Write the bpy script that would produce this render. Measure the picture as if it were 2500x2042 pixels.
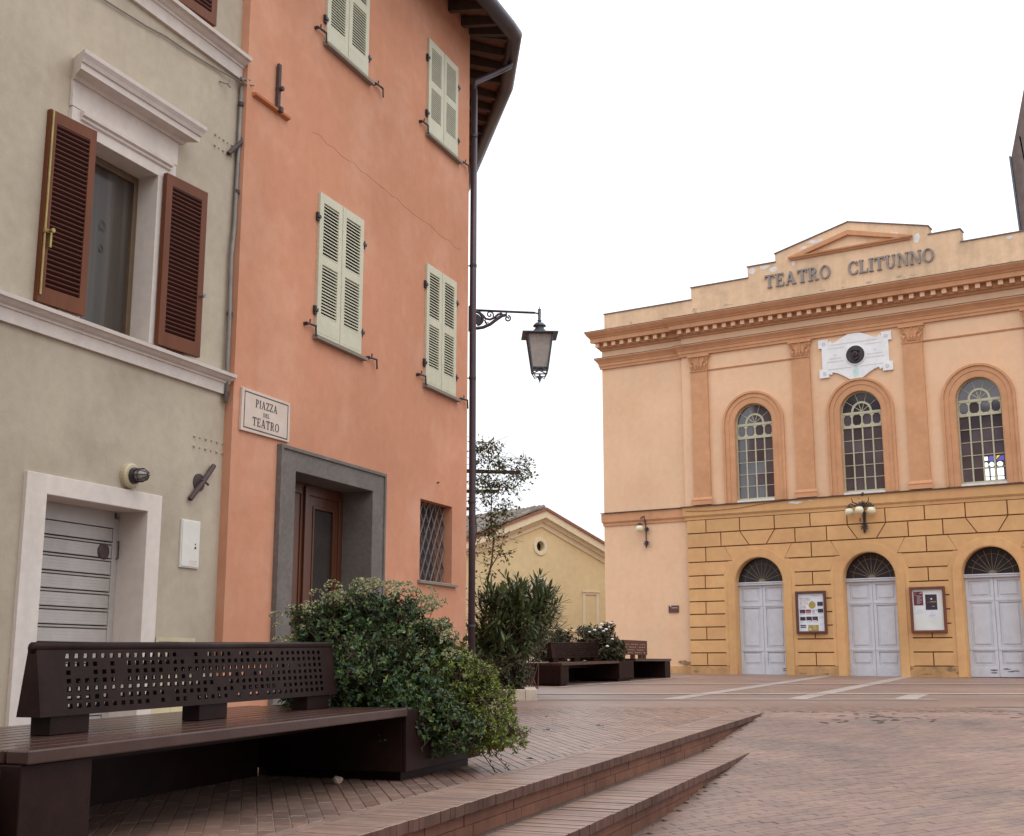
import bpy, bmesh, math, random
from math import sin, cos, pi, radians, sqrt, atan2
from mathutils import Vector, Matrix
from mathutils.geometry import tessellate_polygon

for _o in list(bpy.data.objects):
    bpy.data.objects.remove(_o, do_unlink=True)
SC = bpy.context.scene
COL = SC.collection
ZO = 1.6            # all heights below are written relative to the eye; everything is lifted by ZO at the end

# ------------------------------------------------------------------ camera, sky, sun, exposure
cam_d = bpy.data.cameras.new('camera')
cam = bpy.data.objects.new('camera', cam_d)
COL.objects.link(cam)
cam.location = (0, 0, 0)
cam.rotation_euler = (radians(90 + 11.06), 0, 0)
cam_d.sensor_width = 36
cam_d.lens = 36 * 3037.3 / 2500
cam_d.clip_start = 0.05
cam_d.clip_end = 3000
SC.camera = cam

world = bpy.data.worlds.new('World')
SC.world = world
world.use_nodes = True
wn = world.node_tree.nodes
wl = world.node_tree.links
wn.clear()
wout = wn.new('ShaderNodeOutputWorld')
wbg = wn.new('ShaderNodeBackground')
wsky = wn.new('ShaderNodeTexSky')
wsky.sky_type = 'NISHITA'
wsky.sun_disc = False
SUN_EL, SUN_AZ = radians(52), radians(150)       # high, behind the camera to the right, veiled by cloud
wsky.sun_elevation = SUN_EL
wsky.sun_rotation = SUN_AZ
wsky.altitude = 200
wsky.air_density = 1.0
wsky.dust_density = 3.0
wmix = wn.new('ShaderNodeMixRGB')
wmix.inputs['Fac'].default_value = 0.88          # an even white overcast lies over the clear sky
wmix.inputs['Color2'].default_value = (19.0, 19.4, 20.2, 1)
wl.new(wsky.outputs['Color'], wmix.inputs['Color1'])
# overcast: brightest overhead, about 0.4 of that near the horizon all round
wgeo = wn.new('ShaderNodeTexCoord')
wsep = wn.new('ShaderNodeSeparateXYZ')
wmr = wn.new('ShaderNodeMapRange')
wmr.inputs['From Min'].default_value = 0.0
wmr.inputs['From Max'].default_value = 1.0
wmr.inputs['To Min'].default_value = 0.44
wmr.inputs['To Max'].default_value = 1.0
wsc = wn.new('ShaderNodeVectorMath')
wsc.operation = 'SCALE'
wl.new(wgeo.outputs['Generated'], wsep.inputs['Vector'])
wl.new(wsep.outputs['Z'], wmr.inputs['Value'])
wl.new(wmix.outputs['Color'], wsc.inputs[0])
wl.new(wmr.outputs['Result'], wsc.inputs['Scale'])
wl.new(wsc.outputs['Vector'], wbg.inputs['Color'])
wbg.inputs['Strength'].default_value = 0.13
wl.new(wbg.outputs['Background'], wout.inputs['Surface'])

sun_d = bpy.data.lights.new('sun', 'SUN')
sun_d.energy = 0.5
sun_d.angle = radians(35)
sun_d.color = (1.0, 0.95, 0.88)
sun = bpy.data.objects.new('sun', sun_d)
COL.objects.link(sun)
_sd = Vector((sin(SUN_AZ) * cos(SUN_EL), cos(SUN_AZ) * cos(SUN_EL), sin(SUN_EL)))
sun.rotation_euler = _sd.to_track_quat('Z', 'Y').to_euler()
sun.location = (5, -5, 20)

vs = SC.view_settings
vs.view_transform = 'Standard'
vs.look = 'None'
vs.exposure = 0.0
vs.gamma = 1.0
vs.use_curve_mapping = False

# ------------------------------------------------------------------ materials
def hexlin(r, g, b):
    f = lambda c: (c / 255 / 12.92) if c / 255 <= 0.04045 else ((c / 255 + 0.055) / 1.055) ** 2.4
    return (f(r), f(g), f(b))

class NT:
    def __init__(s, m):
        s.t = m.node_tree
        s.n = s.t.nodes
        s.l = s.t.links
    def new(s, ty, **kw):
        n = s.n.new(ty)
        for k, v in kw.items():
            setattr(n, k, v)
        return n
    def link(s, a, b):
        s.l.new(a, b)

def mat(name, col, rough=0.7, var=0.12, scale=3.0, big=0.0, bigscale=0.5, stain=None, stain_amt=0.3, bump=0.0,
        bumpscale=40, metal=0.0, piece=0.0, spec=0.5, stretch=None, coords='world', alt=None, trans=0.0, streak=0.0):
    """base colour broken up by fine and large noise (world position), optional stain colour, per-piece variation"""
    m = bpy.data.materials.new(name)
    m.use_nodes = True
    nt = NT(m)
    b = nt.n['Principled BSDF']
    b.inputs['Roughness'].default_value = rough
    b.inputs['Metallic'].default_value = metal
    b.inputs['Specular IOR Level'].default_value = spec
    if coords == 'world':
        src = nt.new('ShaderNodeNewGeometry').outputs['Position']
    else:
        src = nt.new('ShaderNodeTexCoord').outputs['Object']
    if stretch:
        mp = nt.new('ShaderNodeMapping')
        mp.inputs['Scale'].default_value = stretch
        nt.link(src, mp.inputs['Vector'])
        src = mp.outputs['Vector']
    def noise(sc, det=4.0, ro=0.55):
        n = nt.new('ShaderNodeTexNoise')
        n.inputs['Scale'].default_value = sc
        n.inputs['Detail'].default_value = det
        n.inputs['Roughness'].default_value = ro
        nt.link(src, n.inputs['Vector'])
        return n.outputs['Fac']
    def rng(x, lo, hi, a=0.3, bb=0.7):
        r = nt.new('ShaderNodeMapRange')
        r.inputs['From Min'].default_value = a
        r.inputs['From Max'].default_value = bb
        r.inputs['To Min'].default_value = lo
        r.inputs['To Max'].default_value = hi
        nt.link(x, r.inputs['Value'])
        return r.outputs['Result']
    def mul(x, y):
        k = nt.new('ShaderNodeMath', operation='MULTIPLY')
        nt.link(x, k.inputs[0])
        if isinstance(y, (int, float)):
            k.inputs[1].default_value = y
        else:
            nt.link(y, k.inputs[1])
        return k.outputs[0]
    val = rng(noise(scale), 1 - var, 1 + var)
    if big:
        val = mul(val, rng(noise(bigscale, 3), 1 - big, 1 + big))
    if streak:
        mp2 = nt.new('ShaderNodeMapping')
        mp2.inputs['Scale'].default_value = (3.0, 3.0, 0.22)
        nt.link(src, mp2.inputs['Vector'])
        sn = nt.new('ShaderNodeTexNoise')
        sn.inputs['Scale'].default_value = 1.6
        sn.inputs['Detail'].default_value = 5
        nt.link(mp2.outputs['Vector'], sn.inputs['Vector'])
        val = mul(val, rng(sn.outputs['Fac'], 1 - streak, 1 + streak))
    rnd = None
    if piece or alt:
        oi = nt.new('ShaderNodeObjectInfo')
        at = nt.new('ShaderNodeAttribute')
        at.attribute_name = 'var'
        ad = nt.new('ShaderNodeMath', operation='ADD')
        nt.link(oi.outputs['Random'], ad.inputs[0])
        nt.link(at.outputs['Fac'], ad.inputs[1])
        fr = nt.new('ShaderNodeMath', operation='FRACT')
        nt.link(ad.outputs[0], fr.inputs[0])
        rnd = fr.outputs[0]
        if piece:
            val = mul(val, rng(rnd, 1 - piece, 1 + piece, 0, 1))
    rgb = nt.new('ShaderNodeRGB')
    rgb.outputs[0].default_value = (*col, 1)
    c = rgb.outputs[0]
    if alt:
        ramp = nt.new('ShaderNodeValToRGB')
        cr = ramp.color_ramp
        cr.interpolation = 'LINEAR'
        cs = [col] + list(alt)
        while len(cr.elements) < len(cs):
            cr.elements.new(0.5)
        for i, k in enumerate(cs):
            cr.elements[i].position = i / (len(cs) - 1)
            cr.elements[i].color = (*k, 1)
        mf = nt.new('ShaderNodeMath', operation='MULTIPLY')
        nt.link(rnd, mf.inputs[0])
        mf.inputs[1].default_value = 7.31
        f2 = nt.new('ShaderNodeMath', operation='FRACT')
        nt.link(mf.outputs[0], f2.inputs[0])
        nt.link(f2.outputs[0], ramp.inputs['Fac'])
        c = ramp.outputs['Color']
    if stain:
        mx = nt.new('ShaderNodeMixRGB')
        nt.link(rng(noise(bigscale * 1.7 + 0.3, 6, 0.65), 0, stain_amt, 0.48, 0.72), mx.inputs['Fac'])
        nt.link(c, mx.inputs['Color1'])
        mx.inputs['Color2'].default_value = (*stain, 1)
        c = mx.outputs['Color']
    vm = nt.new('ShaderNodeVectorMath', operation='SCALE')
    nt.link(c, vm.inputs[0])
    nt.link(val, vm.inputs['Scale'])
    nt.link(vm.outputs['Vector'], b.inputs['Base Color'])
    if trans:
        b.inputs['Transmission Weight'].default_value = trans
    if bump:
        bp = nt.new('ShaderNodeBump')
        bp.inputs['Strength'].default_value = bump
        bp.inputs['Distance'].default_value = 0.01
        nt.link(noise(bumpscale, 5, 0.6), bp.inputs['Height'])
        nt.link(bp.outputs['Normal'], b.inputs['Normal'])
    return m

M = {}
M['beige'] = mat('beige_plaster', (0.42, 0.36, 0.28), 0.9, 0.05, 9, 0.10, 0.6, (0.33, 0.265, 0.20), 0.5, 0.25, 30, spec=0.1, streak=0.025)
M['cream'] = mat('cream_stone_paint', (0.60, 0.535, 0.49), 0.8, 0.05, 12, 0.06, 0.8, (0.50, 0.44, 0.38), 0.4, 0.15, 40, spec=0.3, streak=0.05)
M['orange'] = mat('orange_plaster', (0.515, 0.245, 0.152), 0.9, 0.04, 7, 0.10, 0.4, (0.60, 0.335, 0.235), 0.65, 0.22, 28, spec=0.1, streak=0.02)
M['orange_d'] = mat('orange_trim', (0.47, 0.18, 0.085), 0.9, 0.06, 7, spec=0.1)
M['peach'] = mat('peach_plaster', (0.72, 0.485, 0.315), 0.9, 0.035, 6, 0.08, 0.35, (0.70, 0.42, 0.24), 0.5, 0.15, 25, spec=0.1, streak=0.015)
M['parapet'] = mat('parapet_plaster', (0.70, 0.49, 0.32), 0.9, 0.06, 6, 0.08, 0.5, (0.42, 0.31, 0.21), 0.55, 0.15, 25, spec=0.1, streak=0.07)
M['trim'] = mat('terracotta_trim', (0.56, 0.30, 0.165), 0.9, 0.06, 6, 0.08, 0.7, (0.43, 0.20, 0.10), 0.4, 0.1, 25, spec=0.1)
M['ochre'] = mat('ochre_plaster', (0.61, 0.365, 0.17), 0.9, 0.05, 5, 0.09, 0.5, (0.58, 0.275, 0.14), 0.45, 0.15, 25, spec=0.1, streak=0.02, piece=0.05)
M['joint'] = mat('painted_joint', (0.19, 0.08, 0.035), 0.95, 0.15, 5, spec=0.1)
M['base'] = mat('worn_plinth', (0.52, 0.30, 0.135), 0.9, 0.1, 6, 0.15, 1.2, (0.22, 0.17, 0.11), 0.75, 0.2, 20, spec=0.2)
M['lead'] = mat('lead_flashing', (0.16, 0.12, 0.11), 0.6, 0.2, 8)
M['damp'] = mat('damp_dirt', (0.26, 0.17, 0.09), 0.95, 0.35, 14)
M['mould'] = mat('grey_mould', (0.43, 0.335, 0.235), 0.95, 0.3, 18)
M['patch'] = mat('bare_plaster', (0.68, 0.64, 0.60), 0.9, 0.1, 8)
M['graystone'] = mat('grey_stone', (0.135, 0.117, 0.106), 0.8, 0.14, 22, 0.1, 1.5, (0.24, 0.21, 0.19), 0.4, 0.2, 60, spec=0.3)
M['sillstone'] = mat('sill_stone', (0.24, 0.21, 0.175), 0.8, 0.1, 15)
M['shutter_g'] = mat('pale_green_paint', (0.515, 0.50, 0.375), 0.55, 0.05, 10, 0.05, 1, piece=0.04)
M['louvre_back'] = mat('dark_behind_louvres', (0.035, 0.025, 0.018), 0.9, 0.1)
M['shutter_b'] = mat('red_brown_wood', (0.140, 0.045, 0.020), 0.5, 0.14, 9, 0.12, 1, stretch=(1, 1, 0.15), piece=0.06, spec=0.2)
M['shutter_bd'] = mat('dark_red_wood', (0.068, 0.019, 0.012), 0.5, 0.12, 9, piece=0.1, spec=0.2)
M['wood'] = mat('varnished_door_wood', (0.085, 0.027, 0.011), 0.35, 0.2, 9, 0.15, 1.5, stretch=(1, 1, 0.12))
M['frame_brown'] = mat('brown_window_frame', (0.12, 0.075, 0.045), 0.5, 0.1, 9)
M['iron'] = mat('wrought_iron', (0.045, 0.035, 0.04), 0.5, 0.25, 18, metal=0.3)
M['rust'] = mat('rusty_iron', (0.06, 0.035, 0.035), 0.7, 0.25, 18)
M['pipe'] = mat('brown_pipe', (0.060, 0.040, 0.048), 0.42, 0.12, 9, 0.1, 1, metal=0.35)
M['gutter'] = mat('dark_gutter', (0.055, 0.05, 0.06), 0.4, 0.12, 6, 0.15, 1, metal=0.35)
M['crack'] = mat('hairline_crack', (0.36, 0.15, 0.085), 0.9, 0.2)
M['bars'] = mat('grey_grille_iron', (0.12, 0.105, 0.10), 0.6, 0.2, 15, metal=0.2)
M['zinc'] = mat('grey_conduit', (0.22, 0.205, 0.19), 0.6, 0.15, 9, metal=0.3)
M['lampgrey'] = mat('lantern_grey', (0.10, 0.115, 0.135), 0.5, 0.15, 12, metal=0.4)
M['lampglass'] = mat('frosted_glass', (0.36, 0.33, 0.31), 0.35, 0.12, 9, 0.1, 4)
M['globe'] = mat('opal_globe', (0.72, 0.67, 0.47), 0.25, 0.06, 6)
M['brass'] = mat('brass', (0.34, 0.25, 0.09), 0.4, 0.15, 12, metal=0.6)
M['marble'] = mat('white_marble', (0.74, 0.74, 0.75), 0.6, 0.05, 6, 0.05, 1.5, (0.55, 0.62, 0.60), 0.25, 0.05)
M['marble_line'] = mat('marble_relief', (0.56, 0.57, 0.60), 0.6, 0.05, 6)
M['verdigris'] = mat('verdigris_streak', (0.50, 0.66, 0.62), 0.7, 0.2, 12)
M['bronze'] = mat('dark_bronze', (0.045, 0.037, 0.04), 0.4, 0.3, 10, metal=0.5)
M['sign'] = mat('sign_marble', (0.56, 0.46, 0.39), 0.6, 0.05, 7, 0.05, 2, (0.48, 0.38, 0.31), 0.5)
M['ink'] = mat('black_lettering', (0.035, 0.025, 0.025), 0.6, 0.1)
M['letter'] = mat('grey_letter', (0.235, 0.205, 0.195), 0.6, 0.2, 14)
M['paint_w'] = mat('grey_white_door_paint', (0.56, 0.575, 0.62), 0.6, 0.04, 8, 0.04, 1.5, (0.43, 0.44, 0.47), 0.4, 0.05, 30, spec=0.25)
M['wear'] = mat('worn_wood', (0.17, 0.13, 0.11), 0.9, 0.3, 20)
M['cream_frame'] = mat('cream_green_frame', (0.44, 0.425, 0.30), 0.6, 0.12, 12)
M['gold_bar'] = mat('fanlight_bar', (0.20, 0.165, 0.11), 0.6, 0.2, 12)
M['frame_red'] = mat('poster_frame_wood', (0.10, 0.035, 0.026), 0.5, 0.15, 10, stretch=(1, 1, 0.2))
M['paper'] = mat('white_paper', (0.66, 0.69, 0.74), 0.45, 0.03, 4)
M['paper2'] = mat('off_white_board', (0.66, 0.68, 0.65), 0.5, 0.05, 3)
M['pr_dark'] = mat('print_dark', (0.035, 0.025, 0.04), 0.5, 0.4, 30)
M['pr_red'] = mat('print_maroon', (0.13, 0.025, 0.035), 0.5, 0.3, 30)
M['pr_gold'] = mat('print_gold', (0.36, 0.27, 0.06), 0.5, 0.15, 20)
M['pr_tan'] = mat('print_tan', (0.33, 0.21, 0.12), 0.5, 0.15, 20)
M['pr_grey'] = mat('print_grey', (0.38, 0.37, 0.42), 0.5, 0.1, 30)
M['pr_mag'] = mat('print_magenta', (0.25, 0.03, 0.12), 0.5, 0.1, 30)
M['alu'] = mat('painted_roller_slat', (0.40, 0.365, 0.345), 0.45, 0.06, 9, 0.06, 2, piece=0.03, metal=0.1)
M['alu_gap'] = mat('roller_gap', (0.07, 0.06, 0.055), 0.7, 0.1)
M['box'] = mat('white_meter_door', (0.60, 0.585, 0.53), 0.4, 0.04, 9, 0.05, 2)
M['hatch'] = mat('beige_metal_hatch', (0.46, 0.39, 0.26), 0.6, 0.08, 9)
M['tilebase'] = mat('yellowish_skirting', (0.56, 0.48, 0.29), 0.6, 0.08, 8, piece=0.08)
M['curtain'] = mat('net_curtain', (0.15, 0.145, 0.135), 0.8, 0.12, 30, 0.2, 3, stretch=(9, 9, 0.3))
M['lace'] = mat('curtain_pattern', (0.085, 0.075, 0.066), 0.8, 0.1)
M['drape'] = mat('brown_drape', (0.085, 0.06, 0.05), 0.8, 0.25, 20, stretch=(9, 9, 0.2))
M['bench'] = mat('brown_enamel_steel', (0.020, 0.0095, 0.0085), 0.42, 0.2, 9, 0.2, 1.5, (0.030, 0.016, 0.012), 0.5, 0.1, 60, spec=0.09)
M['bench_seat'] = mat('dark_varnished_plank', (0.047, 0.021, 0.0165), 0.25, 0.14, 9, 0.15, 2, (0.06, 0.036, 0.028), 0.6, 0.04, 30, piece=0.14, spec=0.45)
M['brick_top'] = mat('paving_brick', (0.197, 0.118, 0.088), 0.36, 0.12, 14, 0.22, 0.55, (0.092, 0.067, 0.059), 0.7, 0.35, 60, piece=0.11,
                     alt=[(0.227, 0.143, 0.109), (0.185, 0.105, 0.080), (0.231, 0.151, 0.113), (0.176, 0.109, 0.088), (0.210, 0.126, 0.097)])
M['brick_ramp'] = mat('ramp_brick', (0.215, 0.135, 0.106), 0.5, 0.12, 14, 0.24, 0.42, (0.096, 0.077, 0.070), 0.8, 0.25, 60, piece=0.085,
                      alt=[(0.235, 0.150, 0.118), (0.206, 0.123, 0.101), (0.240, 0.157, 0.109), (0.192, 0.127, 0.106), (0.220, 0.129, 0.105)])
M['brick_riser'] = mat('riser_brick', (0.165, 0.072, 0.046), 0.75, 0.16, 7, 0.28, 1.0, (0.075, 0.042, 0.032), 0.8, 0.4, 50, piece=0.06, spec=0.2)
M['brick_nose'] = mat('nosing_brick', (0.222, 0.133, 0.100), 0.48, 0.12, 14, 0.15, 0.8, (0.126, 0.089, 0.074), 0.5, 0.4, 60, piece=0.10,
                      alt=[(0.244, 0.155, 0.118), (0.207, 0.126, 0.096), (0.251, 0.163, 0.122), (0.229, 0.140, 0.111)])
M['nose_edge'] = mat('painted_shade_edge', (0.105, 0.055, 0.042), 0.8, 0.2, 9, 0.2, 1.0, piece=0.12, spec=0.2)  # darker edge colour: weaker light on the upright faces is painted in
M['mortar'] = mat('mortar', (0.185, 0.13, 0.105), 0.85, 0.2, 20, 0.2, 1)
M['stoneband'] = mat('pale_stone_band', (0.315, 0.265, 0.235), 0.6, 0.1, 8, 0.12, 1)
M['kerb'] = mat('travertine_kerb', (0.50, 0.43, 0.35), 0.7, 0.1, 10, 0.1, 2)
M['soil'] = mat('soil', (0.06, 0.04, 0.03), 0.95, 0.3, 20)
M['church'] = mat('yellow_plaster', (0.68, 0.58, 0.36), 0.9, 0.05, 4, 0.06, 0.3, (0.69, 0.54, 0.33), 0.4, spec=0.1, streak=0.015)
M['church_trim'] = mat('cream_moulding', (0.72, 0.65, 0.49), 0.9, 0.05, 5)
M['roof_edge'] = mat('roof_edge_brick', (0.26, 0.12, 0.085), 0.8, 0.15, 8)
M['tile'] = mat('weathered_roof_tile', (0.15, 0.125, 0.105), 0.85, 0.25, 9, 0.25, 1.5, (0.30, 0.26, 0.22), 0.6, piece=0.25)
M['rafter'] = mat('dark_rafter', (0.065, 0.04, 0.03), 0.8, 0.2, 9)
M['pianella'] = mat('terracotta_soffit', (0.22, 0.105, 0.06), 0.85, 0.2, 7, piece=0.15)
M['tower'] = mat('brown_cladding', (0.13, 0.095, 0.085), 0.7, 0.2, 5, 0.15, 1, streak=0.2)
M['tube'] = mat('dark_beam', (0.07, 0.055, 0.05), 0.7, 0.2, 9)
M['terracotta'] = mat('terracotta_trough', (0.17, 0.085, 0.06), 0.8, 0.15, 9)
M['pebble'] = mat('broken_stone', (0.36, 0.27, 0.21), 0.85, 0.2, 30, bump=0.5, bumpscale=80)
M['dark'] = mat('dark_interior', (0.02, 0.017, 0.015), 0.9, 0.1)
M['sky_pane'] = None

def glass_mat(name, col, rough=0.05, var=0.3, spec=0.6):
    m = mat(name, col, rough, var, 1.5, piece=0.4, spec=spec)
    return m
M['glass_d'] = glass_mat('old_window_glass', (0.066, 0.060, 0.072), 0.05, 0.3, 1.0)
M['glass_fan'] = glass_mat('dusty_fanlight_glass', (0.016, 0.015, 0.019), 0.3, 0.3, 0.4)
M['glass_door'] = glass_mat('door_glass', (0.035, 0.03, 0.028), 0.04)

def emat(name, col, s):
    m = bpy.data.materials.new(name)
    m.use_nodes = True
    b = m.node_tree.nodes['Principled BSDF']
    b.inputs['Base Color'].default_value = (*col, 1)
    b.inputs['Emission Color'].default_value = (*col, 1)
    b.inputs['Emission Strength'].default_value = s
    return m
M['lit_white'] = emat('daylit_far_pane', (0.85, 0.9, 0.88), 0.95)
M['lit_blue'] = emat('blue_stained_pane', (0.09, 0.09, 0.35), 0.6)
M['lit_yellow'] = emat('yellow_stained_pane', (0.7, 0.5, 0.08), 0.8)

def leafmat(name, cols, rough=0.4):
    m = mat(name, cols[0], rough, 0.1, 3, 0.12, 2.2, piece=0.28, alt=cols[1:], spec=0.28)
    b = m.node_tree.nodes['Principled BSDF']
    b.inputs['Subsurface Weight'].default_value = 0.0
    return m
M['leaf_dark'] = leafmat('viburnum_leaf', [(0.030, 0.056, 0.022), (0.045, 0.082, 0.028), (0.034, 0.068, 0.036), (0.070, 0.115, 0.026), (0.028, 0.058, 0.038), (0.120, 0.155, 0.024), (0.038, 0.070, 0.028)], 0.33)
M['leaf_light'] = leafmat('light_shrub_leaf', [(0.125, 0.175, 0.027), (0.213, 0.250, 0.044), (0.100, 0.150, 0.027), (0.275, 0.300, 0.069), (0.150, 0.194, 0.031)], 0.4)
M['leaf_ole'] = leafmat('oleander_leaf', [(0.08, 0.11, 0.048), (0.12, 0.15, 0.06), (0.065, 0.10, 0.05), (0.15, 0.17, 0.07), (0.09, 0.125, 0.065)], 0.38)
M['leaf_vine'] = leafmat('climber_leaf', [(0.085, 0.105, 0.025), (0.12, 0.125, 0.03), (0.065, 0.085, 0.03), (0.16, 0.15, 0.03)], 0.5)
M['leaf_far'] = leafmat('far_shrub_leaf', [(0.035, 0.055, 0.025), (0.06, 0.08, 0.03), (0.10, 0.065, 0.03), (0.05, 0.07, 0.04), (0.12, 0.075, 0.055)], 0.5)
M['flower'] = mat('cream_flower_head', (0.33, 0.325, 0.185), 0.8, 0.2, 30, piece=0.25)
M['flower_w'] = mat('white_flower', (0.75, 0.75, 0.72), 0.7, 0.05, 9)
M['stem'] = mat('woody_stem', (0.085, 0.055, 0.035), 0.85, 0.2, 12)
M['stem_red'] = mat('reddish_stem', (0.11, 0.06, 0.045), 0.8, 0.2, 12)

# ------------------------------------------------------------------ mesh builder
SPLIT = {'damp_stain', 'side_bay_wall', 'side_bay_upper_wall', 'end_cap', 'rail_moulding', 'coping', 'bare_patch', 'glazing_bar', 'guide_rail', 'clip',
         'blue_pane', 'bright_pane', 'stone_slab', 'pediment_moulding', 'cage_bar', 'box', 'worn_patch', 'fan_bars', 'drape'}
STUFF = {'print', 'inscription', 'branches', 'stems', 'relief_lines', 'lace_pattern', 'hanging_twigs'}     # too fine to pick apart
class MB:
    def __init__(s):
        s.v = []
        s.f = []
        s.a = []          # per-face 'var'
        s.smooth = False
        s.cur = 0.0
    def add(s, vs, fs):
        o = len(s.v)
        s.v.extend([tuple(p) for p in vs])
        for f in fs:
            s.f.append(tuple(i + o for i in f))
            s.a.append(s.cur)
        return s
    def box(s, x0, x1, y0, y1, z0, z1):
        if x1 < x0: x0, x1 = x1, x0
        if y1 < y0: y0, y1 = y1, y0
        if z1 < z0: z0, z1 = z1, z0
        v = [(x0, y0, z0), (x1, y0, z0), (x1, y1, z0), (x0, y1, z0), (x0, y0, z1), (x1, y0, z1), (x1, y1, z1), (x0, y1, z1)]
        return s.add(v, [(0, 3, 2, 1), (4, 5, 6, 7), (0, 1, 5, 4), (1, 2, 6, 5), (2, 3, 7, 6), (3, 0, 4, 7)])
    def prism(s, outer, y0, y1, holes=()):
        """polygon in (x,z) with holes, extruded y0 (front, towards the viewer) to y1 (back)"""
        loops = [list(outer)] + [list(h) for h in holes]
        tris = tessellate_polygon([[Vector((p[0], p[1], 0)) for p in l] for l in loops])
        flat = [p for l in loops for p in l]
        n = len(flat)
        v = [(p[0], y0, p[1]) for p in flat] + [(p[0], y1, p[1]) for p in flat]
        f = []
        for t in tris:
            a, b, c = [flat[i] for i in t]
            cr = (b[0] - a[0]) * (c[1] - a[1]) - (b[1] - a[1]) * (c[0] - a[0])
            t2 = tuple(t) if cr > 0 else (t[0], t[2], t[1])
            f.append(t2)
            f.append((t2[0] + n, t2[2] + n, t2[1] + n))
        o = 0
        for li, l in enumerate(loops):
            ar = sum(l[i][0] * l[(i + 1) % len(l)][1] - l[(i + 1) % len(l)][0] * l[i][1] for i in range(len(l)))
            ccw = ar > 0
            if li: ccw = not ccw
            k = len(l)
            for i in range(k):
                a, b = o + i, o + (i + 1) % k
                f.append((a, a + n, b + n, b) if ccw else (b, b + n, a + n, a))
            o += k
        return s.add(v, f)
    def profile_x(s, prof, x0, x1, y=0.0, miter0=0.0, miter1=0.0):
        """closed profile of (out, z) swept along x; out is measured towards the viewer (-y). miter: extra x per out"""
        n = len(prof)
        v = [(x0 - miter0 * p[0], y - p[0], p[1]) for p in prof] + [(x1 + miter1 * p[0], y - p[0], p[1]) for p in prof]
        f = [(i, (i + 1) % n, (i + 1) % n + n, i + n) for i in range(n)]
        f += [tuple(range(n - 1, -1, -1)), tuple(range(n, 2 * n))]
        return s.add(v, f)
    def tube(s, pts, r, n=8, caps=True, r1=None):
        pts = [Vector(p) for p in pts]
        m = len(pts)
        rings = []
        up = None
        for i, p in enumerate(pts):
            d = (pts[min(i + 1, m - 1)] - pts[max(i - 1, 0)])
            if d.length < 1e-9: d = Vector((0, 0, 1))
            d.normalize()
            if up is None:
                up = Vector((0, 0, 1)) if abs(d.z) < 0.9 else Vector((1, 0, 0))
            a = d.cross(up)
            if a.length < 1e-6:
                a = d.cross(Vector((1, 0.3, 0)))
            a.normalize()
            b = a.cross(d)
            up = b
            rr = r if r1 is None else r + (r1 - r) * i / max(1, m - 1)
            rings.append([p + (a * cos(2 * pi * k / n) + b * sin(2 * pi * k / n)) * rr for k in range(n)])
        v = [q for ring in rings for q in ring]
        f = []
        for i in range(m - 1):
            for k in range(n):
                f.append((i * n + k, i * n + (k + 1) % n, (i + 1) * n + (k + 1) % n, (i + 1) * n + k))
        if caps:
            f.append(tuple(range(n - 1, -1, -1)))
            f.append(tuple((m - 1) * n + k for k in range(n)))
        return s.add(v, f)
    def lathe(s, prof, c=(0, 0, 0), n=16, axis='z', ph=0.0):
        """profile of (r, h) turned about an axis through c"""
        v = []
        for r, h in prof:
            for k in range(n):
                a = 2 * pi * k / n + ph
                if axis == 'z':
                    v.append((c[0] + r * cos(a), c[1] + r * sin(a), c[2] + h))
                elif axis == 'y':
                    v.append((c[0] + r * cos(a), c[1] - h, c[2] + r * sin(a)))
                else:
                    v.append((c[0] + h, c[1] + r * cos(a), c[2] + r * sin(a)))
        f = []
        for i in range(len(prof) - 1):
            for k in range(n):
                f.append((i * n + k, i * n + (k + 1) % n, (i + 1) * n + (k + 1) % n, (i + 1) * n + k))
        f.append(tuple(range(n - 1, -1, -1)))
        f.append(tuple((len(prof) - 1) * n + k for k in range(n)))
        return s.add(v, f)
    def mesh(s, name):
        me = bpy.data.meshes.new(name)
        me.from_pydata(s.v, [], s.f)
        if any(s.a):
            at = me.attributes.new('var', 'FLOAT', 'FACE')
            at.data.foreach_set('value', s.a)
        me.update()
        return me
    def split(s):
        p = list(range(len(s.v)))
        def find(a):
            while p[a] != a:
                p[a] = p[p[a]]; a = p[a]
            return a
        for f in s.f:
            for i in f[1:]:
                a, b = find(f[0]), find(i)
                if a != b: p[a] = b
        out = {}
        for f, a in zip(s.f, s.a):
            q, mp = out.setdefault(find(f[0]), (MB(), {}))
            for i in f:
                if i not in mp:
                    mp[i] = len(q.v); q.v.append(s.v[i])
            q.f.append(tuple(mp[i] for i in f)); q.a.append(a)
        return [q for q, _ in out.values()]
    def build(s, name, m, parent=None, smooth=False, loc=None, bevel=0.0, kind=None, fix=False):
        if name in SPLIT:
            parts = s.split()
            if len(parts) > 1:
                return [q._build(name, m, parent, smooth, loc, bevel, kind, fix) for q in parts][0]
        if name in STUFF: kind = 'stuff'
        return s._build(name, m, parent, smooth, loc, bevel, kind, fix)
    def _build(s, name, m, parent=None, smooth=False, loc=None, bevel=0.0, kind=None, fix=False):
        me = s.mesh(name)
        if fix:
            bm = bmesh.new(); bm.from_mesh(me); bmesh.ops.recalc_face_normals(bm, faces=bm.faces); bm.to_mesh(me); bm.free()
        me.materials.append(M[m])
        if smooth:
            me.shade_smooth()
        o = bpy.data.objects.new(name, me)
        COL.objects.link(o)
        if parent is not None:
            o.parent = parent
        if loc is not None:
            o.location = loc
        if bevel:
            b = o.modifiers.new('bevel', 'BEVEL')
            b.width = bevel
            b.segments = 2
            b.limit_method = 'ANGLE'
            b.angle_limit = radians(40)
        if kind:
            o['kind'] = kind
        return o

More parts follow.
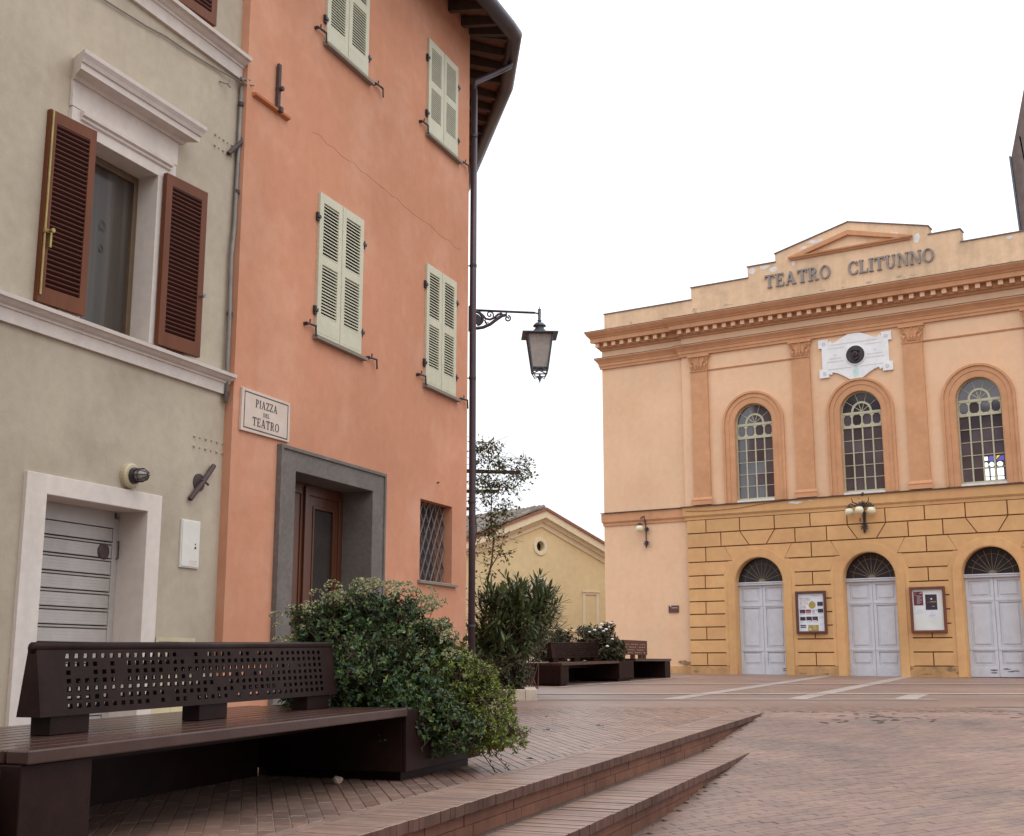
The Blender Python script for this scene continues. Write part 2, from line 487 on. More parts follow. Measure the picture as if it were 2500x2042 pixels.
def inst(name, me, parent, loc=(0, 0, 0), rot=(0, 0, 0), scale=(1, 1, 1)):
    o = bpy.data.objects.new(name, me)
    COL.objects.link(o)
    o.parent = parent
    o.location = loc
    o.rotation_euler = rot
    o.scale = scale
    return o

def tag(o, label, cat, group=None):
    o['label'] = label
    o['category'] = cat
    if group: o['group'] = group
    return o

def thing(name, label, cat, loc=(0, 0, 0), rz=0.0, group=None, rot=None):
    o = bpy.data.objects.new(name, None)
    COL.objects.link(o)
    o.empty_display_size = 0.2
    o.location = loc
    o.rotation_euler = rot if rot else (0, 0, rz)
    return tag(o, label, cat, group)

def empty(name, parent, loc=(0, 0, 0), rot=(0, 0, 0)):
    o = bpy.data.objects.new(name, None)
    COL.objects.link(o)
    o.parent = parent
    o.location = loc
    o.rotation_euler = rot
    return o

def rect(x0, x1, z0, z1):
    return [(x0, z0), (x1, z0), (x1, z1), (x0, z1)]

def arch(c, r, z0, zs, n=28):
    return [(c - r, z0), (c + r, z0)] + [(c + r * cos(pi * i / n), zs + r * sin(pi * i / n)) for i in range(n + 1)]

def circle(cx, cz, r, n=32):
    return [(cx + r * cos(2 * pi * i / n), cz + r * sin(2 * pi * i / n)) for i in range(n)]

# ------------------------------------------------------------------ serif capitals from strokes (unit height)
def _ring(cx, cy, ax, ay, bx, by, a0, a1, n):
    out = []
    for i in range(n):
        p, q = radians(a0 + (a1 - a0) * i / n), radians(a0 + (a1 - a0) * (i + 1) / n)
        out.append([(cx + bx * cos(p), cy + by * sin(p)), (cx + ax * cos(p), cy + ay * sin(p)),
                    (cx + ax * cos(q), cy + ay * sin(q)), (cx + bx * cos(q), cy + by * sin(q))])
    return out
def _r(a, b, c, d): return [(a, c), (b, c), (b, d), (a, d)]
GL = {
 'T': (.80, [_r(0, .80, .87, 1), _r(.31, .49, 0, .9), _r(.2, .6, 0, .07), _r(0, .07, .70, .9), _r(.73, .80, .70, .9)]),
 'E': (.76, [_r(.10, .28, 0, 1), _r(0, .12, 0, .07), _r(0, .12, .93, 1), _r(.25, .70, .89, 1), _r(.25, .52, .46, .55), _r(.25, .74, 0, .11), _r(.64, .70, .72, .9), _r(.68, .74, .1, .28), _r(.47, .52, .38, .63)]),
 'A': (.92, [[(.08, 0), (.17, 0), (.47, 1), (.38, 1)], [(.34, 1), (.64, 0), (.84, 0), (.52, 1)], _r(.22, .66, .28, .37), _r(0, .27, 0, .07), _r(.55, .92, 0, .07)]),
 'R': (.86, [_r(.10, .28, 0, 1), _r(0, .38, 0, .07), _r(0, .12, .93, 1), _r(.25, .42, .90, 1), _r(.25, .42, .46, .55)] + _ring(.42, .73, .28, .27, .12, .17, -90, 90, 8) + [[(.38, .48), (.52, .48), (.78, 0), (.60, 0)], _r(.58, .88, 0, .07)]),
 'O': (.90, _ring(.45, .5, .45, .52, .27, .43, 0, 360, 24)),
 'C': (.84, _ring(.45, .5, .45, .52, .27, .43, 42, 318, 20) + [_r(.72, .79, .62, .98), _r(.72, .79, .06, .30)]),
 'L': (.72, [_r(.10, .28, 0, 1), _r(0, .38, .93, 1), _r(0, .12, 0, .07), _r(.25, .70, 0, .11), _r(.64, .70, .1, .30)]),
 'I': (.38, [_r(.10, .28, 0, 1), _r(0, .38, .93, 1), _r(0, .38, 0, .07)]),
 'U': (.90, [_r(.10, .28, .34, 1), _r(0, .38, .93, 1), _r(.64, .74, .34, 1), _r(.54, .84, .93, 1)] + _ring(.42, .36, .32, .38, .18, .26, 180, 360, 12)),
 'N': (.92, [_r(.08, .17, 0, 1), _r(0, .26, 0, .07), _r(0, .16, .93, 1), [(.10, 1), (.28, 1), (.82, 0), (.66, 0)], _r(.73, .82, 0, 1), _r(.64, .92, .93, 1)]),
 'P': (.74, [_r(.10, .28, 0, 1), _r(0, .38, 0, .07), _r(0, .12, .93, 1), _r(.25, .40, .90, 1), _r(.25, .40, .44, .53)] + _ring(.40, .72, .30, .28, .13, .18, -90, 90, 8)),
 'Z': (.74, [_r(0, .72, .89, 1), _r(0, .74, 0, .11), [(.0, .08), (.2, .08), (.72, .92), (.52, .92)], _r(0, .06, .72, .9), _r(.68, .74, .1, .30)]),
 'D': (.88, [_r(.10, .28, 0, 1), _r(0, .12, 0, .07), _r(0, .12, .93, 1), _r(.25, .42, .92, 1), _r(.25, .42, 0, .08)] + _ring(.42, .5, .44, .5, .25, .42, -90, 90, 12)),
 'S': (.66, _ring(.33, .75, .30, .25, .15, .16, 30, 270, 10) + _ring(.33, .25, .31, .26, .16, .17, -150, 90, 10)),
 '2': (.62, _ring(.3, .72, .3, .28, .15, .18, -20, 170, 9) + [[(0, .1), (.2, .1), (.58, .62), (.44, .68)], _r(0, .62, 0, .12)]),
 '0': (.66, _ring(.33, .5, .33, .5, .18, .4, 0, 360, 16)),
 '1': (.36, [_r(.1, .27, 0, 1), _r(0, .37, 0, .07), _r(0, .12, .82, .9)]),
 '6': (.64, _ring(.32, .32, .32, .32, .16, .21, 0, 360, 14) + _ring(.46, .36, .46, .64, .3, .54, 95, 180, 7)),
}
def text_width(t, gap=0.14):
    return sum((GL[c][0] if c != ' ' else 0.55) + gap for c in t) - gap

def letters(t, x, z, h, y, depth, m, parent, wscale=1.0, gap=0.14, name='letter', bold=0.0):
    """one object per letter, front at y, standing proud by depth"""
    for c in t:
        if c == ' ':
            x += 0.55 * h * wscale
            continue
        w, st = GL[c]
        mb = MB()
        for i, poly in enumerate(st):
            pp = [(p[0] * h * wscale, p[1] * h) for p in poly]
            ar = sum(pp[k][0] * pp[(k + 1) % len(pp)][1] - pp[(k + 1) % len(pp)][0] * pp[k][1] for k in range(len(pp)))
            if ar < 0: pp.reverse()
            e = depth * 0.012 * (i % 7)
            mb.prism(pp, -depth + e, 0)
        mb.build(name, m, parent, loc=(x, y, z))
        x += (w + gap) * h * wscale
    return x

# ================================================================== THE GROUND
def plat(x, y): return -0.8815 + 0.0149 * y
def rampz(x, y):
    if y > 8: return -0.639 + 0.077 * (y - 16.4)
    return -0.639 + 0.077 * (8 - 16.4) + 0.03 * (y - 8)
N0 = (0.35, 8.79); YW = radians(20.9)
ND = (sin(YW), cos(YW)); NN = (cos(YW), -sin(YW))          # along the steps (away), and out towards the ramp
def so(s, off): return (N0[0] + ND[0] * s + NN[0] * off, N0[1] + ND[1] * s + NN[1] * off)
def inv(x, y):
    dx, dy = x - N0[0], y - N0[1]
    return dx * ND[0] + dy * ND[1], dx * NN[0] + dy * NN[1]
CREASE = 16.35
RISE = 0.21

# far ground to the horizon
def struct(o): o['kind'] = 'structure'; return o
mb = MB()
mb.add([(-900, -900, -2.4), (900, -900, -2.4), (900, 1500, -2.4), (-900, 1500, -2.4)], [(0, 1, 2, 3)])
struct(mb.build('ground', 'mortar'))

# far paving material (beyond the separately laid bricks)
def far_paving():
    m = mat('far_paving', (0.3, 0.2, 0.16), 0.48, 0.08, 9, 0.15, 0.5, (0.19, 0.15, 0.13), 0.5, 0.3, 40)
    nt = NT(m)
    b = nt.n['Principled BSDF']
    geo = nt.new('ShaderNodeNewGeometry')
    mp = nt.new('ShaderNodeMapping')
    mp.inputs['Rotation'].default_value = (0, 0, radians(66))
    nt.link(geo.outputs['Position'], mp.inputs['Vector'])
    bt = nt.new('ShaderNodeTexBrick')
    bt.inputs['Scale'].default_value = 1.0
    bt.inputs['Brick Width'].default_value = 0.27
    bt.inputs['Row Height'].default_value = 0.09
    bt.inputs['Mortar Size'].default_value = 0.004
    bt.inputs['Color1'].default_value = (0.25, 0.16, 0.125, 1)
    bt.inputs['Color2'].default_value = (0.21, 0.135, 0.108, 1)
    bt.inputs['Mortar'].default_value = (0.16, 0.11, 0.09, 1)
    nt.link(mp.outputs['Vector'], bt.inputs['Vector'])
    n1 = nt.new('ShaderNodeTexNoise'); n1.inputs['Scale'].default_value = 0.45; n1.inputs['Detail'].default_value = 6
    nt.link(geo.outputs['Position'], n1.inputs['Vector'])
    r = nt.new('ShaderNodeMapRange')
    r.inputs['From Min'].default_value = 0.3; r.inputs['From Max'].default_value = 0.7
    r.inputs['To Min'].default_value = 0.72; r.inputs['To Max'].default_value = 1.12
    nt.link(n1.outputs['Fac'], r.inputs['Value'])
    vm = nt.new('ShaderNodeVectorMath', operation='SCALE')
    nt.link(bt.outputs['Color'], vm.inputs[0]); nt.link(r.outputs['Result'], vm.inputs['Scale'])
    nt.link(vm.outputs['Vector'], b.inputs['Base Color'])
    return m
M['far_paving'] = far_paving()

BT = 17.6     # bricks are laid one by one up to here
piazza = MB()
# sheet: plateau left of the steps (below the bricks) and the whole plaza beyond
tipx = N0[0] + (CREASE - N0[1]) * ND[0] / ND[1]
def xline(y): return N0[0] + (y - N0[1]) * ND[0] / ND[1] - 0.03
pv = []
for (x, y) in [(-14, -2), (xline(-2), -2), (tipx, CREASE), (30, CREASE), (30, BT), (-14, BT)]:
    pv.append((x, y, plat(x, y) - 0.006))
piazza.add(pv, [(0, 1, 2, 5), (2, 3, 4, 5)])
PIAZZA = struct(piazza.build('piazza_paving', 'mortar'))
mb = MB()
mb.add([(x, y, plat(x, y)) for x, y in [(-30, BT), (40, BT), (40, 60), (-30, 60)]], [(0, 1, 2, 3)])
FARP = struct(mb.build('far_piazza', 'far_paving'))

rp = MB()
ys = [-14, 0, 8, CREASE]
rv = []
for y in ys:
    rv += [(xline(y) - 0.02, y, rampz(0, y) - 0.012), (30, y, rampz(0, y) - 0.012)]
rp.add(rv, [(2 * i, 2 * i + 1, 2 * i + 3, 2 * i + 2) for i in range(3)])
RAMP = struct(rp.build('ramp_paving', 'mortar'))

# --- clipping helper
def clip(poly, px, py, nx, ny):
    """keep the side where (p-(px,py)).(nx,ny) >= 0"""
    out = []
    n = len(poly)
    for i in range(n):
        a, b = poly[i], poly[(i + 1) % n]
        da = (a[0] - px) * nx + (a[1] - py) * ny
        db = (b[0] - px) * nx + (b[1] - py) * ny
        if da >= 0: out.append(a)
        if da * db < 0:
            t = da / (da - db)
            out.append((a[0] + (b[0] - a[0]) * t, a[1] + (b[1] - a[1]) * t))
    return out
def area(p): return abs(sum(p[i][0] * p[(i + 1) % len(p)][1] - p[(i + 1) % len(p)][0] * p[i][1] for i in range(len(p)))) / 2

def brick_geo(poly, zf, jz, c=(0, 0), cz=0.0, edge=0.004, deep=0.03):
    """one brick: chamfered top following the paving plane, sides going down"""
    n = len(poly)
    ar = sum(poly[i][0] * poly[(i + 1) % n][1] - poly[(i + 1) % n][0] * poly[i][1] for i in range(n))
    if ar < 0: poly = poly[::-1]
    mx = sum(p[0] for p in poly) / n; my = sum(p[1] for p in poly) / n
    v = []
    for p in poly:
        dx, dy = mx - p[0], my - p[1]
        l = max(1e-6, sqrt(dx * dx + dy * dy))
        k = min(1, edge * 1.6 / l)
        v.append((p[0] + dx * k - c[0], p[1] + dy * k - c[1], zf(p[0], p[1]) + jz - cz))
    for p in poly: v.append((p[0] - c[0], p[1] - c[1], zf(p[0], p[1]) + jz - edge - cz))
    for p in poly: v.append((p[0] - c[0], p[1] - c[1], zf(p[0], p[1]) + jz - deep - cz))
    f = [tuple(range(n))]
    for k in (0, n):
        for i in range(n):
            j = (i + 1) % n
            f.append((k + i, k + n + i, k + n + j, k + j))
    return v, f

def lay(parent, polys, zf, m, jitter, rng, fulls_area, nmax=300, key=None):
    """the nmax bricks that show largest become objects, the rest one joined part"""
    polys.sort(key=key)
    rest = MB()
    for i, (poly, full) in enumerate(polys):
        jz = rng.uniform(-jitter, jitter)
        if i < nmax:
            c = (sum(p[0] for p in poly) / len(poly), sum(p[1] for p in poly) / len(poly))
            cz = zf(*c)
            v, f = brick_geo(poly, zf, jz, c, cz)
            mb = MB(); mb.add(v, f)
            mb.build('brick', m, parent, loc=(c[0], c[1], cz))
        else:
            rest.cur = rng.random()
            v, f = brick_geo(poly, zf, jz)
            rest.add(v, f)
    if rest.v:
        rest.build('brick_field', m, parent, kind='stuff')

rng = random.Random(4)
def field(yaw, L, Wd, u0, u1, v0, v1, org, rngx):
    a = (sin(yaw), cos(yaw)); b = (cos(yaw), -sin(yaw))
    out = []
    nv = int((v1 - v0) / Wd)
    ph = 0.0
    for j in range(nv):
        ph = (ph + L * rngx.choice((0.34, 0.5, 0.27, 0.6))) % L
        nu = int((u1 - u0) / L) + 1
        for i in range(nu):
            g = 0.003
            ua = u0 + i * L + ph
            va = v0 + j * Wd
            pts = [(ua + g, va + g), (ua + L - g, va + g), (ua + L - g, va + Wd - g), (ua + g, va + Wd - g)]
            out.append([(org[0] + a[0] * u + b[0] * v, org[1] + a[1] * u + b[1] * v) for u, v in pts])
    return out
def plateau_courses(): return field(radians(-11.5), 0.275, 0.083, -5, 11, -6, 9, (-1.0, 9.0), rng)
# --- plateau: 3:1 herringbone at 45 degrees to the edge strip
BL, BW, GAP = 0.27, 0.09, 0.006
HA = radians(-11.5)
ha = (sin(HA), cos(HA)); hb = (cos(HA), -sin(HA))
def hb_poly(u0, u1, v0, v1):
    g = GAP / 2
    pts = [(u0 + g, v0 + g), (u1 - g, v0 + g), (u1 - g, v1 - g), (u0 + g, v1 - g)]
    return [(-1.0 + ha[0] * u + hb[0] * v, 9.0 + ha[1] * u + hb[1] * v) for u, v in pts]
STRIP = 0.335
EDGE = so(0, -STRIP - 0.075)
polys = []
W_ = BW; nL = 3
for i in ():
    for j in ():
        # herringbone in grid units of BW: horizontal brick at (i,j) when (i-j)%(2n)==0, vertical when (i-j)%(2n)==2n-1 -> n
        k = (i - j) % (2 * nL)
        if k == 0:
            p = hb_poly(i * W_, (i + nL) * W_, j * W_, (j + 1) * W_)
        elif k == 2 * nL - 1:
            p = hb_poly(i * W_, (i + 1) * W_, j * W_, (j + nL) * W_)
        else:
            continue
        cx_ = sum(q[0] for q in p) / 4; cy_ = sum(q[1] for q in p) / 4
        if cy_ < 5.2 or cy_ > BT + 0.3 or cx_ < -0.43 * cy_ - 0.4 or cx_ > 0.43 * cy_ + 0.5: continue
        if cx_ < -0.16 * cy_ - 0.62 and cy_ > 8.2: continue        # hidden behind bench, trough and house
        a0 = area(p)
        s_, o_ = inv(cx_, cy_)
        if cy_ < CREASE + 0.1:
            p = clip(p, EDGE[0], EDGE[1], -NN[0], -NN[1])
        if len(p) > 2 and cy_ > CREASE - 1.5 and o_ > -STRIP - 0.4:
            p2 = clip(p, 0, CREASE, 0, 1)
            if o_ > -STRIP - 0.08: p = p2
        if len(p) > 2: p = clip(p, 0, BT, 0, -1)
        if len(p) < 3 or area(p) < 0.0015: continue
        polys.append((p, area(p) > a0 * 0.98))
for p in plateau_courses():
    cx_ = sum(q[0] for q in p) / 4; cy_ = sum(q[1] for q in p) / 4
    if cy_ < 5.2 or cy_ > BT + 0.3 or cx_ < -0.43 * cy_ - 0.4 or cx_ > 0.43 * cy_ + 0.5: continue
    if cx_ < -0.16 * cy_ - 0.62 and cy_ > 8.2: continue        # hidden behind bench, trough and house
    a0 = area(p)
    s_, o_ = inv(cx_, cy_)
    if cy_ < CREASE + 0.1:
        p = clip(p, EDGE[0], EDGE[1], -NN[0], -NN[1])
    if len(p) > 2 and cy_ > CREASE - 1.5 and o_ > -STRIP - 0.4:
        p2 = clip(p, 0, CREASE, 0, 1)
        if o_ > -STRIP - 0.08: p = p2
    if len(p) > 2: p = clip(p, 0, BT, 0, -1)
    if len(p) < 3 or area(p) < 0.0015: continue
    polys.append((p, area(p) > a0 * 0.98))
lay(PIAZZA, polys, plat, 'brick_top', 0.0012, rng, BL * BW, key=lambda q: q[0][0][1] + (0 if -0.35 * q[0][0][1] < q[0][0][0] + 0.8 else 6))

# --- ramp: stretcher courses with staggered ends, split by a cross line
rpolys = []
CR = so(0.35, 0.86); CD = (sin(radians(104)), cos(radians(104))); CN = (-CD[1], CD[0])   # cross line, normal away from the camera
if CN[1] < 0: CN = (-CN[0], -CN[1])
for yaw, upper in ((radians(61), True), (radians(113), False)):
    for p in field(yaw, 0.268, 0.080, -12, 12, -12, 14, (2.0, 11.0), rng):
        cx_ = sum(q[0] for q in p) / 4; cy_ = sum(q[1] for q in p) / 4
        if cy_ < 7.2 or cy_ > CREASE + 0.2 or cx_ > 0.43 * cy_ + 0.6 or cx_ < xline(cy_): continue
        s_, o_ = inv(cx_, cy_)
        if o_ < 0.40 and s_ < 3.6: continue
        if o_ < 0.83 and s_ < -0.3: continue
        a0 = area(p)
        p = clip(p, CR[0], CR[1], *(CN if upper else (-CN[0], -CN[1])))
        if len(p) > 2: p = clip(p, N0[0] - 0.03 * NN[0], N0[1] - 0.03 * NN[1], NN[0], NN[1])
        if len(p) > 2: p = clip(p, 0, CREASE, 0, -1)
        if len(p) < 3 or area(p) < 0.0015: continue
        rpolys.append((p, area(p) > a0 * 0.98))
lay(RAMP, rpolys, rampz, 'brick_ramp', 0.0022, rng, 0.02, key=lambda q: q[0][0][1])

rc = random.Random(90)
mb = MB()
for (x0, x1, n_) in ((3.6, 4.3, 8), (4.3, 5.3, 26), (6.0, 7.4, 26)):
    for _ in range(n_):
        x = rc.uniform(x0, x1); y = rc.uniform(15.2, 16.2); k = 7; sx = rc.uniform(0.02, 0.13); sy = rc.uniform(0.008, 0.03); a_ = radians(rc.choice((0, 28, 118)))
        pp = []
        for i in range(k):
            ux = sx * rc.uniform(0.5, 1.2) * cos(2 * pi * i / k); uy = sy * rc.uniform(0.5, 1.2) * sin(2 * pi * i / k)
            px_ = x + ux * cos(a_) - uy * sin(a_); py_ = y + ux * sin(a_) + uy * cos(a_)
            pp.append((px_, py_, rampz(px_, py_) + 0.0045))
        mb.add(pp, [tuple(range(k))])
mb.build('broken_joints', 'soil', RAMP, kind='stuff', fix=True)
# --- the two long steps
STEPS = MB()
def sprism(mb, off0, off1, s0, s1, z0f, z1f):
    v = []
    for zf in (z0f, z1f):
        for s, o in ((s0, off0), (s1, off0), (s1, off1), (s0, off1)):
            x, y = so(s, o); v.append((x, y, zf(x, y)))
    mb.add(v, [(0, 1, 2, 3), (7, 6, 5, 4), (0, 4, 5, 1), (1, 5, 6, 2), (2, 6, 7, 3), (3, 7, 4, 0)])
mb = MB()
sprism(mb, -0.36, -0.045, -9, 7.9, lambda x, y: plat(x, y) - 1.2, lambda x, y: plat(x, y) - 0.02)
sprism(mb, -0.045, 0.385, -9, 5.6, lambda x, y: plat(x, y) - 1.2, lambda x, y: plat(x, y) - RISE - 0.02)
sprism(mb, 0.385, 0.82, -9, 0.4, lambda x, y: plat(x, y) - 1.4, lambda x, y: plat(x, y) - 2 * RISE - 0.02)
SOBJ = struct(mb.build('brick_steps', 'mortar', fix=True))
def paint_shade(o, n):
    # worn nosing fronts coloured darker than their tops, shade put into the colour
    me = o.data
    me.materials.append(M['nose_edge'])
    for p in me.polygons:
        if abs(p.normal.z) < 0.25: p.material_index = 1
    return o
# nosing bricks, laid across the edge, and the thin course behind them
def zstep(k): return lambda x, y: plat(x, y) - RISE * k
nos = []
for k, (o0, o1, s0, s1) in enumerate(((-STRIP, 0.0, -4.2, 7.75), (0.43 - 0.425, 0.43, -3.2, 4.6), (0.86 - 0.425, 0.86, -2.6, 0.10))):
    s = s0
    while s < s1:
        w = 0.0655 + rng.uniform(-0.003, 0.003)
        e = rng.uniform(-0.002, 0.002)
        cut = 0.0
        if k == 0 and s > 7.3: cut = 0.0
        p = [so(s + 0.0013, o0), so(s + w - 0.0013, o0), so(s + w - 0.0013, o1 + e), so(s + 0.0013, o1 + e)]
        nos.append((k, p))
        s += w
nos.sort(key=lambda q: q[1][0][1])
rest = MB()
cnt = 0
for k, p in nos:
    jz = rng.uniform(-0.0018, 0.0018)
    c = (sum(q[0] for q in p) / 4, sum(q[1] for q in p) / 4)
    cz = plat(*c) - RISE * k
    if cnt < 190 and c[1] > 5.5:
        v, f = brick_geo(p, zstep(k), jz, c, cz, 0.003, 0.062)
        b = MB(); b.add(v, f); paint_shade(b.build('brick', 'brick_nose', SOBJ, loc=(c[0], c[1], cz)), 4); cnt += 1
    else:
        rest.cur = rng.random(); v, f = brick_geo(p, zstep(k), jz, edge=0.003, deep=0.062); rest.add(v, f)
# thin stretcher line behind the nosing on top
s = -4.2
while s < 7.6:
    p = [so(s + 0.003, -STRIP - 0.073), so(s + 0.265, -STRIP - 0.073), so(s + 0.265, -STRIP - 0.005), so(s + 0.003, -STRIP - 0.005)]
    rest.cur = rng.random(); v, f = brick_geo(p, plat, rng.uniform(-0.001, 0.001)); rest.add(v, f)
    s += 0.268
paint_shade(rest.build('nosing_course', 'brick_nose', SOBJ, kind='stuff'), 4)
# riser bricks: two courses under the nosing
rest = MB()
cnt = 0
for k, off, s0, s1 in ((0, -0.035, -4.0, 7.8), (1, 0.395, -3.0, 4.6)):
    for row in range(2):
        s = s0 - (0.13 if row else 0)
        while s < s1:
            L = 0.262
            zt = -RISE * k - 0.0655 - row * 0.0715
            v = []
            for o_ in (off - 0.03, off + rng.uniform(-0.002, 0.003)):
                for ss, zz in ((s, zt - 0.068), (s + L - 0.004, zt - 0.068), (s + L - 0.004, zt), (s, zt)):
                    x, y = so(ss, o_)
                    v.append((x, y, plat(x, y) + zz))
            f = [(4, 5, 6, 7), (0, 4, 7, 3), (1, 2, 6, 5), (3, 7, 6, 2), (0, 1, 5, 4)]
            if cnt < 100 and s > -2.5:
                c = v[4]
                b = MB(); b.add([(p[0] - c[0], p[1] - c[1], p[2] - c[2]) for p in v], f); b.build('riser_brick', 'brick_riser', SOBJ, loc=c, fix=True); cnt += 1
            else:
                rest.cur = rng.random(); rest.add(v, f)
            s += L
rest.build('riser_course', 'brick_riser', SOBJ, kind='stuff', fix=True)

# --- pale stone bands let into the plaza
bands = MB()
def band(p, q, w, kz=0.004):
    d = Vector((q[0] - p[0], q[1] - p[1], 0)).normalized(); n = Vector((-d.y, d.x, 0)) * w / 2
    L = sqrt((q[0] - p[0]) ** 2 + (q[1] - p[1]) ** 2)
    m = max(1, int(L / 0.9))
    for i in range(m):
        a = Vector((p[0], p[1], 0)) + d * (L * i / m + 0.003); b = Vector((p[0], p[1], 0)) + d * (L * (i + 1) / m - 0.003)
        bands.cur = (i * 0.37) % 1
        bands.add([(u.x, u.y, plat(u.x, u.y) + kz) for u in (a + n, a - n, b - n, b + n)], [(0, 1, 2, 3)])
band((2.45, 19.85), (8.29, 33.41), 0.30)
band((4.47, 20.03), (10.32, 33.0), 0.32)
band((6.15, 19.95), (6.95, 21.75), 0.34)
band((-0.9, 21.85), (14.0, 21.85), 0.42, 0.008)
band((-0.5, 19.78), (6.6, 19.78), 0.28, 0.008)
band((1.0, 26.9), (16, 26.9), 0.35, 0.008)
band((0.9, 25.05), (4.6, 32.6), 0.18, 0.006)
bands.build('stone_slab', 'stoneband', FARP, fix=True)

# ================================================================== LEFT HOUSES (local x along the wall away, y into the wall, z up)
WO = (-2.95981935, 12.56172148); WR = atan2(0.92652863, 0.37622426)
# ------------------------------ beige house
HB = thing('beige_house', 'beige plastered house with cream string courses and red-brown shutters, cropped at the left edge', 'house', (WO[0], WO[1], 0), WR)
DOOR = rect(-2.53, -1.11, -1.2, 1.42)
WIN = rect(-2.30, -1.22, 2.93, 4.67)
WIN2 = rect(-2.30, -1.22, 6.46, 8.36)
mb = MB(); mb.prism(rect(-9, 0.0, -1.6, 11), 0, 0.45, [DOOR, WIN, WIN2]); mb.build('wall', 'beige', HB)
# string courses
def course(z0, z1, x0, x1, out, name='string_course'):
    h = z1 - z0
    pr = [(0, z0), (0.035, z0), (0.04, z0 + 0.5 * h), (0.055, z0 + 0.52 * h), (0.06, z0 + 0.6 * h), (0.085, z0 + 0.66 * h), (0.115, z0 + 0.78 * h), (out, z0 + 0.80 * h), (out + 0.005, z0 + 0.95 * h), (0, z1)]
    m_ = MB(); m_.profile_x(pr, x0, x1); return m_.build(name, 'cream', HB, fix=True)
course(2.69, 2.905, -9, -0.002, 0.135)
course(6.19, 6.435, -9, -0.002, 0.15)
# door surround and roller shutter
def ring_rect(o, i, y0, y1, m, name, parent, bevel=0.006):
    # open at the foot
    poly = [(o[0], o[2]), (i[0], o[2]), (i[0], i[3]), (i[1], i[3]), (i[1], o[2]), (o[1], o[2]), (o[1], o[3]), (o[0], o[3])]
    m_ = MB(); m_.prism(poly, y0, y1); return m_.build(name, m, parent, bevel=bevel)
ring_rect((-2.712, -0.97, -1.0, 1.527), (-2.472, -1.17, -1.0, 1.36), -0.035, 0.34, 'cream', 'door_surround', HB)
RS = empty('roller_shutter', HB)
mb = MB(); mb.box(-2.47, -1.172, 0.325, 0.34, -1.0, 1.36); mb.build('backing', 'alu_gap', RS)
mb = MB(); mb.box(-1.245, -1.173, 0.285, 0.324, -0.75, 1.30); mb.box(-2.469, -2.40, 0.285, 0.324, -0.75, 1.30); mb.build('guide_rail', 'alu', RS, bevel=0.004)
zz = 1.30
slat_me = None
k = 0
mb = MB(); mb.box(-2.40, -1.247, 0.282, 0.324, 1.21, 1.36); mb.build('shutter_box', 'alu', RS)
zz = 1.205
while zz > -0.75:
    if slat_me is None:
        s_ = MB()
        s_.box(-2.399, -1.248, 0.296, 0.312, -0.118, -0.004)
        for q in range(4):
            s_.box(-2.399, -1.248, 0.2945, 0.297, -0.112 + q * 0.027, -0.094 + q * 0.027)
        s_.profile_x([(-0.300, -0.150), (-0.286, -0.147), (-0.284, -0.136), (-0.300, -0.130)], -2.399, -1.248)
        so_ = s_.build('slat', 'alu', RS, loc=(0, 0, zz), fix=True); slat_me = so_.data
    else:
        inst('slat', slat_me, RS, (0, 0, zz))
    zz -= 0.153
mb = MB(); mb.lathe([(0.0, 0), (0.075, 0), (0.075, 0.012), (0.06, 0.02), (0.0, 0.02)], (-1.36, 0.296, 0.985), 20, 'y'); mb.build('vent_grille', 'rust', RS)
mb = MB(); mb.lathe([(0.016, 0), (0.016, 0.05), (0.028, 0.05), (0.028, 0.075)], (-2.33, 0.296, 0.36), 10, 'y'); mb.build('knob', 'rust', RS)
mb = MB(); mb.tube([(-1.19, 0.283, 1.09), (-1.19, 0.262, 1.09), (-1.19, 0.262, 0.93), (-1.19, 0.283, 0.93)], 0.006, 6); mb.build('bolt', 'iron', RS)
# skirting slabs at the foot of the wall
x = -0.96
sk = MB(); sk.box(0, 0.30, -0.018, -0.002, -1.0, -0.36); sk_me = None
while x < -0.02:
    if sk_me is None:
        o_ = sk.build('skirting_slab', 'tilebase', HB, loc=(x, 0, 0), bevel=0.003); sk_me = o_.data
    else:
        inst('skirting_slab', sk_me, HB, (x, 0, 0), scale=(min(1, (-0.01 - x) / 0.30), 1, 1))
    x += 0.304
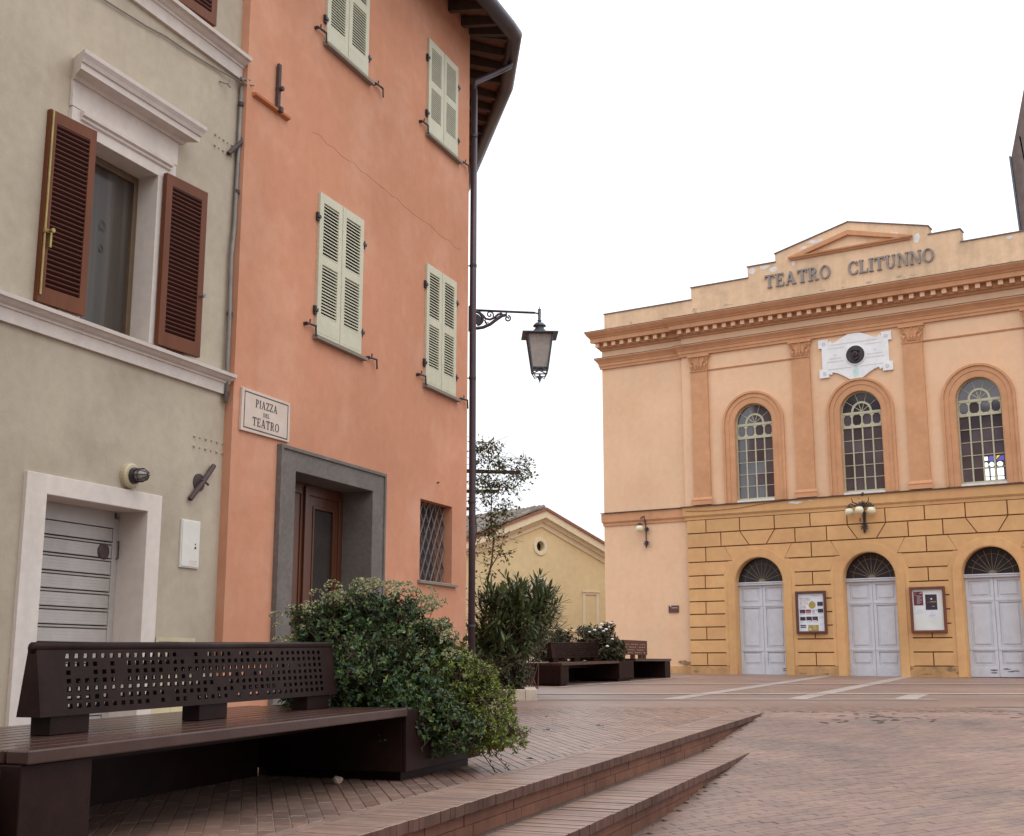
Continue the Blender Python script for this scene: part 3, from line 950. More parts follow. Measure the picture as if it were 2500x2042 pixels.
# window with hood
def house_window(z0, z1, hood):
    w = empty('window', HB)
    o0, o1 = -2.50, -1.03
    poly_o = [(o0, z0), (-2.23, z0), (-2.23, z1), (-1.29, z1), (-1.29, z0), (o1, z0), (o1, z1 + 0.20), (o0, z1 + 0.20)]
    m_ = MB(); m_.prism(poly_o, -0.03, 0.199); m_.build('window_surround', 'cream', w, bevel=0.004)
    m_ = MB(); m_.profile_x([(0.03, z1 + 0.10), (0.05, z1 + 0.115), (0.052, z1 + 0.135), (0.075, z1 + 0.15), (0.078, z1 + 0.175), (0.03, z1 + 0.19)], o0 + 0.1, o1 - 0.1); m_.build('architrave_moulding', 'cream', w, fix=True)
    if hood:
        m_ = MB(); m_.box(o0 - 0.01, o1 + 0.01, -0.036, 0, z1 + 0.20, z1 + 0.46); m_.build('frieze', 'cream', w, bevel=0.004)
        pr = [(0, z1 + 0.44), (0.06, z1 + 0.44), (0.08, z1 + 0.47), (0.19, z1 + 0.475), (0.195, z1 + 0.53), (0.21, z1 + 0.535), (0.225, z1 + 0.565), (0.25, z1 + 0.60), (0.255, z1 + 0.635), (0, z1 + 0.66)]
        m_ = MB(); m_.profile_x(pr, o0, o1 + 0.03, miter0=0.55, miter1=0.55); m_.build('hood', 'cream', w, fix=True)
    m_ = MB(); m_.prism(rect(-2.23, -1.29, z0 - 0.01, z1), 0.2, 0.25, [rect(-2.17, -1.35, z0 + 0.07, z1 - 0.07)]); m_.build('sash_frame', 'frame_brown', w, bevel=0.005)
    m_ = MB(); m_.box(-2.17, -1.35, 0.235, 0.24, z0 + 0.05, z1 - 0.05); m_.build('pane', 'curtain_glass', w)
    return w
M['curtain_glass'] = mat('curtained_glass', (0.062, 0.050, 0.042), 0.15, 0.25, 3, 0.2, 1.2, (0.12, 0.108, 0.095), 0.6, stretch=(3.0, 3.0, 0.12), spec=0.22)
WW = house_window(2.94, 4.607, True)
mb = MB()
for zc, r in ((3.98, 0.07), (3.76, 0.05)):
    for a0 in (0, 120, 240):
        pts = [(-1.72 + r * (0.25 + 0.75 * t / 10) * cos(radians(a0 + t * 30)), 0.232, zc + r * (0.3 + 0.7 * t / 10) * sin(radians(a0 + t * 30))) for t in range(9)]
        mb.tube(pts, 0.002, 4)
mb.build('lace_pattern', 'lace', WW)
mb = MB()
for i in range(4):
    mb.tube([(-2.12 + i * 0.055, 0.233, 4.55), (-2.13 + i * 0.05, 0.233, 3.8), (-2.12 + i * 0.045, 0.233, 2.98)], 0.02, 6)
mb.build('drape', 'drape', WW)
house_window(6.47, 8.3, False)

def louvre_leaf(name, parent, w, h, th, m_frame, m_slat, nslat, mids, loc, rz, stile=0.085, rail=0.10, tilt=35, two=True, botrail=None, boardlow=0.0, back='louvre_back', flip=False):
    """a louvred shutter leaf hinged at local x=0; x runs along the leaf, -y is the outside face"""
    e = empty(name, parent, loc, (0, 0, rz))
    br = botrail or rail
    holes = []
    zs = [br] + [z for mz in mids for z in (mz - rail / 2, mz + rail / 2)] + [h - rail]
    for i in range(0, len(zs), 2):
        holes.append((stile, w - stile, zs[i], zs[i + 1]))
    s_ = 1 if w > 0 else -1
    def rr(hh): a, b = min(hh[0], hh[1]), max(hh[0], hh[1]); return rect(a, b, hh[2], hh[3])
    if w < 0:
        holes = [(-stile, w + stile, a, b) for (_, _, a, b) in holes]
    m_ = MB(); m_.prism(rect(min(0, w), max(0, w), 0, h), -th, 0, [rr(q) for q in holes]); m_.build('leaf_frame', m_frame, e, bevel=0.003)
    if boardlow:
        m_ = MB(); m_.prism(rect(min(0, w) + 0.03, max(0, w) - 0.03, 0.03, boardlow), -th - 0.002, -th + 0.01); m_.build('bottom_panel', m_frame, e, bevel=0.002)
    tot = sum(q[3] - q[2] for q in holes)
    me = None
    for q in holes:
        n = max(2, int(round(nslat * (q[3] - q[2]) / tot)))
        a, b = min(q[0], q[1]), max(q[0], q[1])
        m_ = MB(); m_.box(a + 0.001, b - 0.001, -0.006, -0.002, q[2] + 0.001, q[3] - 0.001); m_.build('dark_backing', back, e)
        pit = (q[3] - q[2]) / n
        if me is None:
            d_ = th * 0.82; c_, s2 = cos(radians(tilt)), sin(radians(tilt))
            t_ = 0.014
            hw = pit * 0.62
            prof = [(th - 0.004, -hw * 0.5), (th - 0.004, -hw * 0.5 + t_), (0.009, hw * 0.5 + t_), (0.009, hw * 0.5)]
            if flip: prof = [(th - 0.004, hw * 0.5), (th - 0.004, hw * 0.5 + 0.011), (0.009, -hw * 0.7 + 0.011), (0.009, -hw * 0.7)]
            m_ = MB(); m_.profile_x(prof, a, b)
            o_ = m_.build('slat', m_slat, e, loc=(0, 0, q[2] + pit * 0.4), fix=True); me = o_.data
            st = 1
        else:
            st = 0
        for k in range(st, n):
            inst('slat', me, e, (0, 0, q[2] + pit * (k + 0.4)))
    return e

# red-brown shutters of the beige house (folded back against the wall)
LL = louvre_leaf('shutter', HB, -0.53, 1.715, 0.05, 'shutter_b', 'shutter_bd', 34, [], (-2.235, -0.045, 2.945), radians(-5), stile=0.075, rail=0.11, botrail=0.14, flip=True)
mb = MB(); mb.tube([(-0.515, -0.066, 0.06), (-0.515, -0.066, 1.70)], 0.010, 8); mb.lathe([(0.012, 0), (0.012, 0.05), (0.02, 0.05), (0.02, 0.07)], (-0.48, -0.06, 0.62), 8, 'y'); mb.box(-0.53, -0.46, -0.085, -0.06, 0.60, 0.63); mb.box(-0.475, -0.455, -0.09, -0.065, 0.48, 0.62); mb.build('brass_bolt', 'brass', LL, smooth=False)
LR = louvre_leaf('shutter', HB, 0.60, 1.715, 0.05, 'shutter_b', 'shutter_bd', 34, [], (-1.235, -0.045, 2.935), radians(-4), stile=0.085, rail=0.11, botrail=0.14, flip=True)
mb = MB(); mb.lathe([(0.012, 0), (0.012, 0.03), (0.022, 0.03), (0.022, 0.05)], (0.565, -0.05, 0.62), 8, 'y'); mb.build('catch', 'zinc', LR)
for lv in (LL, LR):
    mb = MB(); sx = -0.3 if lv is LL else 0.35
    mb.tube([(sx - 0.05, -0.02, -0.02), (sx + 0.03, -0.03, -0.025), (sx + 0.06, -0.03, -0.06)], 0.009, 6); mb.build('stay_hook', 'iron', lv)
louvre_leaf('shutter', HB, 0.60, 1.8, 0.05, 'shutter_b', 'shutter_bd', 34, [], (-1.235, -0.045, 6.48), radians(-4), stile=0.085, rail=0.11, flip=True)
louvre_leaf('shutter', HB, -0.53, 1.8, 0.05, 'shutter_b', 'shutter_bd', 34, [], (-2.235, -0.045, 6.48), radians(-4), stile=0.085, rail=0.11, flip=True)
# iron tie anchors and rows of plaster studs
mb = MB()
mb.lathe([(0.0, 0), (0.088, 0), (0.088, 0.014), (0.0, 0.02)], (-0.385, 0, 1.735), 20, 'y')
mb.tube([(-0.545, -0.03, 1.548), (-0.40, -0.055, 1.72), (-0.19, -0.035, 1.93)], 0.026, 6)
mb.tube([(-0.42, -0.06, 1.76), (-0.30, -0.06, 1.72)], 0.012, 6)
mb.build('wall_anchor', 'rust', HB)
mb = MB(); mb.tube([(-0.18, -0.03, 5.27), (-0.02, -0.06, 5.45), (0.07, -0.04, 5.60)], 0.026, 6); mb.build('wall_anchor', 'rust', HB)
stud = MB(); stud.lathe([(0.014, 0), (0.014, 0.012), (0.006, 0.02), (0.0, 0.021)], (0, 0, 0), 8, 'y')
st_me = None
for i in range(6):
    for r in range(2):
        for (xa, xb, za, zb) in ((-0.49, -0.02, 2.185, 2.085), (-0.39, -0.02, 5.405, 5.285)):
            x = xa + (xb - xa) * i / 5; z = za if r == 0 else zb
            sc_ = 1.0 if i % 2 == 0 else 0.72
            if st_me is None:
                o_ = stud.build('plaster_stud', 'beige', HB, loc=(x, 0, z)); st_me = o_.data
            else:
                inst('plaster_stud', st_me, HB, (x, 0, z), scale=(sc_, sc_, sc_))
mb = MB(); mb.tube([(-0.36, 0, 6.02), (-0.33, -0.05, 6.0), (-0.27, -0.06, 6.03), (-0.25, -0.06, 6.08)], 0.008, 6); mb.tube([(-0.30, -0.055, 6.01), (-0.24, -0.06, 5.99)], 0.008, 6); mb.build('wall_hook', 'zinc', HB)

# things on the beige wall
def on_wall(name, label, cat, s, z, y=0.0, group=None):
    c, si = cos(WR), sin(WR)
    return thing(name, label, cat, (WO[0] + c * s - si * y, WO[1] + si * s + c * y, z), WR, group)
t = on_wall('bulkhead_lamp', 'small cage lamp on a round cream base above the roller shutter', 'wall lamp', -1.44, 1.655)
mb = MB(); mb.lathe([(0.0, 0), (0.115, 0), (0.115, 0.05), (0.10, 0.065), (0.0, 0.07)], (0, 0, 0), 24, 'y'); mb.build('base', 'hatch', t, smooth=False)
mb = MB(); mb.lathe([(0.075, 0.068), (0.075, 0.09), (0.06, 0.095), (0.06, 0.11)], (0, 0, 0), 18, 'y'); mb.build('collar', 'iron', t)
mb = MB(); mb.lathe([(0.05, 0.10), (0.05, 0.17), (0.035, 0.20), (0.0, 0.21)], (0, 0, 0), 16, 'y'); mb.build('glass', 'lampglass', t, smooth=True)
mb = MB()
for i in range(8):
    a = 2 * pi * i / 8
    mb.tube([(0.062 * cos(a), -0.09, 0.062 * sin(a)), (0.060 * cos(a), -0.18, 0.060 * sin(a)), (0.03 * cos(a), -0.222, 0.03 * sin(a)), (0, -0.226, 0)], 0.005, 5)
mb.tube([(0.062 * cos(2 * pi * i / 16), -0.15, 0.062 * sin(2 * pi * i / 16)) for i in range(17)], 0.005, 5)
mb.build('cage', 'iron', t)
t = on_wall('meter_cabinet', 'narrow white meter cabinet door with small lock on the beige wall', 'meter box', -0.49, 0.885)
mb = MB(); mb.prism(rect(-0.148, 0.148, 0, 0.465), -0.02, 0); mb.build('frame', 'box', t, bevel=0.004)
mb = MB(); mb.prism(rect(-0.135, 0.135, 0.013, 0.452), -0.027, -0.0201); mb.build('door', 'box', t, bevel=0.003)
mb = MB(); mb.lathe([(0.011, 0.027), (0.011, 0.034)], (0.07, 0, 0.20), 10, 'y'); mb.lathe([(0.007, 0.027), (0.007, 0.033)], (0.068, 0, 0.235), 8, 'y'); mb.build('lock', 'iron', t)
mb = MB(); mb.prism(rect(-0.01, 0.11, 0.03, 0.075), -0.0282, -0.0271); mb.build('label_plate', 'cream', t)
t = on_wall('gas_hatch', 'low beige metal hatch at the foot of the wall behind the bench', 'hatch', -0.65, -0.38)
mb = MB(); mb.prism(rect(-0.295, 0.295, 0, 0.60), -0.03, -0.019, [rect(-0.255, 0.255, 0.04, 0.56)]); mb.build('frame', 'hatch', t)
mb = MB(); mb.prism(rect(-0.253, 0.253, 0.042, 0.558), -0.024, -0.019); mb.build('door', 'hatch', t, bevel=0.003)
t = tag(MB().tube([(-2.8, -0.02, 5.935), (-2.2, -0.02, 5.99), (-1.6, -0.02, 6.03), (-1.29, -0.02, 6.068), (-0.9, -0.02, 6.08), (-0.4, -0.02, 6.12), (0.0, -0.06, 6.14), (0.09, -0.13, 6.15)], 0.008, 6).build('cable', 'zinc', loc=(WO[0], WO[1], 0)), 'thin sagging cable strung along the beige wall under the top string course', 'cable')
t.rotation_euler = (0, 0, WR)
t = on_wall('conduit', 'crooked grey conduit running down the joint between the beige and orange houses', 'conduit pipe', -0.03, 2.6)
mb = MB()
pts = [(0.02, -0.04, 3.5), (0.01, -0.04, 2.6), (-0.01, -0.045, 1.9), (-0.04, -0.045, 1.55), (-0.035, -0.045, 1.25), (-0.03, -0.05, 0.95), (-0.03, -0.05, 0.45), (-0.03, -0.05, 0.0)]
mb.tube(pts, 0.022, 8); mb.build('tube', 'zinc', t, smooth=True)
mb = MB()
for z in (3.3, 2.3, 0.95, 0.1): mb.lathe([(0.03, -0.02), (0.03, 0.02)], (-0.02 if z < 2 else 0.01, -0.045, z), 8)
mb.build('clip', 'iron', t)
mb = MB(); mb.tube([(0.02, -0.04, 3.5), (0.05, -0.09, 3.55), (0.0, -0.1, 3.52), (-0.05, -0.07, 3.58), (0.02, -0.05, 3.6)], 0.009, 6); mb.tube([(-0.06, -0.05, 3.56), (0.08, -0.1, 3.60)], 0.012, 6); mb.build('insulator', 'zinc', t)

# ------------------------------ orange house
HO = thing('orange_house', 'tall orange plastered house with pale green louvred shutters and dark eaves', 'house', (WO[0], WO[1], 0), WR)
OY = -0.10
CO = 5.87
OWINS = [(1.53, 2.60, 3.70, 5.46), (4.41, 5.40, 3.72, 5.455), (1.56, 2.61, 7.38, 9.10), (4.38, 5.39, 7.365, 8.84)]
ODOOR = rect(1.12, 3.0, -1.3, 2.11)
OGR = rect(4.36, 5.375, 1.06, 2.14)
TOP = 9.52
holes = [ODOOR, OGR] + [rect(a + 0.02, b - 0.02, c + 0.02, d - 0.02) for a, b, c, d in OWINS]
mb = MB(); mb.prism(rect(0.0, CO, -1.4, TOP + 0.4), OY, 0.35, holes)
WALLO = mb.build('wall', 'orange', HO)
# side walls turning away at the corner
def turn(p, ang, L):   # direction turned left (into the wall) by ang degrees from +x ; y grows into the wall
    return (p[0] + L * cos(radians(ang)), p[1] + L * sin(radians(ang)))
c0 = (CO, OY); c1 = turn(c0, 26.5, 1.6); c2 = turn(c1, 33.0, 9.0)
mb = MB()
v = [(*c0, -1.4), (*c1, -1.4), (*c2, -1.4), (c2[0] - 6, c2[1] + 2, -1.4), (0.1, 8, -1.4), (0.1, 0.36, -1.4), (CO - 0.01, 0.36, -1.4)]
v += [(p[0], p[1], TOP + 0.4) for p in v]
n = 7
mb.add(v, [(i, (i + 1) % n, (i + 1) % n + n, i + n) for i in range(n)] + [tuple(range(n, 2 * n))])
mb.build('side_wall', 'orange', HO, fix=True)
# eaves: soffit boards, rafters, gutter
ov = 0.62
dirs = [(0, (-1.0, OY)), (0, c0), (26.5, c1), (33.0, c2)]
def outp(p, ang, d): return (p[0] + d * sin(radians(ang)), p[1] - d * cos(radians(ang)))
eo = [outp((-0.9, OY), 0, ov), outp((CO - 0.15, OY), 0, ov), outp(c0, 13, ov * 1.02), outp(c1, 29, ov), outp(c2, 33, ov)]
ei = [(-0.9, OY), (CO - 0.02, OY), c0, c1, c2]
mb = MB()
v = [(p[0], p[1], TOP + 0.13) for p in eo] + [(p[0], p[1], TOP + 0.27) for p in ei]
v2 = [(p[0], p[1], p[2] + 0.05) for p in v]
mb.add(v + v2, [(i, i + 1, 5 + i + 1, 5 + i) for i in range(4)] + [(10 + i, 15 + i, 15 + i + 1, 10 + i + 1) for i in range(4)] + [(i, 10 + i, 11 + i, i + 1) for i in range(4)])
mb.build('soffit', 'pianella', HO, fix=True)
def rafter(p, ang):
    q = outp(p, ang, ov - 0.03); d = Vector((q[0] - p[0], q[1] - p[1], 0)).normalized(); w = Vector((-d.y, d.x, 0)) * 0.045
    m_ = MB(); v = []
    p0 = Vector((p[0], p[1], 0)) - d * 0.05
    for (b, zt, zb) in ((p0, 0.268, 0.10), (Vector((q[0], q[1], 0)), 0.128, 0.005)):
        v += [tuple(b + w + Vector((0, 0, TOP + zb))), tuple(b - w + Vector((0, 0, TOP + zb))), tuple(b - w + Vector((0, 0, TOP + zt))), tuple(b + w + Vector((0, 0, TOP + zt)))]
    m_.add(v, [(0, 1, 2, 3), (7, 6, 5, 4), (0, 4, 5, 1), (1, 5, 6, 2), (2, 6, 7, 3), (3, 7, 4, 0)])
    m_.build('rafter', 'rafter', HO, fix=True)
x = 0.3
while x < CO - 0.2:
    rafter((x, OY), 0); x += 0.48
rafter(c0, 6); rafter(turn(c0, 26.5, 0.05), 20)
for L in (0.5, 0.98, 1.46): rafter(turn(c0, 26.5, L), 26.5)
L = 0.4
while L < 8.5:
    rafter(turn(c1, 33, L), 33); L += 0.48
mb = MB()
gp = [outp(p, a, 0.07) for p, a in zip(eo, (0, 6, 20, 30, 33))]
mb.tube([(p[0], p[1], TOP + 0.055) for p in gp], 0.125, 14)
mb.build('gutter', 'gutter', HO, smooth=True)
mb = MB()
v = [(p[0], p[1], TOP + 0.02) for p in eo] + [(p[0], p[1], TOP + 0.30) for p in eo]
v += [outp(p, a, -0.03) + (TOP + 0.02,) for p, a in zip(eo, (0, 6, 20, 30, 33))] + [outp(p, a, -0.03) + (TOP + 0.30,) for p, a in zip(eo, (0, 6, 20, 30, 33))]
mb.add(v, [(i, i + 1, 6 + i, 5 + i) for i in range(4)] + [(10 + i, 15 + i, 16 + i, 11 + i) for i in range(4)] + [(i, 10 + i, 11 + i, i + 1) for i in range(4)]); mb.build('fascia', 'rafter', HO, fix=True)
mb = MB()
v = [(p[0], p[1], TOP + 0.20) for p in eo] + [(p[0] * 0.5 - 1.0, p[1] * 0.2 + 5, TOP + 2.2) for p in ei]
mb.add(v, [(i, i + 1, 5 + i + 1, 5 + i) for i in range(4)]); mb.build('roof', 'tile', HO, fix=True)
# windows with closed shutters
for wi, (a, b, z0, z1) in enumerate(OWINS):
    wdt = b - a
    gm = 0.01
    half = wdt / 2 - gm
    h = z1 - z0 - 0.02
    mid = [h * 0.53]
    louvre_leaf('shutter', HO, half, h, 0.045, 'shutter_g', 'shutter_g', 32, mid, (a + 0.004, OY + 0.012, z0 + 0.012), 0, stile=0.085, rail=0.11, botrail=0.25, boardlow=0.19)
    louvre_leaf('shutter', HO, -half, h, 0.045, 'shutter_g', 'shutter_g', 32, mid, (b - 0.004, OY + 0.012, z0 + 0.012), 0, stile=0.085, rail=0.11, botrail=0.25, boardlow=0.19)
    m_ = MB(); m_.box(a + 0.02, b - 0.02, OY + 0.03, OY + 0.05, z0, z1); m_.build('dark_reveal', 'dark', HO)
    m_ = MB(); m_.profile_x([(0, z0 - 0.045), (0.07, z0 - 0.045), (0.075, z0 - 0.012), (0, z0 + 0.004)], a - 0.03, b + 0.10, OY); m_.build('sill', 'sillstone', HO, fix=True)
    for zz in (z0 + 0.30, z1 - 0.32):
        for xx in (a - 0.02, b + 0.02):
            m_ = MB(); m_.box(xx - 0.022, xx + 0.022, OY - 0.03, OY, zz - 0.05, zz + 0.05); m_.box(xx - 0.035, xx + 0.035, OY - 0.045, OY - 0.03, zz - 0.018, zz + 0.018); m_.build('hinge', 'iron', HO)
    for xx, zz in ((a - 0.13, z0 + 0.085), (b + 0.28, z0 + 0.02)):
        m_ = MB(); m_.tube([(xx - 0.09, OY, zz), (xx - 0.09, OY - 0.04, zz)], 0.022, 8)
        m_.tube([(xx - 0.10, OY - 0.045, zz), (xx + 0.10, OY - 0.045, zz + 0.015)], 0.013, 6)
        m_.tube([(xx + 0.095, OY - 0.045, zz + 0.02), (xx + 0.10, OY - 0.05, zz - 0.11)], 0.012, 6)
        m_.tube([(xx - 0.04, OY - 0.045, zz), (xx - 0.04, OY - 0.05, zz + 0.06)], 0.010, 6)
        m_.build('shutter_stay', 'iron', HO)
# grey stone door surround, door
ring_rect((0.87, 3.25, -1.2, 2.285), (1.172, 2.953, -1.2, 2.058), OY - 0.045, 0.35, 'graystone', 'door_surround', HO, 0.006)
poly = [(0.845, -1.2), (0.885, -1.2), (0.885, 2.275), (3.235, 2.275), (3.235, -1.2), (3.275, -1.2), (3.275, 2.315), (0.845, 2.315)]
mb = MB(); mb.prism(poly, OY - 0.065, OY - 0.0); mb.build('surround_moulding', 'graystone', HO, bevel=0.004)
D = empty('door', HO, (1.172, 0.27, -0.85))
mb = MB(); mb.prism(rect(0, 1.781, 0, 2.906), 0, 0.06, [rect(0.09, 0.80, 0.1, 2.78), rect(0.98, 1.69, 0.1, 2.78)]); mb.build('door_frame', 'wood', D, bevel=0.006)
mb = MB(); mb.box(0.85, 0.93, -0.03, -0.001, 0.02, 2.88); mb.build('cover_strip', 'wood', D, bevel=0.006)
for x0 in (0.09, 0.98):
    lf = MB(); lf.prism(rect(x0, x0 + 0.71, 0.1, 2.78), 0.015, 0.055, [rect(x0 + 0.13, x0 + 0.58, 1.10, 2.64), rect(x0 + 0.13, x0 + 0.58, 0.24, 0.92)]); L_ = lf.build('door_leaf', 'wood', D, bevel=0.005)
    g = MB(); g.box(x0 + 0.12, x0 + 0.59, 0.04, 0.046, 1.09, 2.65); g.build('pane', 'glass_door', D)
    g = MB(); g.prism(rect(x0 + 0.12, x0 + 0.59, 0.23, 0.93), 0.035, 0.05); g.prism(rect(x0 + 0.18, x0 + 0.53, 0.30, 0.86), 0.02, 0.0349); g.build('panel', 'wood', D, bevel=0.008)
    g = MB(); g.prism(rect(x0 + 0.105, x0 + 0.605, 1.075, 2.665), 0.004, 0.0149, [rect(x0 + 0.135, x0 + 0.575, 1.105, 2.635)]); g.build('moulding', 'wood', D, bevel=0.004)
# barred ground-floor window
G = empty('grille_window', HO)
mb = MB(); mb.profile_x([(0, 1.015), (0.045, 1.015), (0.05, 1.045), (0, 1.06)], 4.30, 5.50, OY); mb.build('sill', 'sillstone', G, fix=True)
mb = MB(); mb.box(4.36, 5.375, 0.19, 0.21, 1.06, 2.14); mb.build('pane', 'glass_d', G)
bar_i = 0
xa, xb, za, zb = 4.36, 5.375, 1.06, 2.14
def clipseg(x0, z0, x1, z1):
    t0, t1 = 0.0, 1.0
    for p, q in ((-(x1 - x0), x0 - xa), (x1 - x0, xb - x0), (-(z1 - z0), z0 - za), (z1 - z0, zb - z0)):
        if abs(p) < 1e-9:
            if q < 0: return None
            continue
        r = q / p
        if p < 0: t0 = max(t0, r)
        else: t1 = min(t1, r)
    if t0 >= t1: return None
    return (x0 + (x1 - x0) * t0, z0 + (z1 - z0) * t0, x0 + (x1 - x0) * t1, z0 + (z1 - z0) * t1)
for sgn in (1, -1):
    for i in range(-4, 12):
        x0 = xa + i * 0.17
        s_ = clipseg(x0 - sgn * 0.40, za - 0.2, x0 - sgn * 0.40 + sgn * 0.85, za + 1.30)
        if s_ and (abs(s_[2] - s_[0]) + abs(s_[3] - s_[1])) > 0.06:
            m_ = MB(); yy = 0.02 if sgn > 0 else 0.034
            m_.tube([(s_[0], yy, s_[1]), (s_[2], yy, s_[3])], 0.0135, 6); m_.build('bar', 'bars', G)
mb = MB(); mb.tube([(4.875, -0.13, 2.42), (4.875, -0.10, 2.42)], 0.012, 6); mb.build('wall_hook', 'rust', HO)
# old plaster ledge and iron anchor near the top left
mb = MB(); mb.profile_x([(0, 6.035), (0.05, 6.05), (0.055, 6.075), (0, 6.085)], 0.10, 0.80, OY); mb.build('ledge', 'orange_d', HO, fix=True)
mb = MB(); mb.box(0.535, 0.585, OY - 0.05, OY - 0.015, 6.07, 6.62); mb.tube([(0.57, OY, 6.32), (0.57, OY - 0.09, 6.32)], 0.03, 8); mb.box(0.545, 0.60, OY - 0.085, OY - 0.03, 6.04, 6.10); mb.build('wall_anchor', 'rust', HO, bevel=0.004)
# hairline crack
pts = []; r_ = random.Random(8)
for i in range(26):
    s_ = 1.35 + i * (4.2 / 25); pts.append((s_, OY - 0.0008, 6.15 - 0.006 * i + r_.uniform(-0.025, 0.025)))
mb = MB(); mb.tube(pts, 0.0018, 4); mb.build('crack', 'crack', HO)

# street sign
t = on_wall('street_sign', 'rectangular marble street sign reading PIAZZA DEL TEATRO on the orange wall', 'street sign', 0.11, 2.345, OY)
mb = MB(); mb.prism([(0, 0), (0.93, 0.015), (0.925, 0.45), (0.005, 0.455)], -0.03, 0); mb.build('slab', 'sign', t, bevel=0.004)
mb = MB(); mb.prism(rect(0.045, 0.885, 0.035, 0.425), -0.0315, -0.0301, [rect(0.057, 0.873, 0.047, 0.413)]); mb.build('border', 'ink', t)
for txt, zc, hh, ws in (('PIAZZA', 0.285, 0.085, 0.95), ('DEL', 0.205, 0.043, 1.0), ('TEATRO', 0.085, 0.09, 0.98)):
    w_ = text_width(txt) * hh * ws
    letters(txt, 0.46 - w_ / 2, zc, hh, -0.0301, 0.0018, 'ink', t, ws)

# downpipe at the corner
DP = on_wall('downpipe', 'dark brown round downpipe running down the corner of the orange house', 'downpipe', 0, 0)
px_, py_ = 6.04, OY - 0.005
mb = MB(); mb.tube([(px_, py_, 8.75), (px_, py_, 5.0), (px_ + 0.02, py_, 2.0), (px_ + 0.02, py_, -0.9)], 0.05, 14); mb.build('pipe', 'pipe', DP, smooth=True)
g0 = outp(turn(c0, 26.5, 0.55), 26.5, ov + 0.05)
mb = MB(); mb.tube([(g0[0], g0[1], TOP + 0.0), (g0[0], g0[1], TOP - 0.12), (px_ + (g0[0] - px_) * 0.75, py_ + (g0[1] - py_) * 0.75, TOP - 0.25), (px_, py_, TOP - 0.62), (px_, py_, 8.7)], 0.05, 12); mb.build('swan_neck', 'pipe', DP, smooth=True)
for zz in (8.0, 5.9, 4.15, 2.3, 0.5):
    mb = MB(); mb.lathe([(0.056, -0.02), (0.056, 0.02)], (px_, py_, zz), 14); mb.tube([(px_, py_, zz), (px_ - 0.05, py_ + 0.16, zz)], 0.009, 6); mb.build('pipe_clip', 'iron', DP)

# street lantern on a scrolled bracket
LB = (-0.64, 19.35); LYAW = radians(81)
T = thing('street_lantern', 'grey hanging street lantern on a scrolled iron bracket beside the downpipe', 'street lamp', (LB[0], LB[1], 4.9), atan2(cos(LYAW), sin(LYAW)))
mb = MB(); mb.tube([(-0.05, 0, 0.655), (1.02, 0, 0.655)], 0.02, 8); mb.tube([(1.02, 0, 0.655), (1.09, 0, 0.64), (1.10, 0, 0.58)], 0.014, 8); mb.build('arm', 'iron', T, smooth=True)
def spiral(cx, cz, r0, r1, a0, a1, n=22):
    return [(cx + (r0 + (r1 - r0) * i / n) * cos(radians(a0 + (a1 - a0) * i / n)), 0, cz + (r0 + (r1 - r0) * i / n) * sin(radians(a0 + (a1 - a0) * i / n))) for i in range(n + 1)]
mb = MB()
low = [(-0.02, 0, 0.375), (0.08, 0, 0.355), (0.18, 0, 0.375), (0.29, 0, 0.43), (0.40, 0, 0.52), (0.48, 0, 0.58), (0.56, 0, 0.60)]
mb.tube(low, 0.027, 8)
mb.tube(spiral(0.575, 0.54, 0.055, 0.012, 80, -380), 0.013, 6)
mb.tube([(0.56, 0, 0.60), (0.555, 0, 0.65)], 0.011, 6)
mb.tube(spiral(0.055, 0.51, 0.125, 0.10, 95, -75), 0.026, 8)
mb.tube([(0.09, 0, 0.63), (0.17, 0, 0.58), (0.22, 0, 0.52), (0.29, 0, 0.51), (0.36, 0, 0.545), (0.42, 0, 0.60), (0.47, 0, 0.62), (0.50, 0, 0.59)], 0.019, 8)
mb.tube(spiral(0.285, 0.59, 0.062, 0.010, -30, 430), 0.012, 6)
mb.tube([(0.20, 0, 0.50), (0.23, 0, 0.44), (0.25, 0, 0.41)], 0.014, 6); mb.tube([(0.20, 0, 0.455), (0.27, 0, 0.455)], 0.007, 5)
mb.build('bracket_scroll', 'iron', T, smooth=True)
mb = MB(); mb.lathe([(0.0, -0.02), (0.085, -0.02), (0.085, 0.02), (0.0, 0.02)], (0.055, 0, 0.505), 20, 'y'); mb.build('rosette', 'iron', T)
mb = MB(); mb.box(-0.06, -0.02, -0.03, 0.03, 0.30, 0.72); mb.build('wall_plate', 'iron', T, bevel=0.004)
lx = 1.10
mb = MB(); mb.lathe([(0.0, 0.76), (0.004, 0.745), (0.008, 0.715), (0.028, 0.70), (0.018, 0.68), (0.024, 0.67), (0.02, 0.55), (0.03, 0.545), (0.03, 0.53), (0.02, 0.525), (0.03, 0.50), (0.0, 0.50)], (lx, 0, 0), 12); mb.build('finial_stem', 'lampgrey', T, smooth=True)
mb = MB(); mb.lathe([(0.02, 0.515), (0.05, 0.505), (0.08, 0.48), (0.095, 0.455), (0.085, 0.452), (0.06, 0.44), (0.065, 0.42), (0.10, 0.38), (0.16, 0.345), (0.22, 0.326), (0.0, 0.326)], (lx, 0, 0), 24); mb.build('hood', 'lampgrey', T, smooth=True)
LA = radians(38)
def sq(r, z, ph=LA): return [(lx + r * cos(ph + pi / 2 * i), r * sin(ph + pi / 2 * i), z) for i in range(4)]
R2 = sqrt(2)
mb = MB()
a = sq(0.252 * R2, 0.325); b = sq(0.252 * R2, 0.312)
mb.add(a + b, [(0, 1, 2, 3), (7, 6, 5, 4)] + [(i, 4 + i, 4 + (i + 1) % 4, (i + 1) % 4) for i in range(4)])
mb.build('brim', 'lampgrey', T, fix=True)
t4, b4 = sq(0.175 * R2, 0.31), sq(0.105 * R2, -0.215)
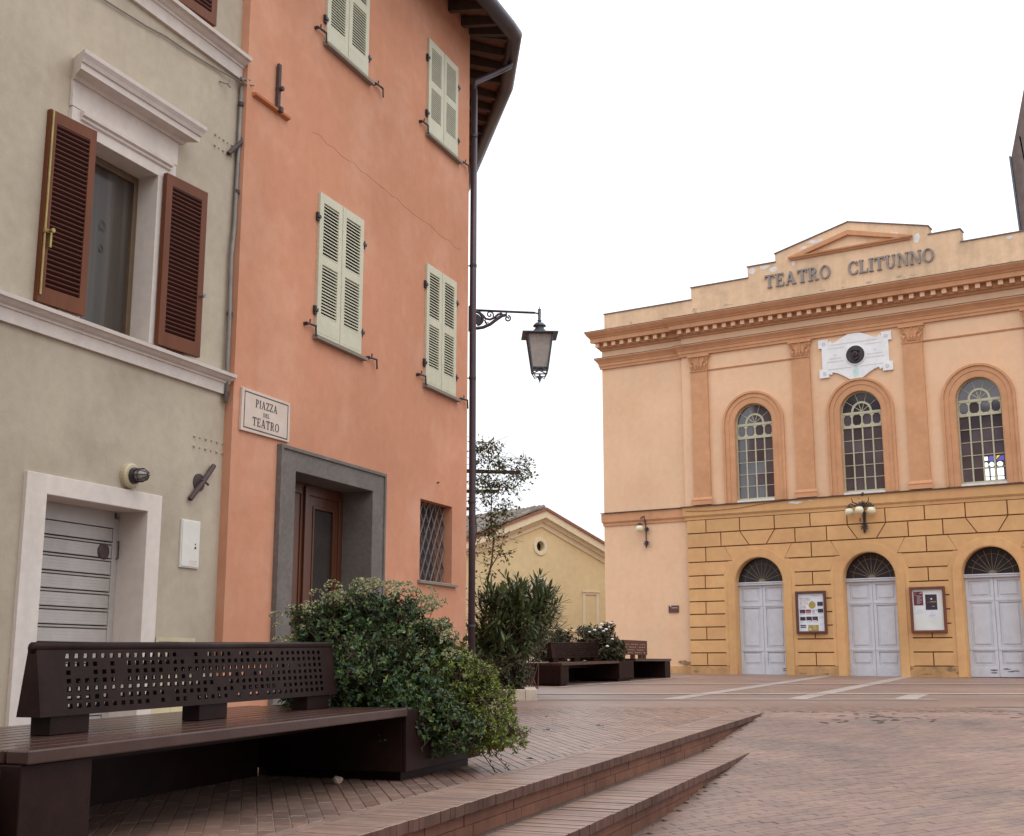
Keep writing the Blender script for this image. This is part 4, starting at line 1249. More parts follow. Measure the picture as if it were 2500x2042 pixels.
for i in range(4):
    j = (i + 1) % 4
    A, B_, C_, D_ = Vector(t4[i]), Vector(t4[j]), Vector(b4[j]), Vector(b4[i])
    ctr = (A + B_ + C_ + D_) / 4
    nrm = (B_ - A).cross(D_ - A).normalized()
    if nrm.dot(ctr - Vector((lx, 0, ctr.z))) < 0: nrm = -nrm
    q = [p + (ctr - p) * 0.03 - nrm * 0.006 for p in (A, B_, C_ + Vector((0, 0, 0.045)), D_ + Vector((0, 0, 0.045)))]
    mb = MB(); mb.add([tuple(p) for p in q] + [tuple(p - nrm * 0.004) for p in q], [(0, 1, 2, 3), (7, 6, 5, 4), (0, 4, 5, 1), (1, 5, 6, 2), (2, 6, 7, 3), (3, 7, 4, 0)]); mb.build('pane', 'lampglass', T, fix=True)
mb = MB()
for i in range(4):
    j = (i + 1) % 4
    mb.tube([t4[i], b4[i]], 0.013, 6)
    mb.tube([t4[i], t4[j]], 0.010, 6)
    A, B_ = Vector(b4[i]), Vector(b4[j])
    up = Vector((0, 0, 0.05))
    mb.tube([A + up * 1.0, B_ + up * 1.0], 0.012, 6)
    mb.tube([A, B_], 0.009, 6)
    mb.tube([A, (A + B_) / 2 + up], 0.008, 6); mb.tube([B_, (A + B_) / 2 + up], 0.008, 6)
    mb.tube([A, A + (Vector((lx, 0, -0.215)) - A) * 0.35 + Vector((0, 0, -0.075)), Vector((lx, 0, -0.285)) + (A - Vector((lx, 0, -0.215))) * 0.25, Vector((lx, 0, -0.27))], 0.008, 6)
mb.build('cage_frame', 'lampgrey', T)
mb = MB(); mb.lathe([(0.0, -0.40), (0.004, -0.37), (0.012, -0.34), (0.028, -0.31), (0.024, -0.285), (0.012, -0.255), (0.02, -0.24), (0.0, -0.235)], (lx, 0, 0), 12); mb.build('drop_finial', 'lampgrey', T, smooth=True)

# plain unseen houses added behind the viewer to give panes and bench dark reflections
for (nm, lab, x0, x1, y0, zt) in (('added_house', 'plain plastered house added out of view behind the viewpoint for dark reflections', -16, 2.5, -7.5, 9.0), ('added_house', 'lower plastered house added out of view behind the viewpoint to the right for dark reflections', 2.6, 17, -10.0, 6.5)):
    t = thing(nm, lab, 'house', (x0, y0, -1.8))
    w_ = x1 - x0; hh_ = zt + 1.8
    wins = [rect(a, a + 1.0, z, z + 1.6) for a in [1.2 + 2.6 * k for k in range(int((w_ - 2) / 2.6))] for z in (1.0, 4.2)] 
    m_ = MB(); m_.prism(rect(0, w_, 0, hh_), -6.0, 0, wins); m_.build('wall', 'beige', t)
    for r_ in wins:
        m_ = MB(); m_.prism([(r_[0][0] - .02, r_[0][1] - .02), (r_[1][0] + .02, r_[1][1] - .02), (r_[2][0] + .02, r_[2][1] + .02), (r_[3][0] - .02, r_[3][1] + .02)], -0.12, -0.08); m_.build('shutter', 'shutter_b', t)
    m_ = MB(); m_.box(-0.4, w_ + 0.4, -6.5, 0.6, hh_ + 0.003, hh_ + 0.25); m_.build('eaves', 'rafter', t)

for ch in T.children:
    if ch.name.split('.')[0] in ('hood', 'brim', 'pane', 'cage_frame', 'drop_finial', 'finial_stem'):
        ch.scale = (1.14, 1.14, 1.14); ch.location = (lx * (1 - 1.14), 0, 0.62 * (1 - 1.14))

# ================================================================== THEATRE
TO = (2.75085046, 37.61891332); TR = atan2(-0.543614, 0.83933534)
TH = thing('theatre', 'peach and ochre theatre with pilasters, arched windows and TEATRO CLITUNNO over the cornice', 'theatre', (TO[0], TO[1], 0), TR)
BAY = (4.94, 8.035, 11.125)
CL, CRR = 2.80, 13.27
SB = 0.10      # the left and right bays stand back by this much
REND = 16.1
# wall bodies
mb = MB(); mb.prism(rect(0, CL, -1.2, 4.01), SB, SB + 0.5); mb.box(0.0, 0.5, SB + 0.5, 14, -1.2, 10.3); mb.prism(rect(CRR, REND, -1.2, 4.01), SB, SB + 0.5); mb.build('side_bay_wall', 'peach', TH)
mb = MB(); mb.prism(rect(0, CL - 0.05, 4.01, 10.0), SB, SB + 0.5); mb.prism(rect(CRR + 0.05, REND, 4.01, 10.0), SB, SB + 0.5); mb.build('side_bay_upper_wall', 'peach', TH)
mb = MB(); mb.prism(rect(CL, CRR, -1.2, 4.01), 0.0, 0.6, [arch(c, 0.712, -1.0, 2.16) for c in BAY]); mb.build('lower_wall', 'joint', TH)
mb = MB(); mb.prism(rect(CL - 0.05, CRR + 0.05, 4.01, 10.0), 0, 0.6, [arch(c, 0.578, 4.47, 6.69) for c in BAY]); mb.build('upper_wall', 'peach', TH)
# rusticated blocks (joints are the gaps over the painted backing)
RZ = [-0.125, 0.23, 0.59, 0.95, 1.31, 1.67, 2.035, 2.40, 2.79, 3.21, 3.62, 4.01]
J = 0.016
def block(poly, g=J, y=-0.03):
    n = len(poly); cx_ = sum(p[0] for p in poly) / n; cz_ = sum(p[1] for p in poly) / n
    m_ = MB(); m_.prism([(p[0] - cx_, p[1] - cz_) for p in poly], y, 0.0); m_.build('ashlar_block', 'ochre', TH, loc=(cx_, 0, cz_), bevel=0.004)
def brect(x0, x1, z0, z1, gl=J, gr=J): block(rect(x0 + gl, x1 - gr, z0 + J, z1 - J))
piers = [(CL, BAY[0] - 1.045, True), (BAY[0] + 1.045, BAY[1] - 1.045, False), (BAY[1] + 1.045, BAY[2] - 1.045, False), (BAY[2] + 1.045, CRR, True)]
for (x0, x1, endp) in piers:
    for i in range(8):
        z0, z1 = RZ[i], RZ[i + 1]
        gl = 0 if not (endp and x0 == CL) else 0.0
        if i == 7:
            # this row runs on to the arch
            lx0 = x0 if x0 == CL else x0 + 0.0
            pl = [(x0, z0 + J), (x1, z0 + J), (x1 + (0.16 if x1 != CRR else 0), z1 - J), (x0 - (0.16 if x0 != CL else 0), z1 - J)]
            block(pl)
        elif i % 2 == 0:
            xm = (x0 + x1) / 2 if not endp else (x0 + 0.52 if x0 == CL else x1 - 0.52)
            brect(x0, xm, z0, z1, 0, J); brect(xm, x1, z0, z1, J, 0)
        else:
            brect(x0, x1, z0, z1, 0, 0)
# row 8: between the slanted joints
for (x0, x1, endp) in piers:
    z0, z1 = RZ[8], RZ[9]
    xl = x0 if x0 == CL else x0 - 0.165
    xr = x1 if x1 == CRR else x1 + 0.165
    xlt = x0 if x0 == CL else x0 + 0.075 - 0.165 + 0.01
    tl = x0 if x0 == CL else x0 - 1.045 + 0.955 - 0.0
    # slanted sides lean towards the arch at the foot
    ltop = x0 if x0 == CL else x0 - 0.09 + 0.0
    xm = (x0 + x1) / 2 if not endp else (x0 + 0.56 if x0 == CL else x1 - 0.56)
    sl = 0.0 if x0 == CL else -0.30
    A0 = (x0 if x0 == CL else x0 - 0.28); A1 = (x0 if x0 == CL else x0 - 0.06)
    B0 = (x1 if x1 == CRR else x1 + 0.28); B1 = (x1 if x1 == CRR else x1 + 0.06)
    block([(A0 + (0 if x0 == CL else J), z0 + J), (xm - J, z0 + J), (xm - J, z1 - J), (A1 + (0 if x0 == CL else J), z1 - J)])
    block([(xm + J, z0 + J), (B0 - (0 if x1 == CRR else J), z0 + J), (B1 - (0 if x1 == CRR else J), z1 - J), (xm + J, z1 - J)])
# row 9 with keystones, row 10
z0, z1 = RZ[9], RZ[10]
for c in BAY:
    block([(c - 0.26 + J, z0 + J), (c + 0.26 - J, z0 + J), (c + 0.515 - J, z1 - J), (c - 0.515 + J, z1 - J)])
    block([(c + 0.26 + J, z0 + J), (c + 1.10 - J, z0 + J), (c + 1.10 - J, z1 - J), (c + 0.515 + J, z1 - J)])
    block([(c - 1.10 + J, z0 + J), (c - 0.26 - J, z0 + J), (c - 0.515 - J, z1 - J), (c - 1.10 + J, z1 - J)])
brect(CL, BAY[0] - 1.10, z0, z1, 0, J); brect(BAY[0] + 1.10, BAY[1] - 1.10, z0, z1); brect(BAY[1] + 1.10, BAY[2] - 1.10, z0, z1); brect(BAY[2] + 1.10, CRR, z0, z1, J, 0)
z0, z1 = RZ[10], RZ[11]
xs = [CL, 3.39] + [x for c in BAY for x in (c - 0.515, c + 0.515)] + []
xs = [CL, 3.39, BAY[0] - 0.515, BAY[0] + 0.515, 6.487, BAY[1] - 0.515, BAY[1] + 0.515, 9.58, BAY[2] - 0.515, BAY[2] + 0.515, 12.68, CRR]
for a, b in zip(xs[:-1], xs[1:]): brect(a, b, z0, z1, 0 if a == CL else J, 0 if b == CRR else J)
# smooth door surrounds with a raised arch ring
for c in BAY:
    zt = RZ[9] - J
    outer = [(c - 1.045, -0.125), (c - 0.712, -0.125), (c - 0.712, 2.16)] + [(c - 0.712 * cos(pi * i / 28), 2.16 + 0.712 * sin(pi * i / 28)) for i in range(1, 28)] + [(c + 0.712, 2.16), (c + 0.712, -0.125), (c + 1.045, -0.125), (c + 1.045, 2.40), (c + 0.885, 2.79), (c + 0.765 , 2.79), (c + 0.985, zt), (c - 0.985, zt), (c - 0.765, 2.79), (c - 0.885, 2.79), (c - 1.045, 2.40)]
    m_ = MB(); m_.prism(outer, -0.028, 0.0); m_.build('door_surround', 'ochre', TH)
    ring = [(c - 0.94, -0.40), (c - 0.716, -0.40), (c - 0.716, 2.16)] + [(c - 0.716 * cos(pi * i / 28), 2.16 + 0.716 * sin(pi * i / 28)) for i in range(1, 28)] + [(c + 0.716, 2.16), (c + 0.716, -0.40), (c + 0.94, -0.40), (c + 0.94, 2.16)] + [(c + 0.94 * cos(pi * i / 28), 2.16 + 0.94 * sin(pi * i / 28)) for i in range(1, 28)] + [(c - 0.94, 2.16)]
    m_ = MB(); m_.prism(ring, -0.052, -0.0282); m_.build('arch_ring', 'ochre', TH, bevel=0.02)
    # lining of the doorway
    lin = [(c - 0.7125, -1.0), (c - 0.70, -1.0), (c - 0.70, 2.16)] + [(c - 0.70 * cos(pi * i / 28), 2.16 + 0.70 * sin(pi * i / 28)) for i in range(1, 28)] + [(c + 0.70, 2.16), (c + 0.70, -1.0), (c + 0.7125, -1.0), (c + 0.7125, 2.16)] + [(c + 0.7125 * cos(pi * i / 28), 2.16 + 0.7125 * sin(pi * i / 28)) for i in range(1, 28)] + [(c - 0.7125, 2.16)]
    m_ = MB(); m_.prism(lin, -0.05, 0.4); m_.build('reveal', 'ochre', TH)
for (x0, x1) in ((CL, BAY[0] - 0.70), (BAY[0] + 0.70, BAY[1] - 0.70), (BAY[1] + 0.70, BAY[2] - 0.70), (BAY[2] + 0.70, CRR)):
    m_ = MB(); m_.prism(rect(x0, x1, -1.2, -0.137), -0.034, 0.0); m_.build('plinth', 'base', TH, bevel=0.006)
m_ = MB(); m_.prism(rect(0.0, CL, -1.2, -0.14), SB - 0.03, SB); m_.build('plinth', 'base', TH, bevel=0.006)
# doors
for di, c in enumerate(BAY):
    D = empty('door', TH, (c, 0.20, 0))
    zb = -0.40
    m_ = MB(); m_.box(-0.70, 0.70, -0.07, 0.03, 2.09, 2.18); m_.box(-0.70, 0.70, -0.09, -0.0701, 2.145, 2.178); m_.build('transom', 'paint_w', D, bevel=0.006)
    for sg in (-1, 1):
        x0, x1 = (-0.70, -0.004) if sg < 0 else (0.004, 0.70)
        m_ = MB()
        px0, px1 = x0 + 0.085, x1 - 0.085
        hs = [rect(px0, px1, 1.60, 2.01), rect(px0, px1, 0.36, 1.46), rect(px0, px1, -0.10, 0.24)]
        m_.prism(rect(x0, x1, zb + 0.005, 2.09), 0.0, 0.05, hs)
        L_ = m_.build('door_leaf', 'paint_w', D, bevel=0.006)
        for (a, b) in ((1.60, 2.01), (0.36, 1.46), (-0.10, 0.24)):
            p_ = MB(); p_.prism(rect(px0 + 0.002, px1 - 0.002, a + 0.002, b - 0.002), 0.022, 0.045); p_.prism(rect(px0 + 0.06, px1 - 0.06, a + 0.06, b - 0.06), 0.006, 0.0219); p_.build('panel', 'paint_w', D, bevel=0.008)
        p_ = MB(); p_.box(x0 + 0.03, x1 - 0.03, -0.012, -0.0002, 1.50, 1.555); p_.box(x0 + 0.03, x1 - 0.03, -0.012, -0.0002, 0.27, 0.325); p_.box(x0, x1, -0.006, -0.0002, zb + 0.01, -0.155); p_.build('rail_moulding', 'paint_w', D, bevel=0.005)
    rw = random.Random(20 + di)
    if di in (0, 2):
        w_ = MB()
        for q in range(5 if di == 2 else 2):
            xw = rw.uniform(0.1, 0.62) if di == 0 or q > 1 else rw.uniform(-0.35, -0.1); zw = rw.uniform(-0.30, -0.17)
            k = 8; pp = [(xw + rw.uniform(0.05, 0.13) * cos(2 * pi * i / k), zw + rw.uniform(0.006, 0.026) * sin(2 * pi * i / k)) for i in range(k)]
            w_.prism(pp, -0.0085 - 0.0004 * q, -0.0062)
        w_.build('worn_patch', 'wear', D)
    m_ = MB(); m_.prism([(0.69, 2.181)] + [(0.69 * cos(pi * i / 28), 2.181 + 0.67 * sin(pi * i / 28)) for i in range(1, 28)] + [(-0.69, 2.181)], 0.02, 0.035); m_.build('fanlight', 'glass_fan', D)
    m_ = MB(); m_.prism([(0.70, 2.181), (0.70, 2.19)] + [(0.70 * cos(pi * i / 28), 2.18 + 0.70 * sin(pi * i / 28)) for i in range(1, 28)] + [(-0.70, 2.19), (-0.70, 2.181), (-0.672, 2.181)] + [(-0.672 * cos(pi * i / 28), 2.181 + 0.672 * sin(pi * i / 28)) for i in range(1, 28)] + [(0.672, 2.181)], 0.005, 0.03); m_.build('fanlight_frame', 'louvre_back', D)
    for i in range(1, 10):
        a = pi * i / 10
        m_ = MB(); m_.tube([(0.085 * cos(a), 0.012, 2.19 + 0.085 * sin(a)), (0.62 * cos(a), 0.012, 2.19 + 0.62 * sin(a))], 0.0075, 5); m_.build('fanlight_bar', 'gold_bar', D)
    m_ = MB(); m_.tube([(0.50 * cos(pi * i / 16), 0.013, 2.19 + 0.50 * sin(pi * i / 16)) for i in range(17)], 0.005, 5); m_.prism([(0.10 * cos(pi * i / 10), 2.185 + 0.09 * sin(pi * i / 10)) for i in range(11)], 0.0, 0.016); m_.build('fanlight_hub', 'gold_bar', D)
# string course
def tcourse(prof, name, m, y0, x0, x1, mi0=0.0, mi1=0.0):
    m_ = MB(); m_.profile_x(prof, x0, x1, y0, mi0, mi1); return m_.build(name, m, TH, fix=True)
sp = [(0, 4.01), (0.03, 4.012), (0.035, 4.10), (0.055, 4.105), (0.06, 4.13), (0.075, 4.135), (0.08, 4.385), (0, 4.40)]
tcourse(sp, 'string_course', 'ochre', 0, CL - 0.05, CRR + 0.05, 0.8, 0.8)
tcourse(sp, 'string_course', 'trim', SB, 0, CL - 0.05, 0.8, 0); tcourse(sp, 'string_course', 'trim', SB, CRR + 0.05, REND)
fl = [(0, 4.402), (0.125, 4.392), (0.13, 4.412), (0, 4.43)]
tcourse(fl, 'flashing', 'lead', 0, CL - 0.05, CRR + 0.05, 0.8, 0.8); tcourse(fl, 'flashing', 'lead', SB, 0, CL - 0.07, 0.6, 0)
# pilasters
def pilaster(xc):
    P_ = empty('pilaster', TH, (xc, 0, 0))
    m_ = MB(); m_.box(-0.262, 0.262, -0.085, 0, 4.66, 8.40); m_.build('shaft', 'trim', P_, bevel=0.004)
    m_ = MB(); m_.profile_x([(0, 4.43), (0.15, 4.43), (0.15, 4.53), (0.125, 4.535), (0.14, 4.575), (0.125, 4.615), (0.10, 4.62), (0.085, 4.66), (0, 4.66)], -0.25, 0.25, 0, 0.5, 0.5); m_.build('base', 'trim', P_, fix=True)
    m_ = MB(); m_.profile_x([(0, 8.375), (0.105, 8.38), (0.11, 8.41), (0.09, 8.43), (0, 8.43)], -0.25, 0.25, 0, 0.3, 0.3); m_.build('necking', 'trim', P_, fix=True)
    m_ = MB()
    m_.prism([(-0.262, 8.431), (0.262, 8.431), (0.285, 8.70), (0.32, 8.815), (-0.32, 8.815), (-0.285, 8.70)], -0.10, 0)
    m_.box(-0.335, 0.335, -0.14, 0, 8.816, 8.885)
    for sg in (-1, 1):
        m_.tube([(sg * (0.225 + 0.075 * (1 - i / 16) * cos(radians(i * 40))), -0.115, 8.73 + 0.075 * (1 - i / 16) * sin(radians(i * 40))) for i in range(15)], 0.015, 6)
        m_.tube([(sg * 0.06, -0.11, 8.45), (sg * 0.10, -0.125, 8.58), (sg * 0.17, -0.12, 8.68), (sg * 0.22, -0.115, 8.64)], 0.018, 6)
        m_.tube([(sg * 0.2, -0.11, 8.45), (sg * 0.22, -0.13, 8.54), (sg * 0.26, -0.12, 8.60)], 0.02, 6)
    for k in range(-2, 3):
        m_.tube([(k * 0.10, -0.10, 8.44), (k * 0.10, -0.135, 8.53), (k * 0.10 + 0.02, -0.12, 8.57)], 0.022, 6)
    m_.tube([(0, -0.11, 8.50), (0, -0.12, 8.70), (0.0, -0.13, 8.80)], 0.02, 6)
    m_.build('capital', 'trim', P_)
for xc in (3.335, 6.44, 9.555, 12.66): pilaster(xc)
# thin neck moulding between the pilasters
for (a, b) in ((3.61, 6.17), (9.83, 12.39)):
    tcourse([(0, 8.385), (0.02, 8.385), (0.035, 8.42), (0, 8.425)], 'neck_moulding', 'trim', 0, a, b)
# upper windows
for wi, c in enumerate(BAY):
    Wd = empty('window', TH, (c, 0, 0))
    zs, r = 6.69, 0.576
    def band_poly(ri, ro, zb):
        return [(-ro, zb), (-ri, zb), (-ri, zs)] + [(-ri * cos(pi * i / 28), zs + ri * sin(pi * i / 28)) for i in range(1, 28)] + [(ri, zs), (ri, zb), (ro, zb), (ro, zs)] + [(ro * cos(pi * i / 28), zs + ro * sin(pi * i / 28)) for i in range(1, 28)] + [(-ro, zs)]
    m_ = MB(); m_.prism(band_poly(0.58, 0.735, 4.43), -0.03, 0); m_.build('archivolt', 'trim', Wd, bevel=0.006)
    m_ = MB(); m_.prism(band_poly(0.7352, 0.86, 4.43), -0.045, 0); m_.build('archivolt', 'trim', Wd, bevel=0.006)
    m_ = MB(); m_.prism(band_poly(0.8602, 0.925, 4.43), -0.075, 0); m_.build('archivolt_moulding', 'trim', Wd, bevel=0.014)
    m_ = MB(); m_.prism(band_poly(0.566, 0.579, 4.43), -0.03, 0.42); m_.build('reveal', 'trim', Wd)
    FY = 0.10
    m_ = MB(); m_.box(-0.565, 0.565, FY - 0.12, FY + 0.05, 4.43, 4.485); m_.build('sill', 'patch', Wd)
    # frame
    bars = MB()
    bars.prism(band_poly(0.532, 0.566, 4.485), FY, FY + 0.05)
    bars.box(-0.525, 0.525, FY + 0.001, FY + 0.05, 4.487, 4.545)
    bars.box(-0.525, 0.525, FY - 0.004, FY + 0.045, 6.255, 6.32)
    bars.box(-0.525, 0.525, FY - 0.002, FY + 0.045, 6.635, 6.70)
    for k in (-1, 0, 1): bars.box(k * 0.275 - 0.019, k * 0.275 + 0.019, FY + 0.004, FY + 0.043, 4.54, 6.26)
    bars.build('frame', 'cream_frame', Wd)
    bars = MB()
    nrow = 5
    for k in range(1, nrow):
        z = 4.545 + (6.255 - 4.545) * k / nrow
        bars.box(-0.525, 0.525, FY + 0.010, FY + 0.036, z - 0.009, z + 0.009)
    bars.build('glazing_bar', 'cream_frame', Wd)
    # oval row
    xs4 = [-0.525, -0.275, 0, 0.275, 0.525]
    pl = []
    for k in range(4):
        a, b = xs4[k] + 0.018, xs4[k + 1] - 0.018; z0, z1 = 6.335, 6.62; q = 0.05
        pl.append([(a + q, z0), (b - q, z0), (b, z0 + q * 1.3), (b, z1 - q * 1.3), (b - q, z1), (a + q, z1), (a, z1 - q * 1.3), (a, z0 + q * 1.3)])
    m_ = MB(); m_.prism(rect(-0.525, 0.525, 6.3205, 6.6345), FY + 0.008, FY + 0.04, pl); m_.build('oval_row', 'cream_frame', Wd)
    m_ = MB()
    m_.prism([(0.285, 6.701)] + [(0.285 * cos(pi * i / 20), 6.701 + 0.285 * sin(pi * i / 20)) for i in range(1, 20)] + [(-0.285, 6.701), (-0.228, 6.701)] + [(-0.228 * cos(pi * i / 20), 6.701 + 0.228 * sin(pi * i / 20)) for i in range(1, 20)] + [(0.228, 6.701)], FY + 0.004, FY + 0.04)
    for i in range(1, 5):
        a = pi * i / 5
        m_.tube([(0.02 * cos(a), FY + 0.02, 6.70 + 0.02 * sin(a)), (0.235 * cos(a), FY + 0.02, 6.70 + 0.235 * sin(a))], 0.010, 5)
        a = pi * (i - 0.0) / 5
        m_.tube([(0.28 * cos(a), FY + 0.02, 6.70 + 0.28 * sin(a)), (0.535 * cos(a), FY + 0.02, 6.70 + 0.535 * sin(a))], 0.009, 5)
    m_.build('fan_bars', 'cream_frame', Wd)
    # panes, each a sheet of its own
    rg = random.Random(wi + 3)
    for k in range(4):
        for rrow in range(nrow):
            z0 = 4.545 + (6.255 - 4.545) * rrow / nrow; z1 = 4.545 + (6.255 - 4.545) * (rrow + 1) / nrow
            if wi == 2 and rrow < 2 and k >= 2: continue
            hw, hh = (xs4[k + 1] - xs4[k]) / 2, (z1 - z0) / 2
            m_ = MB(); m_.box(-hw, hw, -0.002, 0.002, -hh, hh)
            m_.build('pane', 'glass_d', Wd, loc=((xs4[k] + xs4[k + 1]) / 2, FY + 0.03, (z0 + z1) / 2)).rotation_euler = (radians(rg.uniform(-0.7, 0.7)), 0, radians(rg.uniform(-1.0, 1.0)))
    for k in range(4):
        hw = (xs4[k + 1] - xs4[k]) / 2
        m_ = MB(); m_.box(-hw, hw, -0.002, 0.002, -0.16, 0.16); m_.build('pane', 'glass_d', Wd, loc=((xs4[k] + xs4[k + 1]) / 2, FY + 0.033, 6.478)).rotation_euler = (radians(rg.uniform(-1.2, 1.2)), 0, 0)
    m_ = MB(); m_.prism([(0.55, 6.64)] + [(0.55 * cos(pi * i / 24), 6.69 + 0.55 * sin(pi * i / 24)) for i in range(25)] + [(-0.55, 6.64)], FY + 0.03, FY + 0.036); m_.build('fan_pane', 'glass_d', Wd)
    if wi == 2:
        # a bright far window of coloured glass shows through the lower right panes
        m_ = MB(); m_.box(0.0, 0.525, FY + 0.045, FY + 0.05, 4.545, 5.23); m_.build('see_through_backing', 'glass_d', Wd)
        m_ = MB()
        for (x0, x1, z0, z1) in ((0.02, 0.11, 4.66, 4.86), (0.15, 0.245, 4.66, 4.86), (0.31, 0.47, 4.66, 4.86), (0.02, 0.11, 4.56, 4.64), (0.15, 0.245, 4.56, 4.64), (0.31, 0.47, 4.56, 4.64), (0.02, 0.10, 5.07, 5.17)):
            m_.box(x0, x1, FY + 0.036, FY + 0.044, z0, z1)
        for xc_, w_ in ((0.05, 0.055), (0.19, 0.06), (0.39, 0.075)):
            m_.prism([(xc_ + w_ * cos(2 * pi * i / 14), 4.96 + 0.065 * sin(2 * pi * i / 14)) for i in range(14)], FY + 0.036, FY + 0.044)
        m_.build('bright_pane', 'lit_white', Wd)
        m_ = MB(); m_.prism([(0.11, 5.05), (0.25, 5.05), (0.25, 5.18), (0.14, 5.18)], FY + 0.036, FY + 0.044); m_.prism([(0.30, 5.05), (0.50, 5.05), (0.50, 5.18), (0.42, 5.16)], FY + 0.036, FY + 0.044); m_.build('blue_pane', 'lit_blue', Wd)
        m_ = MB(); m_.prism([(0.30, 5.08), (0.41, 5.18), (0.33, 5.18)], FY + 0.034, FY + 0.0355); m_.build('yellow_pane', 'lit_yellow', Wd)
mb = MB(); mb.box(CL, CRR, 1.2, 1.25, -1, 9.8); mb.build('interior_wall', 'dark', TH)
# entablature
ar = [(0, 8.89), (0.06, 8.892), (0.065, 8.97), (0.085, 8.975), (0.09, 9.06), (0.105, 9.065), (0.12, 9.10), (0.16, 9.15), (0.20, 9.19), (0.20, 9.215), (0, 9.225)]
tcourse(ar, 'architrave', 'trim', 0, CL - 0.05, CRR + 0.05, 0.9, 0.9); tcourse(ar, 'architrave', 'trim', SB, 0.0, CL - 0.05, 0.9, 0); tcourse(ar, 'architrave', 'trim', SB, CRR + 0.05, REND)
af = [(0, 9.227), (0.205, 9.217), (0.21, 9.235), (0, 9.25)]
tcourse(af, 'flashing', 'lead', 0, CL - 0.05, CRR + 0.05, 0.9, 0.9); tcourse(af, 'flashing', 'lead', SB, 0.0, CL - 0.1, 0.9, 0)
co = [(0, 9.47), (0.05, 9.475), (0.07, 9.52), (0.13, 9.545), (0.135, 9.695), (0.33, 9.70), (0.335, 9.83), (0.36, 9.835), (0.38, 9.87), (0.42, 9.90), (0.46, 9.95), (0.50, 10.0), (0.50, 10.02), (0, 10.05)]
tcourse(co, 'cornice', 'trim', 0, CL - 0.05, CRR + 0.05, 0.7, 0.7); tcourse(co, 'cornice', 'trim', SB, 0.0, CL - 0.05, 0.7, 0); tcourse(co, 'cornice', 'trim', SB, CRR + 0.05, REND)
cf = [(0, 10.052), (0.505, 10.022), (0.51, 10.04), (0, 10.075)]
tcourse(cf, 'flashing', 'lead', 0, CL - 0.05, CRR + 0.05, 0.7, 0.7); tcourse(cf, 'flashing', 'lead', SB, 0, CL - 0.4, 0.7, 0)
dn = MB(); dn.box(-0.06, 0.06, -0.125, 0.0, 0, 0.125); dme = None
x = CL + 0.02
while x < CRR:
    if dme is None:
        o_ = dn.build('dentil', 'peach', TH, loc=(x, -0.136, 9.566)); dme = o_.data
    else: inst('dentil', dme, TH, (x, -0.136, 9.566))
    x += 0.285
x = -0.03
while x < CL - 0.3:
    inst('dentil', dme, TH, (x, SB - 0.136, 9.566)); x += 0.285
# parapet
PY = 0.06
par = [(0.12, 10.0), (15.95, 10.0), (15.95, 10.64), (12.98, 10.64), (12.98, 10.98), (10.965, 10.98), (10.965, 11.345), (10.14, 11.345), (10.14, 11.59), (7.955, 12.145), (5.775, 11.59), (5.775, 11.345), (4.915, 11.345), (4.915, 11.01), (3.095, 11.01), (3.095, 10.64), (0.12, 10.64)]
mb = MB(); mb.prism(par, PY, PY + 0.35); mb.build('parapet', 'parapet', TH)
mb = MB()
seq = par[2:] + []
for a, b in zip(seq[:-1], seq[1:]):
    if abs(a[0] - b[0]) < 0.02: continue
    (xa_, za_), (xb_, zb_) = (b, a) if b[0] < a[0] else (a, b)
    mb.prism([(xa_ - 0.02, za_ + 0.001), (xb_ + 0.02, zb_ + 0.001), (xb_ + 0.02, zb_ + 0.03), (xa_ - 0.02, za_ + 0.03)], PY - 0.03, PY + 0.38)
mb.build('coping', 'lead', TH)
mb = MB()
for pl in ([(6.19, 11.40), (7.955, 11.885), (7.955, 11.75), (6.62, 11.40)], [(9.72, 11.40), (9.29, 11.40), (7.955, 11.75), (7.955, 11.885)]):
    mb.prism(pl, PY - 0.10, PY)
mb.profile_x([(0, 11.30), (0.05, 11.305), (0.07, 11.34), (0.11, 11.36), (0.12, 11.399), (0, 11.3995)], 6.28, 9.63, PY, 0.8, 0.8)
mb.build('pediment_moulding', 'trim', TH, fix=True)
mb = MB()
rp_ = random.Random(5)
for (x, z, sx, sz) in ((5.05, 11.20, 0.12, 0.11), (5.45, 11.26, 0.2, 0.06), (5.72, 11.15, 0.16, 0.09), (6.32, 11.22, 0.07, 0.09), (7.0, 11.76, 0.30, 0.07), (6.65, 11.63, 0.14, 0.05), (9.82, 11.32, 0.11, 0.16), (9.2, 11.56, 0.14, 0.05), (12.2, 10.88, 0.10, 0.05), (8.9, 11.72, 0.06, 0.03)):
    k = 11
    mb.prism([(x + sx * rp_.uniform(0.55, 1.1) * cos(2 * pi * i / k), z + sz * rp_.uniform(0.55, 1.1) * sin(2 * pi * i / k) + (x - 7.955) * (0.12 if 6.3 < x < 7.9 else 0) * 0) for i in range(k)], PY - 0.004, PY)
mb.build('bare_patch', 'patch', TH)
mb = MB(); rp_ = random.Random(44)
